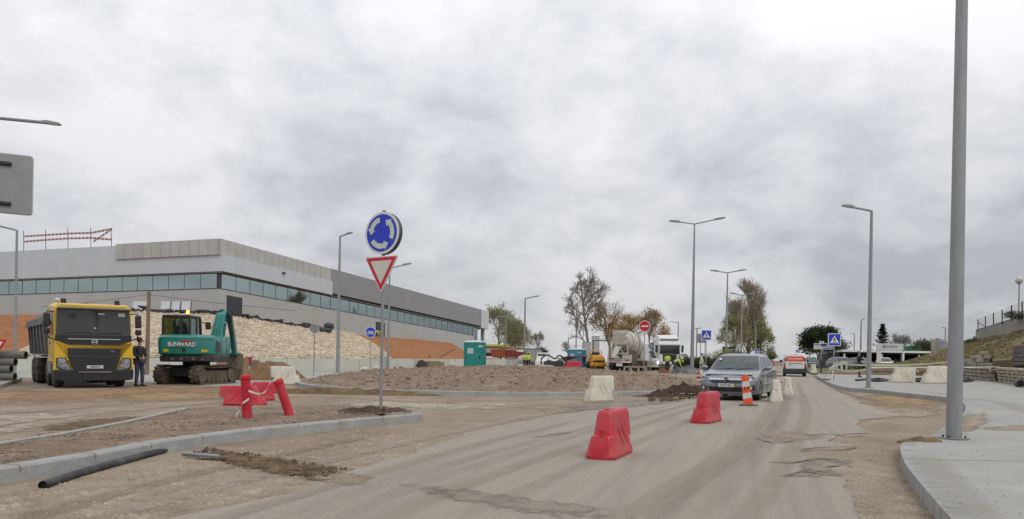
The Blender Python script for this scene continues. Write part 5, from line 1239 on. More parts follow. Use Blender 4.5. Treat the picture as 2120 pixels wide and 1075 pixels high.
def car(name, label, loc, rz, paint, group=None, detail=True, cat='car', L=4.26, hgt=1.46, estate=False, scale=1.0):
    """hatchback, front centre at the local origin facing -y"""
    r = thing(name, label, cat, loc, rz, group, True, scale)
    arch = lambda cy, cz, R_: [(cy + R_ * math.cos(a), cz + R_ * math.sin(a)) for a in [math.pi * k / 9 for k in range(10)]]
    fa, ra = .93, .93 + 2.61
    prof = [(.10,.20),(.03,.30),(.0,.40),(.015,.54),(.05,.64),(.13,.71),(.30,.765),(.70,.86),(1.08,.92),(1.30,.945),(2.6,.965),(3.95,.985),(L-.10,.95),(L-.01,.75),(L-.0,.45),(L-.08,.26)]
    prof += [(ra + .40, .22)] + arch(ra, .30, .345) + [(ra - .40, .20), (fa + .40, .20)] + arch(fa, .30, .345) + [(fa - .40, .21)]
    def st(x, yo, zt, inset):
        out = []
        for y, z in prof:
            t = max(0, 1 - y / 1.25); t2 = max(0, (y - (L - .7)) / .7)
            yy = y + yo * t * t - yo * .55 * t2 * t2
            zz_ = z - (zt * smoothstep(.55, .95, z))
            if z < .28 and inset: zz_ += .02
            out.append((x, yy, zz_))
        return out
    S = [(-.875,.42,.055,1),(-.855,.34,.02,0),(-.74,.19,.0,0),(-.5,.055,-.008,0),(0,0,-.018,0),(.5,.055,-.008,0),(.74,.19,.0,0),(.855,.34,.02,0),(.875,.42,.055,1)]
    m = MB(); m.ring([st(*s) for s in S]); body = m.build('body', paint, r, smooth=32)
    MB().box(-.80, .80, .45, L - .4, .17, .62).build('underbody', BLACK, r, smooth=0)
    MB().box(-.70, .70, .35, L - .3, .45, .80).build('inner_shell', BLACK, r, smooth=0)
    # glasshouse
    n_f = 5
    def outl(yf, yr, w, bow, z):
        f = [(-w + 2 * w * k / (n_f - 1), yf + bow * (abs(k - (n_f - 1) / 2) / ((n_f - 1) / 2)) ** 2, z) for k in range(n_f)]
        s = [(w + .0, yf + bow + (yr - bow * .6 - yf - bow) * t, z) for t in (.33, .66)]
        b = [(w - 2 * w * k / (n_f - 1), yr - bow * .6 * (abs(k - (n_f - 1) / 2) / ((n_f - 1) / 2)) ** 2, z) for k in range(n_f)]
        return [Vector(p) for p in f + s + b + [(-p[0], p[1], p[2]) for p in s[::-1]]]
    yr0, yr1 = L - .22, L - (.62 if not estate else .38)
    lv = [outl(1.06, yr0, .83, .20, .90), outl(1.50, yr0 - .16, .735, .17, 1.17), outl(1.88, yr1, .635, .13, hgt - .07), outl(2.02, yr1 - .12, .56, .11, hgt - .025), outl(2.30, yr1 - .4, .40, .06, hgt)]
    m = MB(); m.ring(lv); m.build('roof', paint, r, smooth=40)
    N = len(lv[0])
    def pane(i0, i1, u0, u1, v0, v1, nm, par=None, off=.006):
        """glass lying just outside the shell between outline corners i0..i1"""
        m = MB(); rows = []
        for v in (v0, .5 * (v0 + v1), v1):
            row = []; cols = 2 * (i1 - i0) + 1
            for c in range(cols):
                u = u0 + (u1 - u0) * c / (cols - 1); f = i0 + u * (i1 - i0); k = min(int(f), i1 - 1); t = f - k
                def P(l): return lv[l][k % N].lerp(lv[l][(k + 1) % N], t)
                p = P(0).lerp(P(1), v * 2) if v < .5 else P(1).lerp(P(2), v * 2 - 1)
                q = P(1) - P(0); e = lv[0][(k + 1) % N] - lv[0][k % N]; nn = e.cross(q).normalized(); ctr = Vector((0, 2.4, .9))
                if nn.dot(p - ctr) < 0: nn = -nn
                row.append(p + nn * off)
            rows.append(row)
        for a, b in zip(rows[:-1], rows[1:]): m.strip(a, b)
        return m.build(nm, CGLS, par or r, smooth=40)
    pane(0, n_f - 1, .035, .965, .05, .97, 'windscreen')
    pane(n_f + 2, 2 * n_f + 1, .05, .95, .18, .94, 'rear_window')
    for (i0, i1) in ((n_f - 1, n_f), (n_f, n_f + 1), (n_f + 1, n_f + 2), (2 * n_f + 1, 2 * n_f + 2), (2 * n_f + 2, 2 * n_f + 3), (2 * n_f + 3, 2 * n_f + 4)): pane(i0, i1, .05, .94, .16, .93, 'side_window')
    for x in (-.775, .775):
        for y in (fa, ra): wheel(r, x, y, .315, .315, .205, n=20)
    if not detail: 
        for s in (-1, 1): MB().ball((s * .95, 1.32, .98), (.10, .07, .08), 8, 6).build('mirror', paint, r)
        for s in (-1, 1): MB().hexa([(s * (.5 + a * .27), .06 + b * .03 + a * .15, .60 + c * .13) for c in (0, 1) for a, b in ((0, 0), (1, 0), (1, 1), (0, 1))]).build('headlight', HEADL, r)
        MB().box(-.45, .45, -.012, .05, .52, .64).build('grille', BLACK, r, smooth=0); MB().box(-.26, .26, -.03, -.012, .40, .50).build('number_plate', PLATE, r, smooth=0); return r
    # front surface for the face of the car
    def fy(x, z):
        for (ya, za), (yb, zb) in zip(prof[:8], prof[1:9]):
            if z <= zb or yb == prof[8][0]: y = ya + (yb - ya) * max(0, min(1, (z - za) / (zb - za))); break
        ax = abs(x); xs_, yo = (0, .5, .74, .855, .875), (0, .055, .19, .34, .42)
        for k in range(4):
            if ax <= xs_[k + 1]: o = yo[k] + (yo[k + 1] - yo[k]) * (ax - xs_[k]) / (xs_[k + 1] - xs_[k]); break
        else: o = .42
        t = max(0, 1 - y / 1.25); return y + o * t * t
    def skin(pts, mt, nm, par=r, th=.008, dep=.03):
        th += .014
        """closed (x,z) outline laid on the nose"""
        x0, x1 = min(p[0] for p in pts), max(p[0] for p in pts); n = max(4, int((x1 - x0) / .04)); F, B = [], []
        for i in range(n + 1):
            x = x0 + (x1 - x0) * (.002 + .996 * i / n); zs = []
            for a, b in zip(pts, pts[1:] + pts[:1]):
                if (a[0] - x) * (b[0] - x) <= 0 and a[0] != b[0]: zs.append(a[1] + (b[1] - a[1]) * (x - a[0]) / (b[0] - a[0]))
            za, zb = min(zs), max(zs); F.append([Vector((x, fy(x, za + (zb - za) * k / 4) - th, za + (zb - za) * k / 4)) for k in range(5)])
        m = MB()
        for a, b in zip(F[:-1], F[1:]): m.strip(a, b)
        bk = lambda p: p + Vector((0, th + dep, 0))
        for row in ([f[0] for f in F], [f[-1] for f in F], F[0], F[-1]): m.strip(row, [bk(p) for p in row])
        return m.build(nm, mt, par, smooth=25)
    gr_ = skin([(-.53,.66),(-.46,.545),(.46,.545),(.53,.66),(.25,.65),(-.25,.65)], BLACK, 'grille', th=.006)
    skin([(-.55,.705),(-.53,.635),(.53,.635),(.55,.705),(.26,.692),(-.26,.692)], CHR, 'chrome_bar', gr_, th=.020)
    em = MB(); em.lathe([(.058, -.012), (.072, -.03), (.086, -.012)], 24, (0, fy(0, .655) - .034, .655), 'y', caps=False); em.cyl((-.075, fy(0, .655) - .050, .645), (.075, fy(0, .655) - .050, .665), .010, n=6); em.build('emblem', CHR, gr_)
    MB().lathe([(.001, -.014), (.062, -.012)], 20, (0, fy(0, .655) - .034, .655), 'y', caps=False).build('emblem_disc', BLACK, gr_)
    skin([(-.56,.43),(-.46,.28),(.46,.28),(.56,.43)], BLACK, 'lower_grille', th=.004)
    for z in (.335, .365): MB().box(-.42, .42, fy(.3, z) - .045, fy(.3, z) - .017, z - .005, z + .005).build('grille_slat', DARKM, r, smooth=0)
    for s in (-1, 1):
        fl = skin([(s * .61,.42),(s * .82,.48),(s * .82,.33),(s * .65,.325)], BLACK, 'fog_recess', th=.004)
        MB().lathe([(.03, -.012), (.045, -.02), (.05, -.008)], 14, (s * .715, fy(.715, .40) - .018, .40), 'y').build('fog_lamp', CHR, fl)
        hl = skin([(s * .545,.61),(s * .56,.70),(s * .66,.765),(s * .815,.80),(s * .85,.74),(s * .80,.625),(s * .70,.595)], HEADL, 'headlight', th=.010)
        for x, z, rr in ((.635,.675,.048),(.755,.70,.055)):
            m = MB(); m.lathe([(rr * .6, -.006), (rr * .75, -.016), (rr, -.016), (rr * 1.05, .0)], 18, (s * x, fy(x, z) - .026, z), 'y', caps=False); m.build('lamp_ring', CHR, hl)
            MB().lathe([(.001, -.010), (rr * .6, -.008)], 14, (s * x, fy(x, z) - .026, z), 'y', caps=False).build('lamp_core', mat('lamp_core', (.16, .17, .18), .1, .5), hl)
    py = fy(0, .45) - .04
    pl = MB().box(-.275, .275, py - .012, py, .425, .535).build('number_plate', PLATE, r, smooth=0)
    MB().box(-.275, -.232, py - .014, py - .0125, .427, .533).build('plate_strip', mat('plate_blue', (.02, .05, .30), .4), pl, smooth=0); MB().box(.225, .275, py - .014, py - .0125, .427, .533).build('plate_strip', mat('plate_yellow', (.55, .42, .03), .4), pl, smooth=0)
    lettering('16-FV-66', .098, FRONT(-.003, py - .0135, .479), INK, pl, bold=.002, depth=.001, sx=.93)
    MB().box(-.29, .29, py - .003, py + .02, .41, .55).build('plate_frame', BLACK, r, smooth=0)
    for s in (-1, 1):
        m = MB(); m.ball((s * 1.0, 1.42, 1.0), (.115, .065, .075), 14, 10); mi = m.build('mirror', paint, r); MB().ball((s * .99, 1.45, .955), (.10, .05, .03), 10, 6).build('mirror_base', BLACK, mi); MB().cyl((s * .82, 1.46, .93), (s * .95, 1.43, .95), .025, n=8).build('mirror_arm', BLACK, mi)
    for s in (-1, 1):
        x = s * .8775; m = MB()
        m.box(x - .004, x + .004, .72, 3.6, .445, .475); m.build('side_moulding', mat('dark_trim', (.10, .105, .11), .5), r, smooth=0)
        for y in (1.30, 2.28, 3.20): MB().box(x - .002, x + .002, y - .006, y + .006, .30 if y < 3 else .62, .90).build('door_seam', BLACK, r, smooth=0)
        for y in (2.10, 3.02): MB().tube([(x, y - .10, .775), (x + s * .03, y - .06, .78), (x + s * .03, y + .06, .78), (x, y + .10, .775)], .016, 6).build('door_handle', paint, r)
    # wipers, stickers, inside mirror, aerial
    w = MB()
    for x0, x1 in ((-.55, .02), (.05, .60)): w.tube([(x0, 1.13, .945), ((x0 + x1) / 2, 1.17, .985), (x1, 1.20, .99)], .010, 5)
    w.build('wiper', BLACK, r)
    MB().hexa([(-.58 + a * .07, 1.665 + c * .085 + d, 1.235 + c * .055 + .012) for c in (0, 1) for a, d in ((0, 0), (1, -.02), (1, 0), (0, .02))]).build('sticker', WHITE, r, smooth=0)
    return r
SILV = mat('silver_paint', (.225, .245, .275), .30, .5, var=.03, scale=2, coat=.6)
rzc = R(-27)
cpos = G(1569, 829.5) - Matrix.Rotation(rzc, 3, 'Z') @ Vector((.80, .93, 0)); cpos.z = SX * cpos.x + SY * cpos.y + .01
car('parked_car', 'silver hatchback with its front towards us behind the orange beacon', cpos, rzc, SILV)

# white van seen from behind
def van(name, label, loc, rz, paint, scale=1.0, L=4.3, group=None):
    r = thing(name, label, 'van', loc, rz, group, True, scale); w = .87
    arch = lambda cy: [(cy + .36 * math.cos(a), .30 + .36 * math.sin(a)) for a in [math.pi * k / 9 for k in range(10)]]
    prof = [(.05,.30),(.0,.45),(.02,.62),(.05,.95),(.16,1.55),(.26,1.74),(.5,1.80),(2.4,1.82),(2.75,1.74),(3.35,1.12),(4.05,.98),(L-.02,.75),(L,.45),(L-.1,.26)] + [(3.85 ,.24)] + arch(3.45) + [(3.05,.24),(1.15,.24)] + arch(.75) + [(.36,.28)]
    def st(x, yo, dz): return [(x * (1 if z < .95 else 1 - .20 * ((z - .95) / .85) ** 1.6), y + (yo if y < .5 else (-yo * 1.6 if y > 3.6 else 0)), z - (dz if z > 1.6 else 0)) for y, z in prof]
    m = MB(); m.ring([st(-w, .07, .10), st(-w * .96, .025, .05), st(-w * .8, .0, .01), st(0, -.02, -.015), st(w * .8, 0, .01), st(w * .96, .025, .05), st(w, .07, .10)]); m.build('body', paint, r, smooth=30)
    MB().box(-.78, .78, .3, L - .3, .18, .62).build('underbody', BLACK, r, smooth=0)
    for x in (-.74, .74):
        for y in (.75, 3.45): wheel(r, x, y, .315, .315, .20, n=18)
    b = MB(); b.ring([[(x, -.075 + .06 * abs(x) ** 3, z) for x in (-.88, -.6, 0, .6, .88)] + [(x, .12, z) for x in (.88, 0, -.88)] for z in (.30, .36, .56, .60)]); b.build('bumper', mat('grey_plastic', (.045, .047, .05), .7, var=.1), r, smooth=40)
    def tg(z): return .05 + .11 * (z - .95) / .6 if z > .95 else .02 + .03 * (z - .62) / .33
    def pan(pts, mt, nm, off, par=r): 
        m = MB(); q = [(x, tg(z) - .02 - off, z) for x, z in pts]; q2 = [(x, tg(z) + .03, z) for x, z in pts]; m.ring([q, q2]); return m.build(nm, mt, par, smooth=0)
    og = pan(rpoly([(-.62,1.16),(.64,1.16),(.58,1.55),(-.56,1.55)], .08), mat('orange_vinyl', (.66, .075, .025), .35, var=.05), 'rear_panel', .012)
    lettering('PROMOLIZONE', .135, Matrix.Translation((.0, tg(1.35) - .037, 1.35)) @ Matrix.Rotation(R(90) - math.atan(.11/.6), 4, 'X'), mat('vinyl_white', (.75, .70, .66), .5), og, bold=.004, sx=1.02)
    pan([(-.46,.985),(.50,.985),(.50,1.02),(-.46,1.02)], BLACK, 'handle_strip', .016)
    pl = pan([(-.42,.86),(.06,.86),(.06,.955),(-.42,.955)], PLATE, 'number_plate', .016); pan([(-.42,.86),(-.38,.86),(-.38,.955),(-.42,.955)], INK, 'plate_strip', .019, pl)
    m = MB(); m.cyl((.06, tg(1.08) - .045, 1.08), (.06, tg(1.08) - .02, 1.08), .03, n=10); m.build('emblem', CHR, r)
    for x in (-.33, .33): MB().box(x - .006 + .35, x + .006 + .35, 0, .01, .6, 1.1)
    for s in (-1, 1):
        a = [(s * .70,.70),(s * .83,.70),(s * .78,1.42),(s * .69,1.42)]; tl = pan(a, TAILR, 'tail_light', .014); pan([(s * .72,1.02),(s * .80,1.02),(s * .785,1.16),(s * .715,1.16)], PLATE, 'reversing_lamp', .018, tl)
        pan([(s * .66,.62),(s * .84,.62),(s * .84,.70),(s * .68,.70)], BLACK, 'corner_trim', .012)
        pan([(s * .645,1.20),(s * .685,1.20),(s * .63,1.56),(s * .60,1.56)], BLACK, 'window_edge', .010)
        m = MB(); m.box(s * 1.0 - .09, s * 1.0 + .09, 2.95, 3.05, 1.08, 1.28); m.build('mirror', BLACK, r, bev=.03); 
        # windows of the cab doors
        m = MB(); m.hexa([(s * (.872 - (0 if z < 1.2 else .10)), y, z) if k == 0 else (s * (.878 - (0 if z < 1.2 else .10)), y, z) for z, y0, y1 in ((1.12, 2.3, 3.25), (1.58, 2.35, 2.80)) for k, y in ((0, y0), (0, y1), (1, y1), (1, y0))]); m.build('side_window', VGL, r, smooth=0)
    MB().box(-.10, .14, .20, .27, 1.66, 1.70).build('brake_light', TAILR, r, smooth=0)
    ws = MB(); ws.add([(-.62, 3.31 + .02, 1.18), (.62, 3.31 + .02, 1.18), (.56, 2.80, 1.72), (-.56, 2.80, 1.72)], [(0, 1, 2, 3)]); ws.build('windscreen', VGL, r, smooth=0)
    return r
VW = mat('van_white', (.60, .61, .61), .35, var=.03, scale=2, coat=.4, dirt=(.45, .43, .39), dirt_amt=.4)
van('white_van', 'white van driving away with an orange sign panel across its back', G(1645.5, 780) + Vector((0, 0, .01)), R(-18), VW, .98)

# ------------------------------------------------------------------ yellow tipper truck
tk = thing('dump_truck', 'yellow cab tipper truck with a grey tarpaulined body parked on the clay', 'truck', G(197, 804), R(36), tilt=True, scale=1.03)
NAVYB = mat('grille_black', (.020, .022, .026), .45, var=.1)
cab = MB()
def cs(y, w, z0, z1, c): return [(-w + c, y, z0), (w - c, y, z0), (w, y, z0 + c), (w, y, z1 - c), (w - c, y, z1), (-w + c, y, z1), (-w, y, z1 - c), (-w, y, z0 + c)]
cab.ring([cs(.12, 1.16, .92, 2.92, .14), cs(.2, 1.22, .88, 2.96, .12), cs(.6, 1.24, .84, 3.0, .10), cs(1.9, 1.24, .84, 3.0, .10), cs(2.0, 1.20, .9, 2.95, .12)]); cabo = cab.build('cab', YEL, tk, smooth=30)
def pf(pts, y0, y1, mt, nm, par=tk, bev=0): return MB().prism(pts, 'y', y0, y1).build(nm, mt, par, bev=bev, smooth=0)
sym = lambda p: p + [(-x, z) for x, z in p[::-1]]
pf(sym([(-1.17, 2.74), (-1.14, 2.83)]), -.10, .14, mat('visor', (.05, .055, .06), .3), 'sun_visor', bev=.03)
wsn = pf(sym([(-1.18, 1.90), (-1.15, 2.72)]), .09, .2, VGL, 'windscreen')
pf(sym([(-1.20, 1.89), (-1.21, 1.68), (-.82, 1.52)]), .02, .2, NAVYB, 'front_panel', bev=.015)
pf(sym([(-.83, 1.715), (-.83, 1.745)]), -.005, .02, CHR, 'chrome_strip')
m = MB(); m.lathe([(.065, -.01), (.08, -.025), (.098, -.01)], 26, (0, .01, 1.615), 'y', caps=False); m.box(-.085, .085, -.012, .0, 1.597, 1.633); m.tube([(.05, 0, 1.675), (.10, 0, 1.72)], .012, 5); m.build('emblem', CHR, tk)
pf(sym([(-1.24, 1.60), (-1.25, .98), (-.78, .98), (-.70, 1.36), (-.70, 1.44), (-.80, 1.45), (-1.17, 1.62)])[:14], .03, .2, YEL, 'lower_panel', bev=.015)
pf(sym([(-.84, 1.41), (-.84, 1.18), (-.70, 1.16)]), .0, .2, NAVYB, 'upper_grille', bev=.012)
pf(sym([(-.84, 1.155), (-.62, .55)]), -.03, .25, NAVYB, 'grille', bev=.02)
for z in (.98, .86, 1.08): pf([(-.5, z - .012), (.5, z - .012), (.5, z + .012), (-.5, z + .012)], -.045, -.031, DARKM, 'grille_bar')
pf(sym([(-1.25, 1.14), (-1.27, .62), (-1.0, .58), (-.72, .60), (-.66, .8), (-.75, 1.16)]), .035, .3, YEL, 'corner_panel', bev=.02)
for s in (-1, 1):
    hl = pf([(s * 1.15, 1.02), (s * .93, 1.05), (s * .80, .78), (s * .74, .62), (s * 1.0, .68), (s * 1.15, .76)], .015, .1, HEADL, 'headlight', bev=.01)
    pf([(s * 1.19, 1.06), (s * .90, 1.09), (s * .70, .57), (s * 1.02, .64), (s * 1.19, .72)], .022, .09, NAVYB, 'headlight_surround')
    pf([(s * 1.08, .97), (s * .97, .98), (s * .93, .90), (s * 1.08, .90)], .005, .014, CHR, 'reflector', hl); pf([(s * 1.05, .84), (s * .90, .84), (s * .85, .74), (s * 1.0, .76)], .005, .014, CHR, 'reflector', hl)
pf(sym([(-1.26, .66), (-1.24, .30), (-.9, .26)]), -.02, .35, mat('bumper_black', (.018, .018, .02), .6, var=.15), 'bumper', bev=.03)
pf(sym([(-.52, .555), (-.52, .59)]), -.05, -.03, CHR, 'bumper_strip')
pl = pf([(-.26, .70), (.26, .70), (.26, .81), (-.26, .81)], -.05, -.031, PLATE, 'number_plate'); lettering('ARSIFO', .10, FRONT(0, -.053, .755), INK, pl, bold=.002, depth=.001)
lettering('FMX', .07, FRONT(.58, -.004, 1.305), CHR, tk, depth=.002)
# wipers, things behind the glass
m = MB()
for x0, x1 in ((-.95, -.12), (.05, .82)): m.tube([(x0, .06, 1.93), (x0 + .3, .06, 1.97), (x1, .06, 1.96), (x1 + .08, .05, 1.86)], .018, 5)
m.build('wiper', BLACK, tk)
m = MB(); m.box(-.78, -.56, .06, .088, 2.45, 2.60); m.build('front_mirror', BLACK, tk, bev=.03); m = MB(); m.box(.12, .34, .075, .088, 2.60, 2.66); m.build('sticker', PLATE, tk, smooth=0); MB().box(.78, 1.0, .075, .088, 2.55, 2.68).build('sticker', PLATE, tk, smooth=0); MB().box(.0, .07, .075, .088, 2.10, 2.14).build('sticker', PLATE, tk, smooth=0)
for s in (-1, 1):
    m = MB(); m.tube([(s * 1.2, .25, 2.66), (s * 1.42, .12, 2.68), (s * 1.45, .10, 2.55)], .025, 6); m.tube([(s * 1.22, .25, 1.70), (s * 1.40, .12, 1.78), (s * 1.45, .10, 1.98)], .022, 6); arm = m.build('mirror_arm', BLACK, tk)
    MB().box(s * 1.45 - .10, s * 1.45 + .10, .05, .22, 2.16, 2.62).build('mirror', BLACK, tk, bev=.04); MB().box(s * 1.45 - .10, s * 1.45 + .10, .05, .22, 1.90, 2.10).build('mirror', BLACK, tk, bev=.04)
    m = MB(); m.hexa([(s * (1.243 + k * .004), y, z) for z, ya, yb in ((1.85, .42, 1.3), (2.70, .55, 1.3)) for k, y in ((0, ya), (0, yb), (1, yb), (1, ya))]); m.build('side_window', VGL, tk, smooth=0)
    MB().box(s * 1.243 - .003, s * 1.243 + .003, .36, .375, 1.0, 2.75).build('door_seam', BLACK, tk, smooth=0); MB().box(s * 1.25 - .01, s * 1.25 + .01, 1.1, 1.28, 1.55, 1.62).build('door_handle', BLACK, tk)
for x in (-.86, .86): 
    m = MB(); m.cyl((x, .75, 3.0), (x, .75, 3.05), .10, n=10); m.cyl((x, .75, 3.05), (x, .75, 3.16), .085, n=12); m.build('beacon_lamp', BLACK, tk)
m = MB(); m.cyl((-1.05, .7, 2.99), (-1.05, .7, 3.06), .03, n=6); m.ball((-1.06, .66, 3.10), (.09, .11, .07), 10, 7); m.build('horn', PLATE, tk)
# chassis, wheels, tipper body with the rolled tarpaulin
MB().box(-.45, .45, .5, 8.2, .62, .95).build('chassis', DARKM, tk, smooth=0)
for y, ws in ((1.35, (1.0,)), (3.2, (1.0,)), (5.9, (.86, 1.16)), (7.25, (.86, 1.16))):
    for s in (-1, 1):
        for w_ in ws: wheel(tk, s * w_ + (0 if len(ws) == 1 else -s * .05), y, .52, .52, .31, STEELR, hub=.55, n=20)
for s in (-1, 1):
    for y in (1.35, 3.2): MB().lathe([(.56, s * 1.25 - .19), (.62, s * 1.25 - .19), (.62, s * 1.25 + .0), (.56, s * 1.25 + .0)], 20, (0, y, .55), 'x', caps=False)
    MB().box(s * 1.0 - .2, s * 1.0 + .2, 1.95, 2.6, .45, 1.05).build('fuel_tank', mat('tank_steel', (.30, .31, .32), .4, .6, var=.1), tk, bev=.06)
    MB().box(s * 1.12 - .12, s * 1.12 + .12, 3.75, 4.4, 1.08, 1.14).build('mudguard', BLACK, tk)
TGR = mat('tipper_grey', (.115, .118, .125), .6, .1, var=.12, scale=3, dirt=(.20, .17, .14), dirt_amt=.5)
tb = MB(); tb.hexa([(-1.18, 2.3, 1.15), (1.18, 2.3, 1.15), (1.18, 8.4, 1.15), (-1.18, 8.4, 1.15), (-1.27, 2.15, 2.45), (1.27, 2.15, 2.45), (1.27, 8.7, 2.45), (-1.27, 8.7, 2.45)]); tbo = tb.build('tipper_body', TGR, tk, smooth=0)
for s in (-1, 1):
    for y in (2.5, 3.7, 4.9, 6.1, 7.3, 8.3): MB().hexa([(s * (1.19 + k * .07 + z_ * .07), y + e, 1.2 + z_ * 1.24) for z_ in (0, 1) for k, e in ((0, 0), (1, 0), (1, .12), (0, .12))]).build('body_rib', TGR, tbo, smooth=0)
    MB().box(s * 1.30 - .06, s * 1.30 + .06, 2.1, 8.7, 2.40, 2.52).build('top_rail', DARKM, tbo, smooth=0)
tp_ = MB(); rows = []
for i in range(13):
    y = 2.05 + i * .56; rows.append([Vector((x, y + .03 * math.sin(i * 2 + k), 2.50 + .62 * (1 - (abs(x) / 1.36) ** 1.6) + .05 * fbm(x * 2, y * 2, 3))) for k, x in enumerate([-1.36, -1.2, -.8, -.4, 0, .4, .8, 1.2, 1.36])])
for a, b in zip(rows[:-1], rows[1:]): tp_.strip(a, b)
tp_.strip([p + Vector((0, 0, -.55 * (1 if 1 else 0))) * 0 + Vector((0, -.01, -(p.z - 2.42))) for p in rows[0]], rows[0]); tp_.strip([Vector((-1.40, r_[0].y, 2.25 + .05 * (i % 2))) for i, r_ in enumerate(rows)], [r_[0] for r_ in rows]); tp_.strip([Vector((1.40, r_[0].y, 2.25 + .05 * (i % 2))) for i, r_ in enumerate(rows)], [r_[-1] for r_ in rows])
tp_.build('tarpaulin', mat('tarpaulin_grey', (.10, .105, .11), .7, var=.15, scale=2), tk, smooth=50)

# ------------------------------------------------------------------ teal excavator seen from behind
TEAL = mat('teal_paint', (.012, .20, .175), .38, var=.06, scale=2, coat=.3, dirt=(.04, .17, .145), dirt_amt=.4)
ex = thing('excavator', 'teal tracked excavator seen from behind with its boom folded up', 'excavator', G(407, 795), R(0), tilt=True, scale=1.0); ex.scale = (1.0, 1.0, 1.13)
TRK = mat('track_rubber', (.075, .065, .052), .9, var=.25, scale=8, dirt=(.24, .18, .12), dirt_amt=.7, dirt_scale=2.5)
TH2 = R(-14)      # heading of the undercarriage
und = MB(); und.box(-.7, .7, -.9, .9, .30, .62); und.cyl((0, 0, .6), (0, 0, .86), .55, n=20); und.shift(0, Matrix.Rotation(TH2, 4, 'Z')); und.build('undercarriage', DARKM, ex, smooth=30)
for s in (-1, 1):
    # rubber track: a closed belt with grousers round two wheels; local axis y
    m = MB(); r0, half, w = .34, 1.02, .225; path = []
    for k in range(13): a = R(90 + 180 * k / 12); path.append((-half + math.cos(a) * r0, r0 + .02 + math.sin(a) * r0))
    path += [(-half + 2 * half * k / 9, .02) for k in range(1, 9)]
    for k in range(13): a = R(-90 + 180 * k / 12); path.append((half + math.cos(a) * r0, r0 + .02 + math.sin(a) * r0))
    path += [(half - 2 * half * k / 9, 2 * r0 + .02 - .03 * math.sin(math.pi * k / 9)) for k in range(1, 9)]
    n = len(path); inn = []
    for i in range(n):
        a, b = Vector(path[i-1]), Vector(path[(i+1) % n]); t = (b - a).normalized(); inn.append(Vector(path[i]) + Vector((-t.y, t.x)) * .06 * 1)
    xs = s * .86
    rings = []
    for i in range(n + 1):
        p, q = path[i % n], inn[i % n]; rings.append([Vector((xs - w, p[0], p[1])), Vector((xs + w, p[0], p[1])), Vector((xs + w, q[0], q[1])), Vector((xs - w, q[0], q[1]))])
    m.ring(rings, 0, caps=False)
    dense = resample([Vector((0, p[0], p[1])) for p in path] + [Vector((0, *path[0]))], .11)
    for i in range(0, len(dense) - 1):
        p = dense[i]; t = (dense[i+1] - p).normalized(); nn = Vector((0, t.z, -t.y)) ; c0 = Vector((0, 0, r0 + .02)); nn = nn if nn.dot(p - c0) > 0 else -nn
        sg = 1 if i % 2 else -1
        m.hexa([Vector((xs + sg * (x * w - w * .5) , 0, 0)) + p + t * (y * .03 + (.05 * (x - .0))) + nn * z * .035 for z in (0, 1) for x, y in ((-.55, -1), (.55, -1), (.55, 1), (-.55, 1))])
    m.shift(0, Matrix.Rotation(TH2, 4, 'Z')); tr = m.build('track', TRK, ex, smooth=30)
    m = MB(); f = MB(); f.box(xs - .12, xs + .12, -.95, .95, .22, .52); f.shift(0, Matrix.Rotation(TH2, 4, 'Z')); f.build('track_frame', STEELR, tr, smooth=0)
    for y, rr, zc_ in ((-half, .27, .36), (half, .27, .36), (-.6, .11, .15), (-.3, .11, .15), (0, .11, .15), (.3, .11, .15), (.6, .11, .15)):
        k = MB(); k.cyl((xs - .16, y, zc_), (xs + .18, y, zc_), rr, n=16); k.cyl((xs + .16, y, zc_), (xs + .20, y, zc_), rr * .4, n=10); k.shift(0, Matrix.Rotation(TH2, 4, 'Z')); k.build('track_roller', STEELR, tr, smooth=40)
bl_ = MB(); bl_.hexa([(-1.15, 1.55, .12), (1.15, 1.55, .12), (1.15, 1.65, .12), (-1.15, 1.65, .12), (-1.15, 1.62, .55), (1.15, 1.62, .55), (1.15, 1.70, .55), (-1.15, 1.70, .55)]); bl_.box(-.6, -.45, .9, 1.6, .25, .38); bl_.box(.45, .6, .9, 1.6, .25, .38); bl_.shift(0, Matrix.Rotation(TH2, 4, 'Z')); bl_.build('dozer_blade', STEELR, ex, smooth=0)
HS = Matrix.Rotation(R(4), 4, 'Z')
def hp(mb, nm, mt, par=ex, bev=0, smooth=30, seg=2): mb.shift(0, HS); return mb.build(nm, mt, par, bev=bev, smooth=smooth, seg=seg)
# counterweight and engine cover: rounded plan swept up
def rplan(w, y0, y1, z, rad=.30, bul=.10): 
    q = rpoly([(-w, y0), (w, y0), (w, y1), (-w, y1)], rad, 5); return [(x, y - bul * (1 - (x / w) ** 2) * (1 if y < (y0 + y1) / 2 else 0), z) for x, y in q]
m = MB(); m.ring([rplan(1.10, -1.30, 1.2, 1.08), rplan(1.16, -1.38, 1.2, 1.14), rplan(1.17, -1.40, 1.2, 1.58), rplan(1.14, -1.36, 1.2, 1.74), rplan(1.02, -1.22, 1.15, 1.82, .28), rplan(.9, -1.1, 1.1, 1.835, .25)]); hp(m, 'engine_cover', TEAL, smooth=38)
m = MB(); m.ring([rplan(1.08, -1.30, 1.15, .84), rplan(1.12, -1.35, 1.15, .88), rplan(1.12, -1.35, 1.15, 1.07)]); cwt = hp(m, 'counterweight', mat('counterweight_black', (.022, .024, .028), .5, var=.2, dirt=(.08, .07, .06), dirt_amt=.5), smooth=38)
for x in (-.5, -.15, .35, .7): 
    m = MB(); m.box(x - .05, x + .05, -1.50, -1.40, .90, 1.0); hp(m, 'tow_lug', STEELR, cwt)
LETT = mat('lettering_white', (.66, .68, .66), .5)
def rearM(x, z, y=-1.50): return HS @ FRONT(x, y, z)
o = lettering('SUNWARD', .215, rearM(-.10, 1.475, -1.512), LETT, ex, bold=.006, sx=1.05)
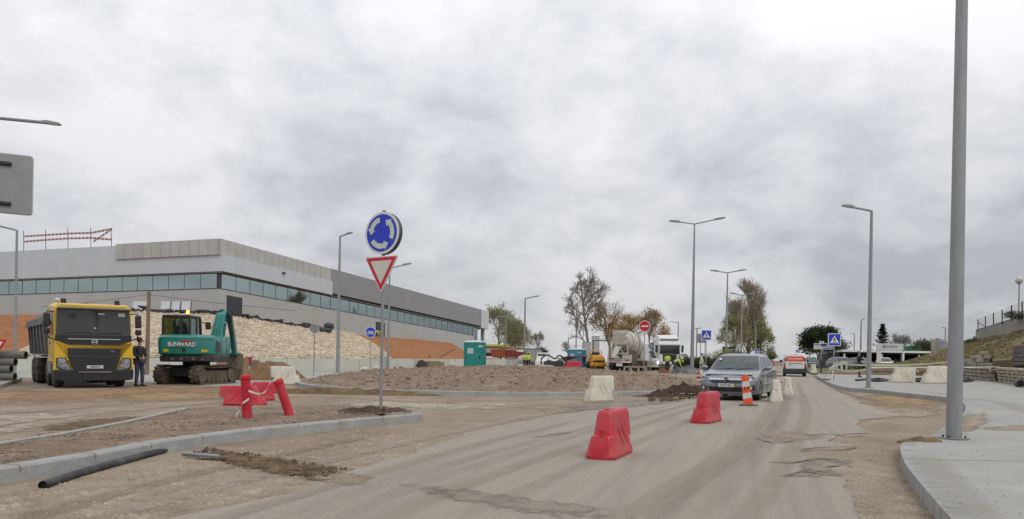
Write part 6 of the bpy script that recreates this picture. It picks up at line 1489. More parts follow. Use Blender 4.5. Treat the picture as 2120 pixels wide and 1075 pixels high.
for (x0, x1, z0, z1, mt, nm, yy) in ((-.16, .34, 1.585, 1.625, SRED, 'logo_bar', -1.510), (-.10, .02, 1.24, 1.34, BLACK, 'latch', -1.512), (-.86, -.66, 1.20, 1.30, mat('reflector_yellow', (.62, .46, .03), .4), 'reflector', -1.455), (.66, .90, 1.20, 1.30, MATS['reflector_yellow'], 'reflector', -1.45)):
    m = MB(); m.box(x0, x1, yy, yy + .10, z0, z1); hp(m, nm, mt, smooth=0)
m = MB(); m.prism(rpoly([(-1.20, 1.17), (-.62, 1.20), (-.55, 1.55), (-1.15, 1.66)], .1), 'x', 1.16, 1.178); hp(m, 'side_grille', mat('grille_mesh', (.05, .055, .055), .6, var=.3, scale=40), smooth=0)
m = MB(); m.box(1.165, 1.176, -.40, -.38, 1.1, 1.75); m.box(1.165, 1.176, .35, .37, 1.1, 1.75); hp(m, 'cover_seam', BLACK, smooth=0)
m = MB(); m.box(-1.12, 1.12, -1.425, -1.40, 1.665, 1.685); hp(m, 'cover_seam', mat('teal_dark', (.006, .09, .08), .5), smooth=0)
# cab on the left
X0, X1, Y0, Y1, Z0, Z1 = -1.16, -.08, -.62, .95, 1.05, 2.56
FRM = mat('cab_frame', (.020, .026, .028), .45, var=.1)
def pillar(p, q, w=.045): m = MB(); m.hexa([Vector(p) + Vector((a, b, 0)) for a, b in ((-w, -w), (w, -w), (w, w), (-w, w))] + [Vector(q) + Vector((a, b, 0)) for a, b in ((-w, -w), (w, -w), (w, w), (-w, w))]); hp(m, 'cab_pillar', FRM, cabx, smooth=0)
m = MB(); m.box(X0 - .02, X1 + .02, Y0 - .03, Y1 - .05, Z1 - .09, Z1 + .02); cabx = hp(m, 'cab_roof', FRM, bev=.03)
for x in (X0, X1):
    pillar((x, Y0, Z0 + .6), (x, Y0 + .04, Z1 - .08)); pillar((x, Y1, Z0 + .2), (x, Y1 - .18, Z1 - .08)); pillar((x, .25, Z0 + .6), (x, .25, Z1 - .08))
pillar((-.42, Y0, Z0 + .6), (-.42, Y0 + .04, Z1 - .08), .06)
m = MB(); m.box(X0 - .03, X1, Y0 - .03, Y1, Z0, Z0 + .72); hp(m, 'cab_base', FRM, bev=.03)
m = MB(); m.prism([(-.60, Z0), (-.60, Z0 + .5), (.2, Z0 + .55), (.9, Z0 + .3), (.9, Z0 - .05)], 'x', X0 - .05, X0 - .02); hp(m, 'cab_door', FRM, smooth=0)
CGL = glass('cab_glass', (.60, .68, .66), .16)
for (a, b, c, d) in ((X0 + .05, -.48, Y0, Y0 + .012), (-.36, X1 - .05, Y0, Y0 + .012)): m = MB(); m.box(a, b, c, d, Z0 + .72, Z1 - .10); hp(m, 'rear_glass', CGL, smooth=0)
m = MB(); m.box(X1 - .006, X1 + .006, Y0 + .06, .20, Z0 + .72, Z1 - .10); hp(m, 'side_glass', mat('scuffed_glass', (.20, .24, .23), .35, var=.2, scale=3), smooth=0)
m = MB(); m.box(X0 - .006, X0 + .006, Y0 + .06, .9, Z0 + .72, Z1 - .10); hp(m, 'side_glass', CGL, smooth=0); m = MB(); m.box(X0 + .05, X1 - .05, Y1 - .10, Y1 - .09, Z0 + .35, Z1 - .10); hp(m, 'front_glass', CGL, smooth=0)
m = MB(); m.cyl((-.28, -.2, Z1 + .02), (-.28, -.2, Z1 + .06), .08, n=12); hp(m, 'beacon_base', BLACK); m = MB(); m.lathe([(.07, .06), (.075, .14), (.05, .20), (.01, .22)], 14, (-.28, -.2, Z1)); hp(m, 'beacon_lamp', mat('lit_beacon', (.8, .22, .05), .3, emit=(1, .28, .06), estr=3.0))
m = MB(); m.box(-.86, -.40, .0, .14, Z0 + .6, Z0 + 1.15); hp(m, 'seat', BLACK, bev=.05)
m = MB(); m.box(-1.32, -1.20, -.5, -.3, 1.55, 1.85); hp(m, 'mirror', BLACK, bev=.04); m = MB(); m.tube([(-1.16, -.3, 1.6), (-1.26, -.36, 1.68)], .02, 5); hp(m, 'mirror_arm', BLACK)
m = MB(); m.box(.20, .44, .55, .62, 2.08, 2.36); hp(m, 'mirror', BLACK, bev=.06); m = MB(); m.tube([(.0, .4, 2.3), (.14, .5, 2.34), (.25, .58, 2.30)], .02, 5); hp(m, 'mirror_arm', BLACK)
# boom: thick plated arm rising in front of the house, stick folded down behind it
bm_ = MB(); sec = [((.70, .50, 1.5), .27), ((.72, .78, 2.1), .26), ((.77, 1.0, 2.6), .23), ((.82, 1.25, 2.78), .17)]
bm_.ring([[Vector(p) + Vector((x * w * .9, y * w * .7, -y * w * .4)) for x, y in ((-1, -1), (1, -1), (1, 1), (-1, 1))] for p, w in sec]); boom = hp(bm_, 'boom', TEAL, bev=.02)
m = MB(); 
for x in (.58, .70, .82): m.tube([(x, .30, 1.70), (x + .02, .56, 2.12), (x + .06, .78, 2.56), (x + .10, 1.05, 2.80)], .022, 5)
hp(m, 'hydraulic_hose', mat('hose_teal', (.01, .12, .105), .5), boom)
for (t, z, y) in ((0, 1.78, .36), (1, 2.34, .82)): m = MB(); m.box(.46 + t * .05, .96 + t * .04, y - .06, y, z, z + .05); hp(m, 'hose_clamp', PLATE, boom, smooth=0)
st = MB(); st.ring([[Vector(p) + Vector((x * .11, y * .15, 0)) for x, y in ((-1, -1), (1, -1), (1, 1), (-1, 1))] for p in ((.98, 1.30, 2.76), (1.04, 1.7, 2.0), (1.08, 1.95, 1.1))]); stick = hp(st, 'stick', TEAL, bev=.02)
m = MB(); m.cyl((1.10, 1.1, 2.7), (1.13, 1.35, 1.9), .08, n=10); m.cyl((1.13, 1.35, 1.9), (1.14, 1.5, 1.3), .04, n=10); hp(m, 'hydraulic_cylinder', DARKM, stick)
m = MB()
for k in range(5): m.tube([(.66 + k * .09, .95 + k * .04, 2.74), (.68 + k * .09, 1.05 + k * .05, 2.86 + .03 * math.sin(k * 2)), (.76 + k * .09, 1.3, 2.80), (.84 + k * .07, 1.4, 2.5)], .026, 5)
hp(m, 'hydraulic_hose', BLACK, boom)
m = MB(); m.prism([(1.9, .55), (2.5, .45), (2.75, .75), (2.6, 1.15), (2.1, 1.2)], 'x', .72, 1.28); hp(m, 'bucket', STEELR, bev=.02)

# ------------------------------------------------------------------ concrete mixer lorry
MXW = mat('mixer_paint', (.50, .48, .43), .55, var=.06, scale=2, dirt=(.30, .27, .22), dirt_amt=.7, dirt_scale=1.2)
mxr = thing('concrete_mixer', 'concrete mixer lorry with its dirty cream drum and chute towards us', 'truck', G(1282, 769.5), R(-21), tilt=True, scale=.98)
MB().box(-.45, .45, .2, 8.2, .75, 1.05).build('chassis', DARKM, mxr, smooth=0)
for y in (1.3, 2.65, 5.6, 7.2):
    for s in (-1, 1): wheel(mxr, s * .98, y, .52, .52, .5 if y < 3 else .32, STEELR, hub=.55, n=18)
ax0, ax1 = Vector((0, .55, 3.0)), Vector((0, 6.1, 2.05)); q = (ax1 - ax0).normalized().to_track_quat('Z', 'Y').to_matrix().to_4x4(); Ld = (ax1 - ax0).length
m = MB(); m.lathe([(.42, -.15), (.50, 0), (.66, .25), (1.14, 1.4), (1.36, 2.2), (1.36, 3.4), (1.05, 4.7), (.62, Ld)], 28); m.shift(0, Matrix.Translation(ax0) @ q); dr = m.build('drum', MXW, mxr, smooth=50)
for zz_, rr in ((1.05, .99), (2.2, 1.375), (3.4, 1.375)): m = MB(); m.lathe([(rr, zz_ - .04), (rr + .03, zz_ - .03), (rr + .03, zz_ + .03), (rr, zz_ + .04)], 28, caps=False); m.shift(0, Matrix.Translation(ax0) @ q); m.build('drum_band', STEELR, dr, smooth=40)
m = MB(); m.lathe([(.38, -.155), (.05, -.05)], 20, caps=False); m.shift(0, Matrix.Translation(ax0) @ q); m.build('drum_mouth', HOLE, dr)
m = MB(); m.ring([[(-.55, -.35, 3.35), (.55, -.35, 3.35), (.6, .5, 3.62), (-.6, .5, 3.62)], [(-.62, -.4, 3.62), (.62, -.4, 3.62), (.72, .55, 3.95), (-.72, .55, 3.95)]], caps=False); m.build('hopper', MXW, mxr, smooth=0)
m = MB(); A, B = [], []
for k in range(9): a = R(180 + 180 * k / 8); A.append(Vector((math.cos(a) * .36, .2, 2.75 + math.sin(a) * .3))); B.append(Vector((math.cos(a) * .24 - .35, -.75, 1.55 + math.sin(a) * .22)))
m.strip(A, B); m.strip([p + Vector((0, 0, -.02)) for p in A], [p + Vector((0, 0, -.02)) for p in B]); m.build('chute', MXW, mxr, smooth=60)
m = MB(); m.prism([(-.9, 3.0), (-.75, 3.35), (.75, 3.35), (.9, 3.0), (.55, 2.55), (-.55, 2.55)], 'y', .05, .16); m.build('rear_shield', MXW, mxr, bev=.02)
m = MB()
for s in (-1, 1): m.tube([(s * .75, .15, .95), (s * .72, .3, 2.1), (s * .6, .45, 3.2)], .07, 6); m.tube([(s * .75, .2, 1.1), (0, .3, 2.2)], .05, 6)
m.box(-.8, .8, .1, .35, 1.65, 1.8); m.build('rear_frame', MXW, mxr, smooth=30)
m = MB()
for x in (-1.02, -.66): m.cyl((x, .0, 1.3), (x, .12, 4.1), .025, n=6)
for k in range(9): m.cyl((-1.02, .01, 1.45 + k * .3), (-.66, .01, 1.45 + k * .3), .018, n=5)
m.box(-1.1, -.55, .05, .6, 3.02, 3.07); m.build('ladder', mat('ladder_tan', (.42, .33, .20), .7), mxr, smooth=0)
MB().box(-1.15, 1.15, .05, .55, 1.16, 1.24).build('mudguard', DARKM, mxr); 
rbm = MB().box(-1.15, 1.15, -.02, .06, .84, 1.0).build('rear_bumper', PLATE, mxr, smooth=0)
for k in range(6): MB().prism([(-1.05 + k * .2, .85), (-.95 + k * .2, .85), (-.87 + k * .2, .99), (-.97 + k * .2, .99)], 'y', -.026, -.021).build('warning_stripe', ORG, rbm, smooth=0)
MB().box(.55, .95, -.025, .03, 1.05, 1.15).build('tail_light', TAILR, mxr, smooth=0); MB().box(.25, 1.15, .02, .3, 1.0, 1.6).build('side_box', MXW, mxr, bev=.02); MB().box(-.3, .3, -.03, 0, .5, .78).build('number_plate', PLATE, mxr, smooth=0)
for k in range(4): MB().cyl((1.18, .3 + k * .35, .6), (1.16, .35 + k * .35, 2.0), .06, n=8).build('chute_extension', STEELR, mxr)
m = MB(); m.ring([cs(6.3, 1.18, 1.0, 2.9, .12), cs(8.2, 1.2, .9, 2.95, .12)]); m.build('cab', WHITE, mxr, bev=.03); MB().cyl((1.0, 5.4, 1.3), (1.0, 5.4, 2.6), .35, n=14).build('water_tank', MXW, mxr)

# ------------------------------------------------------------------ small yellow roller
RY = mat('roller_yellow', (.64, .30, .02), .4, var=.06, scale=3, coat=.2)
ro = thing('road_roller', 'small orange yellow road roller with a black roll bar left of the mixer', 'roller', G(1239, 767.5), R(6), tilt=True, scale=1.1)
m = MB(); m.ring([[(-.62, 0, .62), (.62, 0, .62), (.62, 1.3, .62), (-.62, 1.3, .62)], [(-.64, -.03, .95), (.64, -.03, .95), (.64, 1.3, .95), (-.64, 1.3, .95)], [(-.44, .12, 1.36), (.44, .12, 1.36), (.46, 1.3, 1.42), (-.46, 1.3, 1.42)]]); ho = m.build('hood', RY, ro, bev=.05, smooth=35)
m = MB(); m.box(-.70, .70, -.10, .5, .38, .66); m.build('front_frame', RY, ro, bev=.04)
m = MB(); m.hexa([(-.50, -.045, .76), (.50, -.045, .76), (.50, .0, .76), (-.50, .0, .76), (-.49, -.035, .92), (.49, -.035, .92), (.49, .0, .92), (-.49, .0, .92)]); gr2 = m.build('grille', BLACK, ho, smooth=0)
for s in (-1, 1): MB().cyl((s * .33, -.06, .84), (s * .33, -.04, .84), .055, n=12).build('headlight', HEADL, gr2); MB().box(s * .45 - .06, s * .45 + .06, -.11, -.10, .47, .55).build('tie_down', BLACK, ro, smooth=0)
for y, z in ((.55, .36), (2.0, .36)): m = MB(); m.cyl((-.6, y, z), (.6, y, z), .36, n=24); m.build('drum', STEELR, ro, smooth=40)
m = MB(); m.box(-.55, .55, 1.3, 2.4, .5, .9); m.build('rear_body', RY, ro, bev=.05)
m = MB(); m.box(-.3, .3, 1.5, 2.0, .9, 1.05); m.box(-.3, .3, 1.95, 2.1, 1.0, 1.5); m.build('seat', BLACK, ro, bev=.04)
m = MB(); m.tube([(-.5, 1.25, 1.3), (-.5, 1.2, 1.7), (-.38, 1.2, 1.82), (.38, 1.2, 1.82), (.5, 1.2, 1.7), (.5, 1.25, 1.3)], .045, 8); m.build('hand_rail', RY, ro); m = MB(); m.box(-.36, .36, 1.15, 1.3, 1.4, 1.66); m.build('dashboard', BLACK, ro, bev=.04)
m = MB()
for x in (-.05, 1.55): m.tube([(x, 2.2, .6), (x, 2.2, 2.74)], .05, 6)
m.tube([(-.1, 2.2, 2.74), (1.6, 2.2, 2.74)], .055, 6); m.build('roll_bar', BLACK, ro)

# ------------------------------------------------------------------ red dumper
DR = mat('dumper_red', (.24, .055, .055), .6, var=.15, scale=3, dirt=(.20, .13, .10), dirt_amt=.5)
du = thing('site_dumper', 'red site dumper with a dark skip standing before the blue cabin', 'dumper', G(1190, 766.5), R(-12), tilt=True, scale=1.0)
m = MB(); m.ring([[(-.55, .1, .62), (.85, .1, .62), (.75, 1.3, .75), (-.55, 1.3, .75)], [(-.85, -.35, 1.32), (1.15, -.25, 1.32), (1.05, 1.5, 1.4), (-.85, 1.5, 1.4)]]); sk = m.build('skip', mat('skip_dark', (.05, .03, .03), .7, var=.2), du, bev=.03, smooth=0)
m = MB(); m.box(-.88, 1.18, -.38, 1.52, 1.325, 1.40); m.build('skip_rim', DR, sk, smooth=0)
m = MB(); m.hexa([(-1.35, .2, .75), (-.6, .0, .75), (-.6, 1.2, .75), (-1.35, 1.2, .75), (-1.4, .1, 1.35), (-.86, -.1, 1.35), (-.86, 1.2, 1.35), (-1.4, 1.2, 1.35)]); m.build('engine_cover', DR, du, bev=.04)
for x in (-.95, .75):
    for y in (.7, 2.2): wheel(du, x, y, .42, .42, .32, STEELR, hub=.5, n=18)
m = MB(); m.box(-.5, .5, .6, 2.8, .45, .7); m.box(-.45, .45, 2.0, 3.0, .7, 1.15); m.build('chassis', DR, du, bev=.03)
m = MB(); m.tube([(-.45, 2.4, .9), (-.45, 2.45, 2.5), (.45, 2.45, 2.5), (.45, 2.4, .9)], .04, 6); m.build('roll_bar', DARKM, du); MB().box(-.3, .3, 1.9, 2.3, 1.15, 1.3).build('seat', BLACK, du, bev=.04)

# ------------------------------------------------------------------ white tractor lorry with blue trailer
lo = thing('articulated_lorry', 'white high roofed lorry with a blue trailer coming down the road', 'truck', G(1386, 767), R(5), tilt=True, scale=.97)
m = MB(); m.ring([cs(.05, 1.20, .75, 2.9, .1), cs(.2, 1.25, .7, 3.05, .1), cs(2.1, 1.25, .7, 3.1, .1)]); m.build('cab', WHITE, lo, smooth=30)
m = MB(); m.ring([[(-1.18, .15, 3.0), (1.18, .15, 3.0), (1.22, 2.0, 3.05), (-1.22, 2.0, 3.05)], [(-1.10, .45, 3.5), (1.10, .45, 3.5), (1.15, 2.0, 3.6), (-1.15, 2.0, 3.6)], [(-.98, .9, 3.86), (.98, .9, 3.86), (1.05, 2.0, 3.92), (-1.05, 2.0, 3.92)]]); m.build('roof_fairing', WHITE, lo, bev=.06, smooth=30)
MB().box(-1.05, 1.05, .12, .42, 3.40, 3.47).build('fairing_step', mat('fairing_grey', (.35, .35, .34), .5), lo, smooth=0)
def pl2(pts, y0, y1, mt, nm, bev=0): return MB().prism(pts, 'y', y0, y1).build(nm, mt, lo, bev=bev, smooth=0)
pl2(sym([(-1.12, 1.80), (-1.08, 2.78)]), .0, .1, VGL, 'windscreen'); pl2(sym([(-1.15, 2.74), (-1.12, 2.95)]), -.16, .1, WHITE, 'sun_visor', .03)
pl2(sym([(-.78, 1.74), (-.70, .62)]), -.01, .1, mat('lorry_grille', (.03, .03, .033), .5), 'grille', .02); pl2(sym([(-1.22, .95), (-1.22, .35)]), -.06, .1, WHITE, 'bumper', .04)
for s in (-1, 1):
    pl2([(s * .80, .72), (s * 1.16, .75), (s * 1.16, 1.0), (s * .84, .95)], -.09, -.061, HEADL, 'headlight'); MB().box(s * 1.45 - .12, s * 1.45 + .12, .05, .2, 1.95, 2.75).build('mirror', BLACK, lo, bev=.04)
    for y in (1.2, 4.6): wheel(lo, s * 1.0, y, .5, .5, .33, hub=.55, n=18)
    for y in (11.2, 12.4): wheel(lo, s * 1.0, y, .5, .5, .4, hub=.55, n=16)
BLT = mat('trailer_blue', (.045, .13, .22), .6, var=.1)
m = MB(); m.box(-1.25, 1.25, 2.6, 13.6, 1.2, 3.05); tl_ = m.build('trailer', BLT, lo, smooth=0)
for s in (-1, 1):
    for k in range(10): MB().box(s * 1.25 - .04, s * 1.25 + .04, 2.8 + k * 1.1, 2.9 + k * 1.1, 1.2, 3.1).build('trailer_rib', BLT, tl_, smooth=0)
MB().box(-.4, .4, 2.2, 13, .8, 1.1).build('chassis', DARKM, lo, smooth=0)
# white coach-like van partly hidden by the mixer
vb = thing('white_van', 'white delivery van with its headlight on behind the no entry sign', 'van', P3(1366, 767, 83), R(62), tilt=True); vb.location.z = zg(vb.location.x, vb.location.y)
prof = [(0, .35), (-.0, .9), (.55, 1.25), (1.15, 2.1), (1.6, 2.35), (5.4, 2.4), (5.5, .4)]
m = MB(); m.ring([[(x * (1 if z < 1.3 else .93), y, z) for y, z in prof] for x in (-1.0, -.9, .9, 1.0)]); m.build('body', VW, vb, smooth=30)
MB().box(-.95, .95, .05, 5.5, .28, .42).build('sill', DARKM, vb, smooth=0)
m = MB(); m.add([(-.82, .56, 1.30), (.82, .56, 1.30), (.78, 1.08, 2.05), (-.78, 1.08, 2.05)], [(0, 1, 2, 3)]); m.build('windscreen', VGL, vb, smooth=0)
for s in (-1, 1):
    MB().box(s * .99, s * 1.0 + s * .008, 1.3, 2.3, 1.3, 1.95).build('side_window', VGL, vb, smooth=0); MB().box(s * .995, s * 1.0 + s * .008, .3, 5.3, .62, .9).build('side_stripe', mat('beige_stripe', (.45, .36, .28), .6), vb, smooth=0)
    for y in (1.0, 4.4): wheel(vb, s * .88, y, .34, .34, .22, n=16)
    MB().ball((s * .75, .0, .80), (.13, .08, .12), 10, 8).build('headlight', mat('lit_headlight', (.9, .9, .9), .2, emit=(1, .97, .9), estr=6.0) if s < 0 else HEADL, vb)
# ------------------------------------------------------------------ parked vehicles by the canopy
PW = mat('car_white', (.60, .61, .61), .3, var=.02, coat=.5); PG = mat('car_grey', (.22, .235, .25), .3, .4, var=.02, coat=.5); PD = mat('car_dark', (.06, .065, .07), .3, .3, var=.02, coat=.5)
def gpos(px, d): p = P3(px, 748, d); p.z = zg(p.x, p.y) + .17; return p
wv = thing('white_van', 'long white van parked side on behind the grass bank', 'van', gpos(1912, 118), R(97)); 
prof = [(.02, .4), (.0, .85), (.35, 1.05), (1.0, 1.20), (1.75, 1.88), (2.3, 1.98), (5.0, 1.98), (5.15, 1.8), (5.2, .5)]
m = MB(); m.ring([[(x * (1 if z < 1.3 else .93), y, z) for y, z in prof] for x in (-.95, -.85, .85, .95)]); m.build('body', PW, wv, smooth=30)
for s in (-1, 1):
    for (y0, y1, y2, y3) in ((1.25, 2.3, 2.3, 1.85), (2.45, 3.5, 3.5, 2.45)): MB().hexa([(s * (.945 - .06 * k + .008 * e), y, z) for k, z, ya, yb in ((0, 1.22, y0, y1), (1, 1.78, y3, y2)) for e, y in ((0, ya), (0, yb), (1, yb), (1, ya))]).build('side_window', VGL, wv, smooth=0)
    for y in (.95, 4.2): wheel(wv, s * .85, y, .33, .33, .22, n=16)
m = MB(); m.add([(-.78, 1.05, 1.24), (.78, 1.05, 1.24), (.74, 1.72, 1.84), (-.74, 1.72, 1.84)], [(0, 1, 2, 3)]); m.build('windscreen', VGL, wv, smooth=0)
gP = 'cars parked by the long canopy'
car('parked_car', 'white hatchback parked nose out between the legs of the white sign board', gpos(1834, 96), R(-20), PW, gP, False)
car('parked_car', 'silver grey car parked side on left of the standing man', gpos(1778, 98), R(105), PG, gP, False)
car('parked_car', 'pale car parked under the round dark tree left of the direction sign', gpos(1681, 105), R(-16), SILV, gP, False)
car('parked_car', 'dark car in the shade of the canopy right of the thin lamp posts', gpos(1803, 100), R(10), PD, gP, False)
# ------------------------------------------------------------------ people
SKIN = mat('skin', (.40, .235, .17), .6, var=.05); HAIR = mat('dark_hair', (.03, .024, .02), .8); GREYH = mat('grey_hair', (.20, .19, .18), .8)
HIVIS = mat('hi_vis', (.52, .66, .05), .6, var=.06, scale=6); REFL = mat('reflective_tape', (.58, .58, .55), .4)
JEAN = mat('denim', (.055, .07, .11), .85, var=.15, scale=10); BLKC = mat('black_cloth', (.022, .023, .026), .85, var=.15, scale=8); DKTR = mat('dark_trousers', (.045, .045, .055), .85, var=.1)
REDC = mat('red_cloth', (.42, .02, .03), .8); HELW = mat('helmet_white', (.62, .62, .60), .4); HELY = mat('helmet_yellow', (.62, .44, .04), .4); SHOE = mat('shoe', (.05, .042, .035), .8)
def skinmesh(name, nodes, edges, mt, par, root=0, sub=1):
    me = bpy.data.meshes.new(name); me.from_pydata([n[0] for n in nodes], edges, []); me.materials.append(mt)
    o = bpy.data.objects.new(name, me); C.objects.link(o); o.parent = par
    s = o.modifiers.new('skin', 'SKIN'); s.use_smooth_shade = True; s.branch_smoothing = .6
    lay = me.skin_vertices[0].data if me.skin_vertices else None
    if lay is None:
        bm = bmesh.new(); bm.from_mesh(me); bm.verts.layers.skin.verify(); bm.to_mesh(me); bm.free(); lay = me.skin_vertices[0].data
    for i, n in enumerate(nodes):
        r = n[1]; lay[i].radius = r if isinstance(r, tuple) else (r, r); lay[i].use_root = (i == root)
    d = o.modifiers.new('sub', 'SUBSURF'); d.levels = sub; d.render_levels = sub; return o
STAND = dict(pelvis=(0,0,.93), waist=(0,-.01,1.10), chest=(0,0,1.32), neck=(0,.0,1.47), head=(0,-.02,1.60), crown=(0,-.01,1.71),
    hipL=(.09,0,.90), kneeL=(.10,-.02,.50), ankL=(.10,.02,.09), toeL=(.11,-.15,.035), hipR=(-.09,0,.90), kneeR=(-.10,-.02,.50), ankR=(-.10,.02,.09), toeR=(-.11,-.15,.035),
    shL=(.19,.01,1.40), elL=(.24,.02,1.13), wrL=(.24,-.06,.88), haL=(.24,-.09,.80), shR=(-.19,.01,1.40), elR=(-.24,.02,1.13), wrR=(-.24,-.06,.88), haR=(-.24,-.09,.80))
def person(label, loc, rz, pose=None, top=BLKC, legs=JEAN, vest=False, hat=None, hair=HAIR, scale=1.0, sleeves=None, glasses=False, tilt=False):
    J = dict(STAND); J.update(pose or {}); J = {k: Vector(v) for k, v in J.items()}
    r = thing('person', label, 'person', loc, rz, None, tilt, scale)
    nodes, idx, ed = [], {}, []
    def nd(k, p, rad): idx[k] = len(nodes); nodes.append((tuple(p), rad))
    def e(a, b): ed.append((idx[a], idx[b]))
    for k, rad in (('pelvis', (.11, .075)), ('waist', (.095, .07)), ('chest', (.10, .07)), ('neck', .050), ('head', (.078, .095)), ('crown', (.06, .07))): nd(k, J[k], rad)
    for a, b in (('pelvis', 'waist'), ('waist', 'chest'), ('chest', 'neck'), ('neck', 'head'), ('head', 'crown')): e(a, b)
    for s in 'LR':
        for k, rad in (('hip', .07), ('knee', .05), ('ank', .038), ('toe', (.04, .025)), ('sh', .045), ('el', .035), ('wr', .027), ('ha', (.038, .018))): nd(k + s, J[k + s], rad)
        for a, b in (('hip', 'knee'), ('knee', 'ank'), ('ank', 'toe'), ('sh', 'el'), ('el', 'wr'), ('wr', 'ha')): e(a + s, b + s)
        e('pelvis', 'hip' + s) if False else ed.append((idx['pelvis'], idx['hip' + s])); ed.append((idx['chest'], idx['sh' + s]))
        h, w = J['ha' + s], J['wr' + s]; d = (h - w).normalized(); sd = d.cross(Vector((0, 1, 0)) if abs(d.y) < .9 else Vector((0, 0, 1))).normalized(); bend = sd.cross(d) * -.012
        for f in range(4):
            b = h + d * .03 + sd * (f - 1.5) * .019; L = (.034, .04, .038, .028)[f]; nd('f%d%s' % (f, s), b, .009); nd('g%d%s' % (f, s), b + d * L + bend, .008); ed.append((idx['ha' + s], idx['f%d%s' % (f, s)])); e('f%d%s' % (f, s), 'g%d%s' % (f, s))
        b = w + d * .035 + sd * .038; nd('t' + s, b, .010); nd('u' + s, b + d * .035 + sd * .015, .008); ed.append((idx['ha' + s], idx['t' + s])); e('t' + s, 'u' + s)
    hd = J['head']; f = ((hd - J['neck']).cross(Vector((1, 0, 0)))).normalized(); f = f if f.y < 0 else -f
    nd('nose', hd + f * .115 + Vector((0, 0, -.01)), .012); ed.append((idx['head'], idx['nose']))
    skinmesh('body', nodes, ed, SKIN, r)
    def cloth(nm, spec, links, mt):
        ns = [(tuple(J[k] if isinstance(k, str) else k), rad) for k, rad in spec]; return skinmesh(nm, ns, links, mt, r)
    low = J['hipL'].lerp(J['hipR'], .5) + Vector((0, 0, -.0))
    cloth('trousers', [('pelvis', (.165, .12)), ('hipL', .105), ('kneeL', .075), ('ankL', .062), ('hipR', .105), ('kneeR', .075), ('ankR', .062)], [(0, 1), (1, 2), (2, 3), (0, 4), (4, 5), (5, 6)], legs)
    jk = cloth('jacket', [('pelvis', (.175, .13)), ('waist', (.155, .12)), ('chest', (.18, .13)), (J['chest'].lerp(J['neck'], .75), .075), ('shL', .078), ('elL', .058), ('wrL', .045), ('shR', .078), ('elR', .058), ('wrR', .045)],
               [(0, 1), (1, 2), (2, 3), (2, 4), (4, 5), (5, 6), (2, 7), (7, 8), (8, 9)], sleeves or top)
    if vest:
        v = cloth('vest', [(J['pelvis'].lerp(J['waist'], .1), (.188, .145)), ('waist', (.172, .135)), ('chest', (.198, .15)), (J['chest'].lerp(J['neck'], .7), .09)], [(0, 1), (1, 2), (2, 3)], top)
        for t in (.35, .95):
            p = J['pelvis'].lerp(J['waist'], t) if t < 1 else J['chest']; ax = (J['waist'] - J['pelvis']).normalized(); m = MB(); m.lathe([(.182, -.022), (.186, -.02), (.186, .02), (.182, .022)], 20, caps=False)
            for i in range(len(m.v)): m.v[i].y *= .80
            m.shift(0, Matrix.Translation(p) @ ax.to_track_quat('Z', 'Y').to_matrix().to_4x4()); m.build('reflective_band', REFL, v)
    for s in 'LR':
        m = MB(); a, t = J['ank' + s], J['toe' + s]; d = t - a; d.z = 0; d = d.normalized() if d.length > .02 else Vector((0, -1, 0)); sd = d.cross(Vector((0, 0, 1)))
        z0 = a.z - .09
        m.ring([[a + d * (-.08 + .27 * q) + sd * x * w + Vector((0, 0, z0 - a.z + zz_)) for x, zz_ in ((-1, 0), (1, 0), (.8, h), (-.8, h))] for q, w, h in ((0, .035, .07), (.3, .045, .12), (.6, .045, .09), (1, .03, .04))]); m.build('shoe', SHOE, r, bev=.01)
    ax = (J['crown'] - J['neck']).normalized(); q = ax.to_track_quat('Z', 'Y').to_matrix().to_4x4()
    c = hd + ax * .015
    if hat: m = MB(); m.lathe([(.145, .035), (.120, .04), (.112, .09), (.08, .14), (.02, .158)], 18); m.shift(0, Matrix.Translation(c) @ q); m.build('helmet', hat, r)
    m = MB(); m.ball(c + ax * .035 - f * .022, (.092, .105, .10), 14, 10); m.build('hair', hair, r)
    for s in (-1, 1):
        MB().ball(hd + f * .088 + Vector((s * .032, 0, .012)), .011, 8, 6).build('eye', INK, r)
    if glasses: m = MB(); m.tube([hd + Vector((s * .092, 0, .015)) + f * y for s, y in ((-1, -.02), (-1, .10))], .006, 4); m.tube([hd + f * .105 + Vector((x, 0, .012)) for x in (-.09, 0, .09)], .008, 4); m.tube([hd + Vector((.092, 0, .015)) + f * y for y in (-.02, .10)], .006, 4); m.build('glasses', INK, r)
    return r
person('man in a dark jacket and jeans standing between the truck and the excavator', G(287, 800), R(70), dict(elL=(.23,-.04,1.14), wrL=(.12,-.20,1.02), haL=(.06,-.26,1.0), elR=(-.23,.0,1.13), wrR=(-.15,-.18,1.0), haR=(-.10,-.25,.98), kneeL=(.10,-.06,.50), ankL=(.10,-.06,.09), toeL=(.11,-.24,.035)), BLKC, JEAN, glasses=True, scale=1.1)
W_ = dict(elL=(.25,-.02,1.14), wrL=(.20,-.22,1.0), haL=(.18,-.29,.97), elR=(-.25,-.02,1.14), wrR=(-.2,-.22,1.0), haR=(-.18,-.29,.97))
BEND = dict(pelvis=(0,.12,.88), waist=(0,-.02,1.02), chest=(0,-.26,1.10), neck=(0,-.42,1.08), head=(0,-.54,1.02), crown=(0,-.64,.98), hipL=(.09,.12,.86), hipR=(-.09,.12,.86), kneeL=(.12,.0,.48), kneeR=(-.12,.02,.48),
    shL=(.18,-.32,1.10), shR=(-.18,-.32,1.10), elL=(.22,-.40,.82), elR=(-.22,-.40,.82), wrL=(.15,-.50,.60), wrR=(-.15,-.50,.60), haL=(.12,-.54,.52), haR=(-.12,-.54,.52))
def pg(px, py, d): p = P3(px, py, d); p.z = zg(p.x, p.y); return p
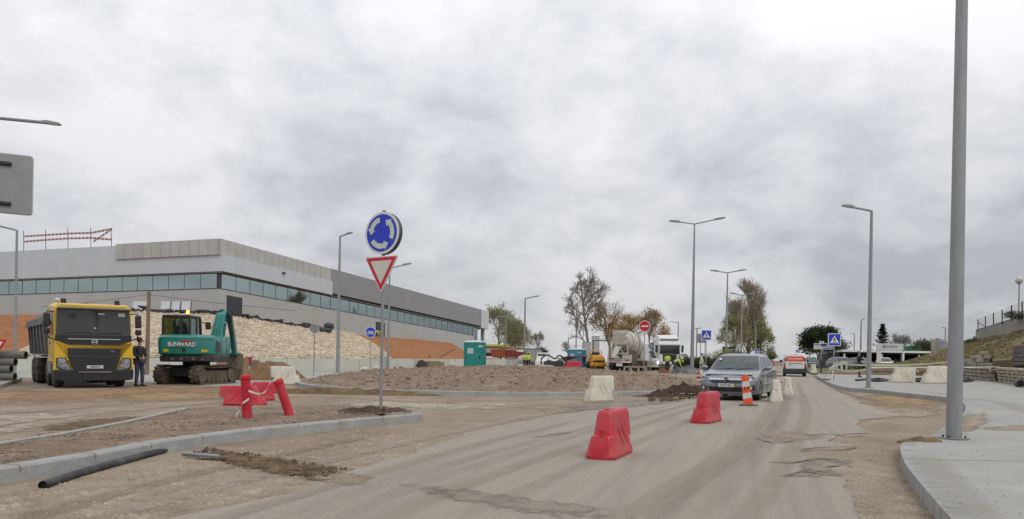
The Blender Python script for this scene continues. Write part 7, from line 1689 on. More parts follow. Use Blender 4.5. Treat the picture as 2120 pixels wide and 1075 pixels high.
person('worker in a yellow vest, left one of the pair beyond the soil island', pg(1087, 750, 78), R(200), W_, HIVIS, BLKC, True, None, sleeves=HIVIS)
person('worker in a yellow striped vest, right one of the pair beyond the soil island', pg(1094, 750, 77), R(160), None, HIVIS, BLKC, True, HELY, sleeves=HIVIS)
person('worker with dark hair in a yellow vest standing at the wheelbarrow', pg(1381.5, 768, 72), R(165), W_, HIVIS, BLKC, True, None, sleeves=HIVIS, scale=1.02)
person('worker in a yellow top bending over beside the wheelbarrow', pg(1398, 769, 71), R(75), BEND, HIVIS, DKTR, True, HELY, sleeves=HIVIS, scale=1.02)
person('worker in a pale vest standing left of the crossing sign post', pg(1452.5, 773, 66), R(150), W_, mat('pale_vest', (.56, .62, .30), .6), mat('pale_trousers', (.38, .38, .36), .8), True, None, sleeves=BLKC)
person('man in a dark coat carrying something on the right pavement', G(1777.5, 781.5, .15), R(95), dict(elL=(.22,-.12,1.18), wrL=(.10,-.36,1.22), haL=(.06,-.42,1.24), elR=(-.22,-.10,1.16), wrR=(-.1,-.32,1.16), haR=(-.06,-.40,1.18), ankL=(.10,-.12,.09), toeL=(.11,-.29,.035), kneeL=(.1,-.10,.5)), BLKC, DKTR, hair=GREYH)
person('worker in a green top seen against the wall behind the bicycle sign', P3(777.5, 704, 100), R(80), BEND, HIVIS, REDC, True, HELW)
SIT = dict(pelvis=(0,0,.55), waist=(0,.02,.72), chest=(0,0,.95), neck=(0,-.02,1.10), head=(0,-.04,1.23), crown=(0,-.03,1.34), hipL=(.1,0,.52), kneeL=(.12,-.42,.55), ankL=(.12,-.45,.12), toeL=(.12,-.62,.06), hipR=(-.1,0,.52), kneeR=(-.12,-.42,.55), ankR=(-.12,-.45,.12), toeR=(-.12,-.62,.06),
    shL=(.19,.0,1.03), elL=(.25,-.08,.78), wrL=(.18,-.30,.76), haL=(.16,-.37,.78), shR=(-.19,0,1.03), elR=(-.25,-.08,.78), wrR=(-.18,-.30,.76), haR=(-.16,-.37,.78))
bpy.context.view_layer.update()
EXM = ex.matrix_basis.copy()
person('operator in a green vest sitting in the excavator cab', EXM @ (HS @ Vector((-.60, .12, 1.16))), R(190), SIT, HIVIS, BLKC, True, None, scale=.95)
person('worker with a white helmet sitting on the red dumper', du.matrix_basis @ Vector((-.25, 2.05, .78)), R(20), SIT, HIVIS, BLKC, True, HELW)

# ------------------------------------------------------------------ site cabins and equipment
def cabin(label, foot, col, w, h, rz, loc=None, d=None):
    loc = loc or GD(foot[0], foot[1]); r = thing('portable_toilet', label, 'portable toilet', loc, rz, None, True); mt = mat('cabin_' + col[0], col[1], .5, var=.05, scale=2, dirt=tuple(c * .8 for c in col[1]), dirt_amt=.4)
    hw = w / 2; m = MB(); m.hexa([(-hw, 0, .08), (hw, 0, .08), (hw, w, .08), (-hw, w, .08), (-hw * .97, .02, h * .93), (hw * .97, .02, h * .93), (hw * .97, w - .02, h * .93), (-hw * .97, w - .02, h * .93)]); b = m.build('shell', mt, r, bev=.03)
    rows = []
    m = MB(); m.ring([[(-hw * 1.02, -.03, h * .93), (hw * 1.02, -.03, h * .93), (hw * 1.02, w + .03, h * .93), (-hw * 1.02, w + .03, h * .93)], [(-hw * .98, .0, h * .965), (hw * .98, .0, h * .965), (hw * .98, w, h * .965), (-hw * .98, w, h * .965)], [(-hw * .5, w * .25, h), (hw * .5, w * .25, h), (hw * .5, w * .75, h), (-hw * .5, w * .75, h)]]); m.build('roof', mat('cabin_roof', (.56, .62, .60), .5), r, bev=.02)
    dr_ = MB().box(-hw * .70, hw * .70, -.025, .0, .18, h * .90).build('door', mt, r, bev=.01); MB().box(hw * .50, hw * .62, -.045, -.025, h * .42, h * .50).build('handle', BLACK, dr_)
    for x in (-.9, -.45, .45, .9): MB().box(hw * x - .012, hw * x + .012, -.018, .0, .12, h * .9).build('rib', mt, b, smooth=0)
    for k in range(5): MB().box(hw - .002, hw + .014, .12 + k * w / 5.4, .15 + k * w / 5.4, .15, h * .88).build('rib', mt, b, smooth=0)
    MB().box(-hw * 1.02, hw * 1.02, -.02, w + .02, 0, .08).build('skid', BLACK, r); MB().box(-hw * .62, -hw * .05, -.034, -.0255, h * .58, h * .75).build('notice', mat('notice', (.50, .56, .53), .5), dr_, smooth=0); MB().box(hw * .40, hw * .85, -.034, -.0255, h * .78, h * .84).build('notice', MATS['notice'], dr_, smooth=0); return r
cabin('teal portable toilet with a pale roof behind the soil island', (981, 66), ('teal', (.012, .23, .215)), 1.72, 2.62, R(-4))
cabin('blue portable cabin behind the red dumper', None, ('blue', (.06, .235, .34)), 1.55, 2.2, R(-20), loc=pg(1190, 760, 80))
LG = mat('cabinet_grey', (.44, .44, .42), .6, var=.04, scale=1.5)
def cabinet(label, px, d, w, h, mt, dep=.9, rz=0):
    r = thing('site_cabinet', label, 'cabinet', pg(px, 760, d), rz); m = MB(); m.box(-w/2, w/2, 0, dep, .12, h); b = m.build('housing', mt, r, bev=.02); MB().box(-w/2 - .03, w/2 + .03, -.03, dep + .03, h + .003, h + .06).build('top', mt, r, smooth=0)
    MB().box(-w/2 + .06, -.01, -.015, -.001, .2, h - .1).build('door', mt, b, smooth=0); MB().box(.01, w/2 - .06, -.015, -.001, .2, h - .1).build('door', mt, b, smooth=0); MB().box(-w/2, w/2, 0, dep, 0, .12).build('plinth', DARKM, r, smooth=0); return r
cabinet('pale tall site cabinet left of the bare tree trunk', 1214.5, 84, .85, 2.85, LG); cabinet('pale tall site cabinet right of the bare tree trunk', 1233, 88, .80, 3.6, LG)
# concrete chamber box
r = thing('concrete_box', 'grey square concrete box at the end of the low wall beyond the island', 'concrete box', pg(1057, 765, 68), R(-6)); m = MB(); m.box(-.32, .32, 0, .65, 0, 1.15); m.build('body', CONC, r, bev=.02, smooth=0); MB().box(-.36, .36, -.04, .69, 1.153, 1.22).build('lid', CONC, r, bev=.01, smooth=0); MB().box(-.22, .22, -.012, -.001, .15, 1.0).build('door', LG, r, smooth=0)
r = thing('iron_frame', 'rusty iron frame lying in front of the concrete box', 'frame', G(1059, 763)); m = MB()
for a, b in (((-.5,0,.05),(.5,.1,.05)), ((-.5,.4,.05),(.5,.5,.05)), ((-.4,.2,.05),(-.3,.2,.35)), ((.35,.2,.05),(.3,.2,.4)), ((-.35,.2,.33),(.32,.2,.38)), ((-.5,0,.05),(-.5,.4,.05)), ((.5,.1,.05),(.5,.5,.05))): m.cyl(a, b, .05, n=6)
m.build('bars', STEELR, r)
# pallets, crate, bundles, steel frames by the wall
r = thing('timber_crate', 'brown timber crate beside the teal portable toilet', 'crate', pg(899, 756, 77), R(-5)); m = MB()
for k in range(3): MB().box(-.85, .85, -.03, .0, .12 + k * .2, .29 + k * .2).build('board', mat('crate_wood', (.33, .23, .12), .85, var=.15, scale=4, stretch=(.3, 1, 2)), r, smooth=0)
for x in (-.85, .75): MB().box(x, x + .1, 0, 1.0, 0, .72).build('end_board', MATS['crate_wood'], r, smooth=0)
MB().box(-.9, .5, -.05, .9, .725, .78).build('lid_board', MATS['crate_wood'], r, smooth=0); MB().box(-.74, .74, .02, .95, .02, .6).build('contents', STEELR, r, smooth=0)
tag(mound('rolled_bundle', pg(875, 757, 76), .62, .45, .72, mat('bundle_brown', (.085, .055, .04), .9, bump=1, bscale=8, col2=(.04, .025, .02)), seed=9, rough=.5, flat=1.8), 'dark brown bundle of roots and rope left of the timber crate', 'bundle')
def frames(label, px, d, segs, mt, rr=.045, nm='steel_frame', cat='frame'):
    r = thing(nm, label, cat, pg(px, 756, d)); m = MB()
    for a, b in segs: m.cyl(a, b, rr, n=6)
    m.build('bars', mt, r); return r
BGY = mat('bluish_steel', (.33, .37, .41), .5, .3)
frames('bent blue grey steel frames lying left of the dark bundle', 848, 77, [((-.9,0,.1),(.9,0,.15)), ((-.9,.5,.1),(.9,.5,.15)), ((-.5,.2,.9),(.9,.3,.35)), ((-.55,.2,.95),(-.6,.2,.45)), ((-.1,.2,.6),(.5,.2,.15)), ((-.9,0,.3),(.8,.1,.3)), ((-.5,.2,.9),(-.1,.2,.6))], BGY)
frames('pale steel frames heaped between the crate and the teal toilet', 934, 78, [((-.9,0,.1),(.9,0,.2)), ((-.3,.2,.9),(.9,.2,.2)), ((-.3,.2,.95),(-.35,.2,.5)), ((-.1,.2,.95),(-.15,.2,.5)), ((-.9,.2,.15),(.0,.2,.5)), ((.1,.2,.5),(.9,.2,.1)), ((-.4,.3,.5),(.3,.3,.35))], mat('pale_steel', (.50, .52, .55), .5, .2))
frames('long weathered beam leaning on the orange slope', 912, 82, [((-.9, .3, .7), (1.1, 2.6, 2.1)), ((-1.2, .2, 1.4), (-.9, .3, .7))], WOOD, .08, 'timber_beam', 'beam')
o = frames('small black base plates on the walk before the low wall', 826, 72, [((-.4,0,.06),(.4,0,.06)), ((-.35,0,.06),(-.35,0,.28)), ((.1,0,.06),(.1,0,.34)), ((.3,0,.06),(.3,0,.3))], BLACK, .06, 'base_plates', 'base plates')
# behind the wall: grey flat lorry bed, yellow beam, orange container, red heap, louvred container
r = thing('flatbed_trailer', 'grey flatbed trailer carrying a yellow beam beyond the teal toilet', 'trailer', pg(1017, 757, 120), R(-5)); r.location.z += .9
MB().box(-2.8, 2.2, 0, 2.2, .95, 1.6).build('side_board', mat('trailer_grey', (.40, .40, .39), .6, var=.08), r, smooth=0); MB().box(-2.8, 2.2, .1, 2.1, .5, .94).build('chassis', BLACK, r, smooth=0); MB().box(-1.6, 2.4, .4, 1.2, 1.9, 2.25).build('yellow_beam', mat('beam_yellow', (.55, .46, .05), .6, var=.1), r, bev=.05); MB().box(-1.5, 2.2, .5, 1.1, 1.61, 1.9).build('packing', STEELR, r, smooth=0)
for x in (-1.9, 1.4): wheel(r, x, .2, .5, .5, .3, STEELR)
r = thing('skip_container', 'rusty orange skip with timber on top beyond the low wall', 'skip', pg(1042, 757, 112), R(-4)); r.location.z += 1.0
m = MB(); m.hexa([(-1.6, 0, .2), (1.4, 0, .2), (1.4, 1.6, .2), (-1.6, 1.6, .2), (-1.9, -.1, 1.3), (1.7, -.1, 1.3), (1.7, 1.8, 1.3), (-1.9, 1.8, 1.3)]); m.build('shell', mat('rust_orange', (.33, .095, .04), .75, var=.15, scale=2), r, smooth=0)
for k in range(7): MB().box(-1.2 + k * .5, -.5 + k * .5 + .4, .2, .5 + .1 * k, 1.31 + .04 * (k % 3), 1.5 + .06 * (k % 4)).build('timber', mat('loose_timber', (.40, .30, .18), .9, var=.2), r, smooth=0)
r = thing('skip_container', 'dark red low skip between the orange skip and the pair of workers', 'skip', pg(1067, 757, 108), R(3)); r.location.z += .8
m = MB(); m.hexa([(-1.2, 0, .2), (1.6, 0, .2), (1.6, 1.6, .2), (-1.2, 1.6, .2), (-1.4, -.1, 1.35), (1.8, -.1, 1.1), (1.8, 1.8, 1.1), (-1.4, 1.8, 1.35)]); m.build('shell', mat('rust_red', (.22, .04, .04), .75, var=.15, scale=2), r, smooth=0); MB().box(-1.3, .4, .2, .6, 1.36, 1.55).build('timber', MATS['loose_timber'], r, smooth=0)
r = thing('drum_mixer', 'small grey concrete mixing drum left of the pair of workers', 'mixer', pg(1077, 752, 84)); m = MB(); m.lathe([(.2, 0), (.42, .3), (.42, .7), (.22, .95)], 16); m.shift(0, Matrix.Translation((-.3, 0, .75)) @ Matrix.Rotation(R(60), 4, 'Y')); m.build('drum', LG, r); m = MB(); m.tube([(-.3, 0, .9), (-.5, .1, 0)], .04, 5); m.tube([(.3, 0, .9), (.5, .1, 0)], .04, 5); m.build('leg_frame', DARKM, r)
r = thing('water_container', 'grey ribbed liquid container right of the pair of workers', 'container', pg(1104, 752, 98), R(-8)); r.location.z += .4; MB().box(-.95, .95, 0, 1.2, .3, 1.85).build('tank', mat('tank_grey', (.42, .42, .41), .6), r, bev=.04)
for k in range(9): MB().box(-.98 + k * .24, -.95 + k * .24, -.03, .0, .3, 1.85).build('bar', DARKM, r, smooth=0)
MB().box(-1, 1, -.05, 1.25, .15, .3).build('pallet', WOOD, r, smooth=0); MB().box(-1, 1, -.04, 1.24, 1.86, 1.92).build('top_frame', DARKM, r, smooth=0)
# small white site truck and black compressor
r = thing('site_truck', 'small white flatbed truck with an open frame beside the black machine', 'truck', pg(1121, 757, 76), R(-15)); m = MB(); m.hexa([(-.55, 0, .9), (.55, 0, .9), (.55, 1.1, .9), (-.55, 1.1, .9), (-.5, .35, 1.7), (.5, .35, 1.7), (.5, 1.1, 1.75), (-.5, 1.1, 1.75)]); m.box(-.6, .6, -.15, 1.1, .45, .9); cb = m.build('cab', WHITE, r, bev=.03); m = MB(); m.hexa([(-.47, .06, .98), (.47, .06, .98), (.47, .08, .98), (-.47, .08, .98), (-.43, .30, 1.62), (.43, .30, 1.62), (.43, .33, 1.62), (-.43, .33, 1.62)]); m.build('windscreen', VGL, r, smooth=0)
MB().box(.6, 2.6, .2, 1.2, .75, .9).build('bed', LG, r, smooth=0)
for x in (-.4, .4, 1.9): wheel(r, x, .2, .35, .35, .25, STEELR)
r = thing('compressor', 'black machine with hoses and a pulley standing on the soil by the red barrier', 'machine', P3(1148, 769.5, 46.5), R(10)); m = MB(); m.box(-.5, .55, 0, .8, .15, .62); m.build('housing', BLACK, r, bev=.06)
for x, z, rr in ((-.35, .35, .32), (.25, .38, .30)): MB().lathe([(rr * .5, -.06), (rr, -.05), (rr, .04), (rr * .5, .05)], 16, (x, -.03, z), 'y').build('flywheel', DARKM, r)
m = MB(); m.tube(catmull([(-.7, 0, .1), (-.8, 0, .7), (-.4, .1, .95), (0, 0, .75), (.3, 0, .95), (.7, .1, .6), (.75, 0, .1)], 5), .05, 6); m.build('hose', BLACK, r); MB().box(.3, .62, .1, .5, .62, .8).build('lamp_box', LG, r)
r = thing('concrete_block', 'pale broken concrete block left of the black machine', 'concrete block', G(1124, 769, .45)); r.location = P3(1128, 769.5, 46); m = MB(); m.hexa([(-.62, 0, -.05), (.55, 0, -.05), (.55, .6, -.05), (-.62, .6, -.05), (-.55, .05, .42), (.5, .08, .36), (.5, .5, .36), (-.5, .5, .42)]); m.build('body', mat('pale_concrete', (.45, .42, .37), .9, var=.1, bump=.6), r, bev=.05, smooth=0)
# trestle of planks, tarpaulin heap, wheelbarrow, pipes
r = thing('trestle', 'low wooden trestle standing on the soil before the mixer', 'trestle', pg(1316, 783, 47), R(-12)); r.location = P3(1316, 780, 42.5); r.location.z = zg(r.location.x, 42.5) + island_h(r.location.x, 42.5) + .08; r.scale = (.9, .9, .75)
m = MB(); m.box(-.72, .62, -.06, .1, .40, .50); m.build('top_plank', mat('plank_pale', (.36, .32, .25), .9, var=.15), r, smooth=0)
for x, e in ((-.70, -.12), (.52, .1), (-.35, 0), (.1, 0)): m = MB(); m.hexa([(x + e, -.06, -.25), (x + e + .12, -.06, -.25), (x + e + .12, .02, -.25), (x + e, .02, -.25), (x, -.04, .40), (x + .12, -.04, .40), (x + .12, .04, .40), (x, .04, .40)]); m.build('leg', MATS['plank_pale'], r, smooth=0)
tag(mound('tarpaulin_heap', G(1421, 773.5), 1.75, .9, .62, mat('tarp_dark', (.045, .05, .055), .5, var=.2, scale=2, bump=.6, bscale=4, dirt=(.26, .25, .22), dirt_amt=.9, dirt_scale=.9), .1, seed=12.0, rough=.25, flat=.9), 'heap under a dark tarpaulin at the foot of the tallest double lamp', 'tarpaulin')
r = thing('wheelbarrow', 'rusty wheelbarrow with cobbles in front of the standing worker', 'wheelbarrow', G(1378, 771), R(10)); m = MB(); m.hexa([(-.35, -.1, .35), (.35, -.1, .35), (.35, .5, .35), (-.35, .5, .35), (-.55, -.3, .75), (.5, -.3, .75), (.5, .7, .75), (-.55, .7, .75)]); m.build('tray', mat('barrow', (.28, .25, .21), .8, var=.15), r, smooth=0)
wheel(r, 0, -.45, .2, .2, .1, STEELR); m = MB()
for s in (-1, 1): m.tube([(s * .1, -.45, .2), (s * .3, .3, .33), (s * .32, 1.0, .6)], .025, 5); m.tube([(s * .3, .4, .33), (s * .3, .45, .0)], .025, 5)
m.build('frame', STEELR, r)
for k in range(4): b_ = MB().box(-.18, .18, -.09, .09, 0, .30).build('brick', mat('brick_red', (.30, .12, .08), .9, var=.2)); b_.location = G(1367 + k * 4.4, 773); b_.rotation_euler = (0, 0, R(10 * k)); tag(b_, 'reddish brick standing below the wheelbarrow, ' + ('leftmost', 'second from left', 'third from left', 'rightmost')[k] + ' of the four', 'brick', 'bricks below the wheelbarrow')
kb = [G(1296, 796, .05), G(1330, 791, .05), G(1400, 788, .05), G(1450, 790, .05)]
sl = thing('concrete_slab', 'low concrete slab at the left edge under the stacked pipes', 'slab', G(-60, 800)); o_ = sl.location.copy(); pts = [G(-330, 838), G(2, 806), G(46, 790), G(20, 778), G(-330, 780)]
m = MB(); m.ring([[p - o_ + Vector((0, 0, -.05)) for p in pts], [p - o_ + Vector((0, 0, .16)) for p in pts]]); m.build('body', CONC, sl, smooth=0)
PIP = mat('pipe_concrete', (.17, .165, .14), .9, var=.12, scale=3, bump=.3)
for k, (px, py, dd) in enumerate(((6, 782, 0), (2, 769, 0), (6, 757, 0), (16, 743, 0))):
    p = G(px, 788, .16); p.z += [0.16, .46, .74, 1.02][k]; p.x += [.05, -.03, .06, .28][k]
    o = thing('concrete_pipe', 'dark concrete pipe in the stack at the left edge, ' + ('lowest', 'second from below', 'third from below', 'topmost')[k], 'pipe', p, R(2), 'stacked concrete pipes'); m = MB(); m.lathe([(.16, -2.6), (.16, .42), (.13, .42), (.115, .40)], 18, (0, 0, 0), 'x'); m.build('tube', PIP, o, smooth=40); MB().lathe([(.001, .405), (.118, .404)], 16, (0, 0, 0), 'x', caps=False).build('bore', HOLE, o)

# ------------------------------------------------------------------ canopy and small buildings on the right
def bpx(px, d): return P3(px, 745, d).x
r = thing('parking_canopy', 'long dark parking canopy with a thin white roof edge behind the lawn', 'canopy', pg(1850, 745, 108), 0); o_ = r.location.copy(); x0, x1 = bpx(1742, 108) - o_.x, bpx(1990, 108) - o_.x; zt = P3(1800, 728, 108).z - o_.z
MB().box(x0, x1, -.1, 9, zt - .10, zt + .18).build('roof', WHITE, r, smooth=0); MB().box(x0 + .2, x1, 8.5, 8.7, -.3, zt - .1).build('back_wall', BLACK, r, smooth=0); MB().box(x0, x0 + .2, 1, 8.7, -.3, zt - .1).build('end_wall', BLACK, r, smooth=0); MB().box(x0 + .2, x1, .2, 8.4, zt - .3, zt - .11).build('ceiling', BLACK, r, smooth=0)
for k in range(7): x = x0 + .5 + (x1 - x0 - 1) * k / 6; MB().box(x - .10, x + .10, .2, .4, -.3, zt - .1).build('post', WHITE if k % 2 == 0 else BLACK, r, smooth=0)
for k in range(6): x = x0 + 2.2 + k * 2.5; MB().box(x, x + 1.2, 3, 4, -.3, 1.0).build('partition', BLACK, r, smooth=0)
r = thing('green_canopy', 'small green roofed shelter behind the white sign board', 'canopy', pg(1886, 745, 122)); zt = P3(1886, 719, 122).z - r.location.z; MB().box(-1.7, 1.2, 0, 3, zt - .5, zt + .2).build('roof', mat('roof_green', (.03, .19, .10), .5), r, smooth=0); MB().box(-1.5, 1.0, .3, 2.6, -.3, zt - .5).build('wall', mat('dim_wall', (.35, .36, .34), .8), r, smooth=0)
r = thing('white_ramp', 'white sloping ramp wall left of the standing man beneath the round tree', 'wall', pg(1733, 748, 92)); m = MB(); m.prism([(-.9, 0), (1.2, 0), (1.2, 1.15), (.9, 1.2), (-.9, .35)], 'y', 0, .3); m.build('wall_body', mat('ramp_white', (.52, .52, .49), .8, var=.08), r, smooth=0)
for x in (-.5, .1, .7): MB().box(x, x + .3, -.02, -.001, .15, .45 + (x + .5) * .3).build('opening', BLACK, r, smooth=0)
r = thing('bus_shelter', 'dark framed bus shelter beside the bushes left of the poplar', 'bus shelter', pg(1508, 745, 105), R(-10)); zt = P3(1508, 718, 105).z - r.location.z; FRG = mat('shelter_green', (.025, .045, .04), .5)
MB().box(-.75, .75, 0, 1.2, zt - .12, zt).build('roof', FRG, r, smooth=0)
for x in (-.7, .7, -.15): MB().box(x - .05, x + .05, .02, .12, 0, zt - .12).build('post', FRG, r, smooth=0)
MB().box(-.1, .65, .05, .08, .6, zt - .25).build('pane', glass('shelter_glass', (.6, .68, .66), .3), r, smooth=0); MB().box(-.7, .7, 1.05, 1.1, .2, zt - .12).build('back_panel', FRG, r, smooth=0)
r = thing('low_wall', 'long low pinkish site wall across the far end of the road', 'wall', pg(1590, 745, 150), 0); MB().box(-4, 4, 0, .3, 0, .75).build('wall_body', mat('pinkish', (.42, .33, .27), .9, var=.08), r, smooth=0); MB().box(-4, 4, -.02, .32, .753, .95).build('coping', mat('pink_red', (.32, .14, .11), .8), r, smooth=0)

# ------------------------------------------------------------------ trees
def tree(label, px, d, top_py, rad, style, seed, barkc=None, leafc=None, nleaf=0, leaf=.12, group=None, name='tree', base_dz=0, levels=4, trunk_frac=.25, dens=1.0, up=.35, twig=.012, cat='tree', lean=0.0, bias=None, lo=.15):
    rnd = random.Random(seed); b = pg(px, 750, d); b.z += base_dz; Hh = P3(px, top_py, d).z - b.z
    r = thing(name, label, cat, b, 0, group); bark = barkc or mat('bark_grey', (.29, .25, .21), .9, var=.2, scale=6)
    m = MB(); tw = MB(); tips = []
    def env(p):    # soft envelope
        t = p.z / Hh
        if style == 'upright': w = rad * (1.0 - .55 * max(0, t - .5) / .5) * min(1, .40 + t * 1.4)
        elif style == 'round': w = rad * math.sqrt(max(.02, 1 - ((t - .58) / .48) ** 2))
        else: w = rad * math.sqrt(max(.02, 1 - ((t - .55) / .5) ** 2))
        return math.hypot(p.x, p.y) < w and t < 1.0
    def grow(p, dr, L, rr, lv):
        n = n0 = 4; pts = [p]; q = p.copy(); dd = dr.copy()
        for i in range(n0):
            dd = (dd + Vector((rnd.gauss(0, .085), rnd.gauss(0, .085), rnd.gauss(0, .06) + up * .2))).normalized(); q = q + dd * L / n0
            if lv > 0 and not env(q) and len(pts) > 2: break
            pts.append(q.copy())
        n = len(pts) - 1
        if lv < 2: m.tube(pts, rr, 6 if lv == 0 else 5, r1=rr * .5)
        else: tw.tube(pts if len(pts) < 5 else pts[::2], max(twig, rr), 3, r1=max(twig * .6, rr * .4))
        if lv >= levels - 1: tips.extend(pts[1:])
        if lv >= levels: return
        k = int((9, 6, 5, 4, 3)[min(lv, 4)] * dens)
        for c in range(k):
            t = rnd.uniform(trunk_frac if lv == 0 else .25, 1.0); i = min(int(t * n), n - 1); o = pts[i].lerp(pts[i+1], t * n - i)
            a = rnd.uniform(0, 6.283); sp = (.36 if style == 'upright' else .80) * rnd.uniform(.6, 1.2); base = (pts[i+1] - pts[i]).normalized(); perp = base.orthogonal().normalized(); perp = Matrix.Rotation(a, 3, base) @ perp
            nd_ = (base * math.cos(sp) + perp * math.sin(sp)).normalized()
            if lv == 0: nl = (Hh * rnd.uniform(.35, .62) * (1 - .5 * t)) if style == 'upright' else rad * rnd.uniform(.8, 1.25) * (1 - .35 * t)
            else: nl = L * rnd.uniform(.5, .8)
            grow(o, nd_, nl, rr * (.5 if lv == 0 else .55), lv + 1)
    grow(Vector((0, 0, -.1)), Vector((lean, 0, 1)).normalized(), Hh * (.95 if style != 'round' else .75), Hh * .020, 0)
    m.build('trunk', bark, r)
    tw.build('twigs', bark, r, smooth=0)
    if nleaf and tips:
        lf = MB(); k = 0
        while k < nleaf:
            t = rnd.choice(tips)
            if bias and rnd.random() > bias(t.x / rad, t.z / Hh): 
                k += .25; continue
            c = t + Vector((rnd.gauss(0, .22), rnd.gauss(0, .22), rnd.gauss(0, .2))) * (1 + rad * .12); s = leaf * rnd.uniform(.6, 1.4); k += 1
            a = Vector((rnd.gauss(0, 1), rnd.gauss(0, 1), rnd.gauss(0, .6))).normalized(); b2 = a.orthogonal().normalized(); b2 = Matrix.Rotation(rnd.uniform(0, 6.28), 3, a) @ b2; w = a.cross(b2)
            lf.add([c - b2 * s, c + w * s * .55, c + b2 * s, c - w * s * .55], [(0, 1, 2, 3)])
        lf.build('crown', leafc, r, smooth=0)
    return r
def leafmat(nm, c1, c2, sc=.9):
    m = mat(nm, c1, .7, scale=sc, col2=c2); t = m.node_tree; p = t.nodes['Principled BSDF']; o = [n for n in t.nodes if n.type == 'OUTPUT_MATERIAL'][0]
    tr = t.nodes.new('ShaderNodeBsdfTranslucent'); t.links.new(p.inputs['Base Color'].links[0].from_socket, tr.inputs[0]); mx = t.nodes.new('ShaderNodeMixShader'); mx.inputs[0].default_value = .42
    t.links.new(p.outputs[0], mx.inputs[1]); t.links.new(tr.outputs[0], mx.inputs[2]); t.links.new(mx.outputs[0], o.inputs[0]); return m
OCH = leafmat('leaf_ochre', (.50, .30, .075), (.28, .165, .045)); YGR = leafmat('leaf_yellowgreen', (.34, .33, .13), (.19, .19, .075)); PYE = leafmat('leaf_paleyellow', (.56, .48, .22), (.32, .29, .13)); DGR = leafmat('leaf_darkgreen', (.045, .085, .022), (.016, .032, .010), 1.4); MGR = leafmat('leaf_midgreen', (.075, .11, .035), (.03, .05, .018)); CNF = leafmat('leaf_conifer', (.022, .038, .018), (.008, .014, .008))
BRK2 = mat('bark_pale', (.36, .32, .265), .9, var=.2, scale=5)
low = lambda x, t: 1.0 if t < .42 else max(0, 1 - (t - .42) * 5)
tree('tall bare tree with a few ochre leaves low down beside the pale cabinets', 1224, 96, 580, 3.3, 'oval', 17, nleaf=1200, leafc=OCH, leaf=.09, bias=lambda x, t: (1 if t < .42 else .03) * (1 if x > -.2 else .35), levels=4, trunk_frac=.28, twig=.011, dens=1.2, up=.45)
tree('ochre leaved tree just behind the mixer drum', 1268, 100, 626, 2.9, 'oval', 5, nleaf=7500, leafc=OCH, leaf=.085, bias=lambda x, t: max(.04, 1.35 - 1.5 * t), levels=4, trunk_frac=.25, twig=.013)
tree('ochre leaved tree behind the no entry sign left of the lorry', 1341, 108, 644, 2.9, 'oval', 8, nleaf=8000, leafc=OCH, leaf=.085, bias=lambda x, t: max(.06, 1.3 - 1.25 * t), levels=4, trunk_frac=.25, twig=.013)
tree('thin ochre tree between the two bigger ochre trees', 1303, 112, 652, 2.0, 'oval', 14, nleaf=3000, leafc=OCH, leaf=.085, levels=4, trunk_frac=.3, twig=.013)
tree('sparse yellow green tree just right of the building end', 1030, 172, 646, 5.6, 'oval', 21, nleaf=5500, leafc=YGR, leaf=.15, levels=4, trunk_frac=.12, twig=.022)
tree('lower yellow green tree right of the first one', 1062, 178, 676, 4.2, 'oval', 23, nleaf=4200, leafc=YGR, leaf=.15, levels=4, trunk_frac=.10, twig=.022)
tree('small bare tree right of the lone street lamp', 1110, 190, 692, 2.4, 'oval', 31, levels=4, trunk_frac=.25, twig=.022)
tree('tiny bare tree left of the blue cabin', 1177, 210, 703, 2.2, 'oval', 33, levels=3, trunk_frac=.25, twig=.03)
tree('tall poplar with pale yellow leaves behind the far double lamps', 1549, 152, 597, 5.4, 'upright', 41, barkc=BRK2, nleaf=5600, leafc=PYE, leaf=.10, bias=lambda x, t: max(.10, 1.15 - 1.15 * t), levels=4, trunk_frac=.04, up=.5, dens=1.35, twig=.015)
tree('slender pale poplar stem left of the tall poplar', 1517, 150, 622, 2.6, 'upright', 43, barkc=BRK2, nleaf=2200, leafc=PYE, leaf=.10, bias=lambda x, t: max(.12, 1.1 - 1.0 * t), levels=4, trunk_frac=.08, up=.9, twig=.017)
tree('low yellow green tree right of the poplar foot', 1576, 150, 672, 2.6, 'oval', 47, barkc=BRK2, nleaf=4200, leafc=YGR, leaf=.14, levels=4, trunk_frac=.08, twig=.017)
tree('dense dark green round tree behind the direction sign', 1696, 112, 685, 2.85, 'round', 51, nleaf=15000, leafc=DGR, leaf=.13, levels=4, trunk_frac=.35, up=.2, dens=1.15)
tree('smaller dark green tree right of the round tree', 1733, 116, 704, 1.7, 'round', 53, nleaf=4500, leafc=DGR, leaf=.12, levels=4, trunk_frac=.3)
tree('green bushy tree left of the wedge wall', 1912, 118, 708, 2.1, 'round', 57, nleaf=5000, leafc=MGR, leaf=.12, levels=4, trunk_frac=.2)
tree('pale bare tree behind the white sign board', 1866, 140, 702, 2.6, 'oval', 59, barkc=mat('bark_ash', (.30, .29, .28), .9), levels=4, trunk_frac=.2, twig=.02, nleaf=500, leafc=MGR, leaf=.1)
tree('small dark tree far off at the end of the road', 1598, 205, 730, 1.5, 'round', 61, nleaf=1300, leafc=DGR, leaf=.16, levels=3, trunk_frac=.2, twig=.03)
tree('bushy yellow green tree at the left foot of the poplars', 1521, 148, 664, 3.2, 'oval', 48, barkc=BRK2, nleaf=5200, leafc=YGR, leaf=.12, levels=4, trunk_frac=.06, twig=.015)
tree('pale yellow tree filling the poplar foot behind the car roof', 1548, 156, 640, 3.6, 'oval', 49, barkc=BRK2, nleaf=3800, leafc=PYE, leaf=.11, levels=4, trunk_frac=.06, twig=.015, up=.5)
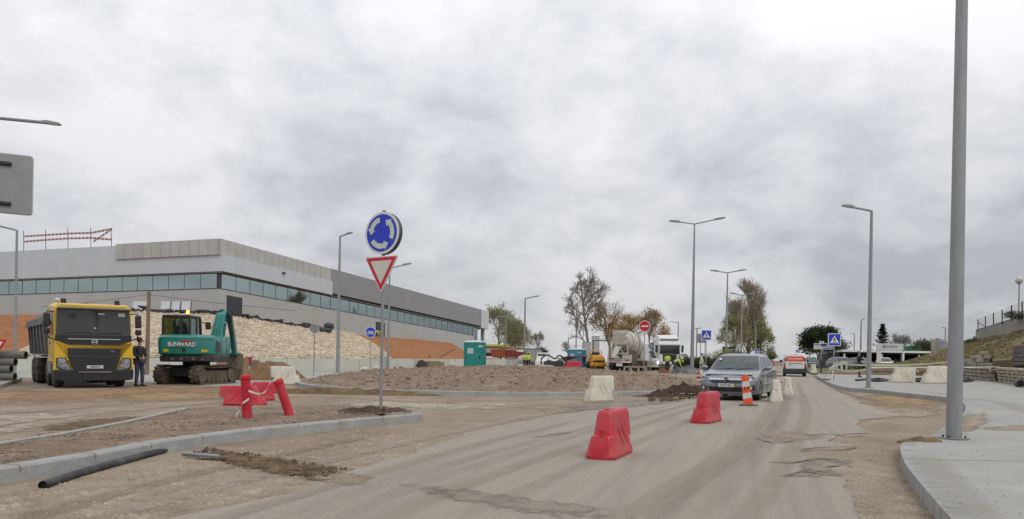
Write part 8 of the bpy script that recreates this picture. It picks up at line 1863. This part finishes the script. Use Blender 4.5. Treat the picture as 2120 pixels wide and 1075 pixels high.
# conifer: whorls of drooping boughs
b = pg(1826, 748, 118); r = thing('conifer', 'dark pointed conifer behind the white sign board', 'tree', b); Hh = P3(1825.5, 671, 118).z - b.z; rnd = random.Random(71)
MB().cyl((0, 0, -.1), (0, 0, Hh), .22, .02, 8).build('trunk', MATS['bark_grey'], r); m = MB()
for k in range(170):
    t = rnd.random() ** .75; z = Hh * (.12 + .87 * t); L = (1 - t) * 2.25 * rnd.uniform(.55, 1.15) + .12; a = rnd.uniform(0, 6.28)
    for q in range(26):
        u = rnd.random(); p = Vector((math.cos(a) * L * u + rnd.gauss(0, .09), math.sin(a) * L * u + rnd.gauss(0, .09), z + .32 * L * u ** 2 - .10 * L * u + rnd.gauss(0, .06))); s = rnd.uniform(.07, .16); d1 = Vector((math.cos(a) + rnd.gauss(0, .4), math.sin(a) + rnd.gauss(0, .4), .5 + rnd.gauss(0, .3))).normalized() * s; d2 = d1.orthogonal().normalized() * s * .4
        m.add([p - d1, p + d2, p + d1 * 1.3, p - d2], [(0, 1, 2, 3)])
m.build('crown', CNF, r, smooth=0)
def bush(label, px, d, top_py, w, seed, lm, n=2600, leaf=.09, dz=0.0, cat='bush', group=None, loc=None):
    rnd = random.Random(seed); b = loc or pg(px, 755, d); b.z += dz; h = P3(px, top_py, d).z - b.z; r = thing('bush', label, cat, b, 0, group); st = MB(); lf = MB(); lob = [(Vector((rnd.uniform(-w, w) * .7, rnd.uniform(-w, w) * .5, h * rnd.uniform(.35, .72))), rnd.uniform(.35, .6) * min(w, h)) for _ in range(7)]
    for c, rr in lob: st.tube([(0, 0, -.05), tuple(c * .6), tuple(c)], .025, 4)
    st.build('stems', MATS['bark_grey'], r)
    for _ in range(n):
        c, rr = rnd.choice(lob); v = Vector((rnd.gauss(0, 1), rnd.gauss(0, 1), rnd.gauss(0, 1))).normalized(); p = c + Vector((v.x * w * .55, v.y * w * .5, v.z * rr)) * rnd.uniform(.55, 1.05); p.z = max(.02, p.z); s = leaf * rnd.uniform(.6, 1.3); d1 = Vector((rnd.gauss(0, 1), rnd.gauss(0, 1), rnd.gauss(0, 1))).normalized(); d2 = d1.orthogonal().normalized()
        lf.add([p - d1 * s, p + d2 * s * .5, p + d1 * s, p - d2 * s * .5], [(0, 1, 2, 3)])
    lf.build('foliage', lm, r, smooth=0); return r
gB = 'bushes behind the silver car'
bush('dark clipped bush left of the tallest double lamp foot', 1422, 84, 737, 1.2, 81, DGR, 3000, group=gB)
bush('dark bush behind the pale vested worker', 1447, 82, 738, 1.1, 82, DGR, 2600, group=gB)
bush('green bush right of the crossing sign post behind the car', 1478, 84, 733, 1.5, 83, MGR, 3600, group=gB)
bush('lighter spreading bush left of the bus shelter', 1490, 96, 716, 1.9, 84, YGR, 3000, .1, group=gB)
bush('dark bush just over the roof of the silver car', 1520, 100, 728, 2.2, 85, DGR, 3600, group=gB)
bush('small dark shrub growing under the mesh fence on the high wall', 2103, 66.5, 644, .9, 86, DGR, 1500, .06, loc=P3(2104, 660, 66.8))
bush('tiny dark shrub at the foot of the high wall corner', 2013, 77, 702, .7, 87, DGR, 700, .06, loc=P3(2013, 711, 77))
# spiky palm like plant
r = thing('palm', 'spiky grey green palm right of the small bare tree', 'plant', pg(1121, 752, 150)); Hh = P3(1121, 712, 150).z - r.location.z; MB().cyl((0, 0, -.1), (0, 0, Hh * .55), .22, .16, 8).build('trunk', MATS['bark_grey'], r); m = MB(); rnd = random.Random(5)
for k in range(34):
    a = rnd.uniform(0, 6.28); e = rnd.uniform(-.2, 1.3); L = rnd.uniform(1.2, 2.0); c = Vector((0, 0, Hh * .55)); d1 = Vector((math.cos(a) * math.cos(e), math.sin(a) * math.cos(e), math.sin(e))); sd_ = d1.cross(Vector((0, 0, 1))).normalized() * .13; m.add([c - sd_ * .4, c + d1 * L * .5 - sd_, c + d1 * L - Vector((0, 0, .3)), c + d1 * L * .5 + sd_, c + sd_ * .4], [(0, 1, 2, 3, 4)])
m.build('fronds', leafmat('palm_leaf', (.075, .09, .06), (.035, .045, .03)), r, smooth=0)
# dim far woods along the horizon
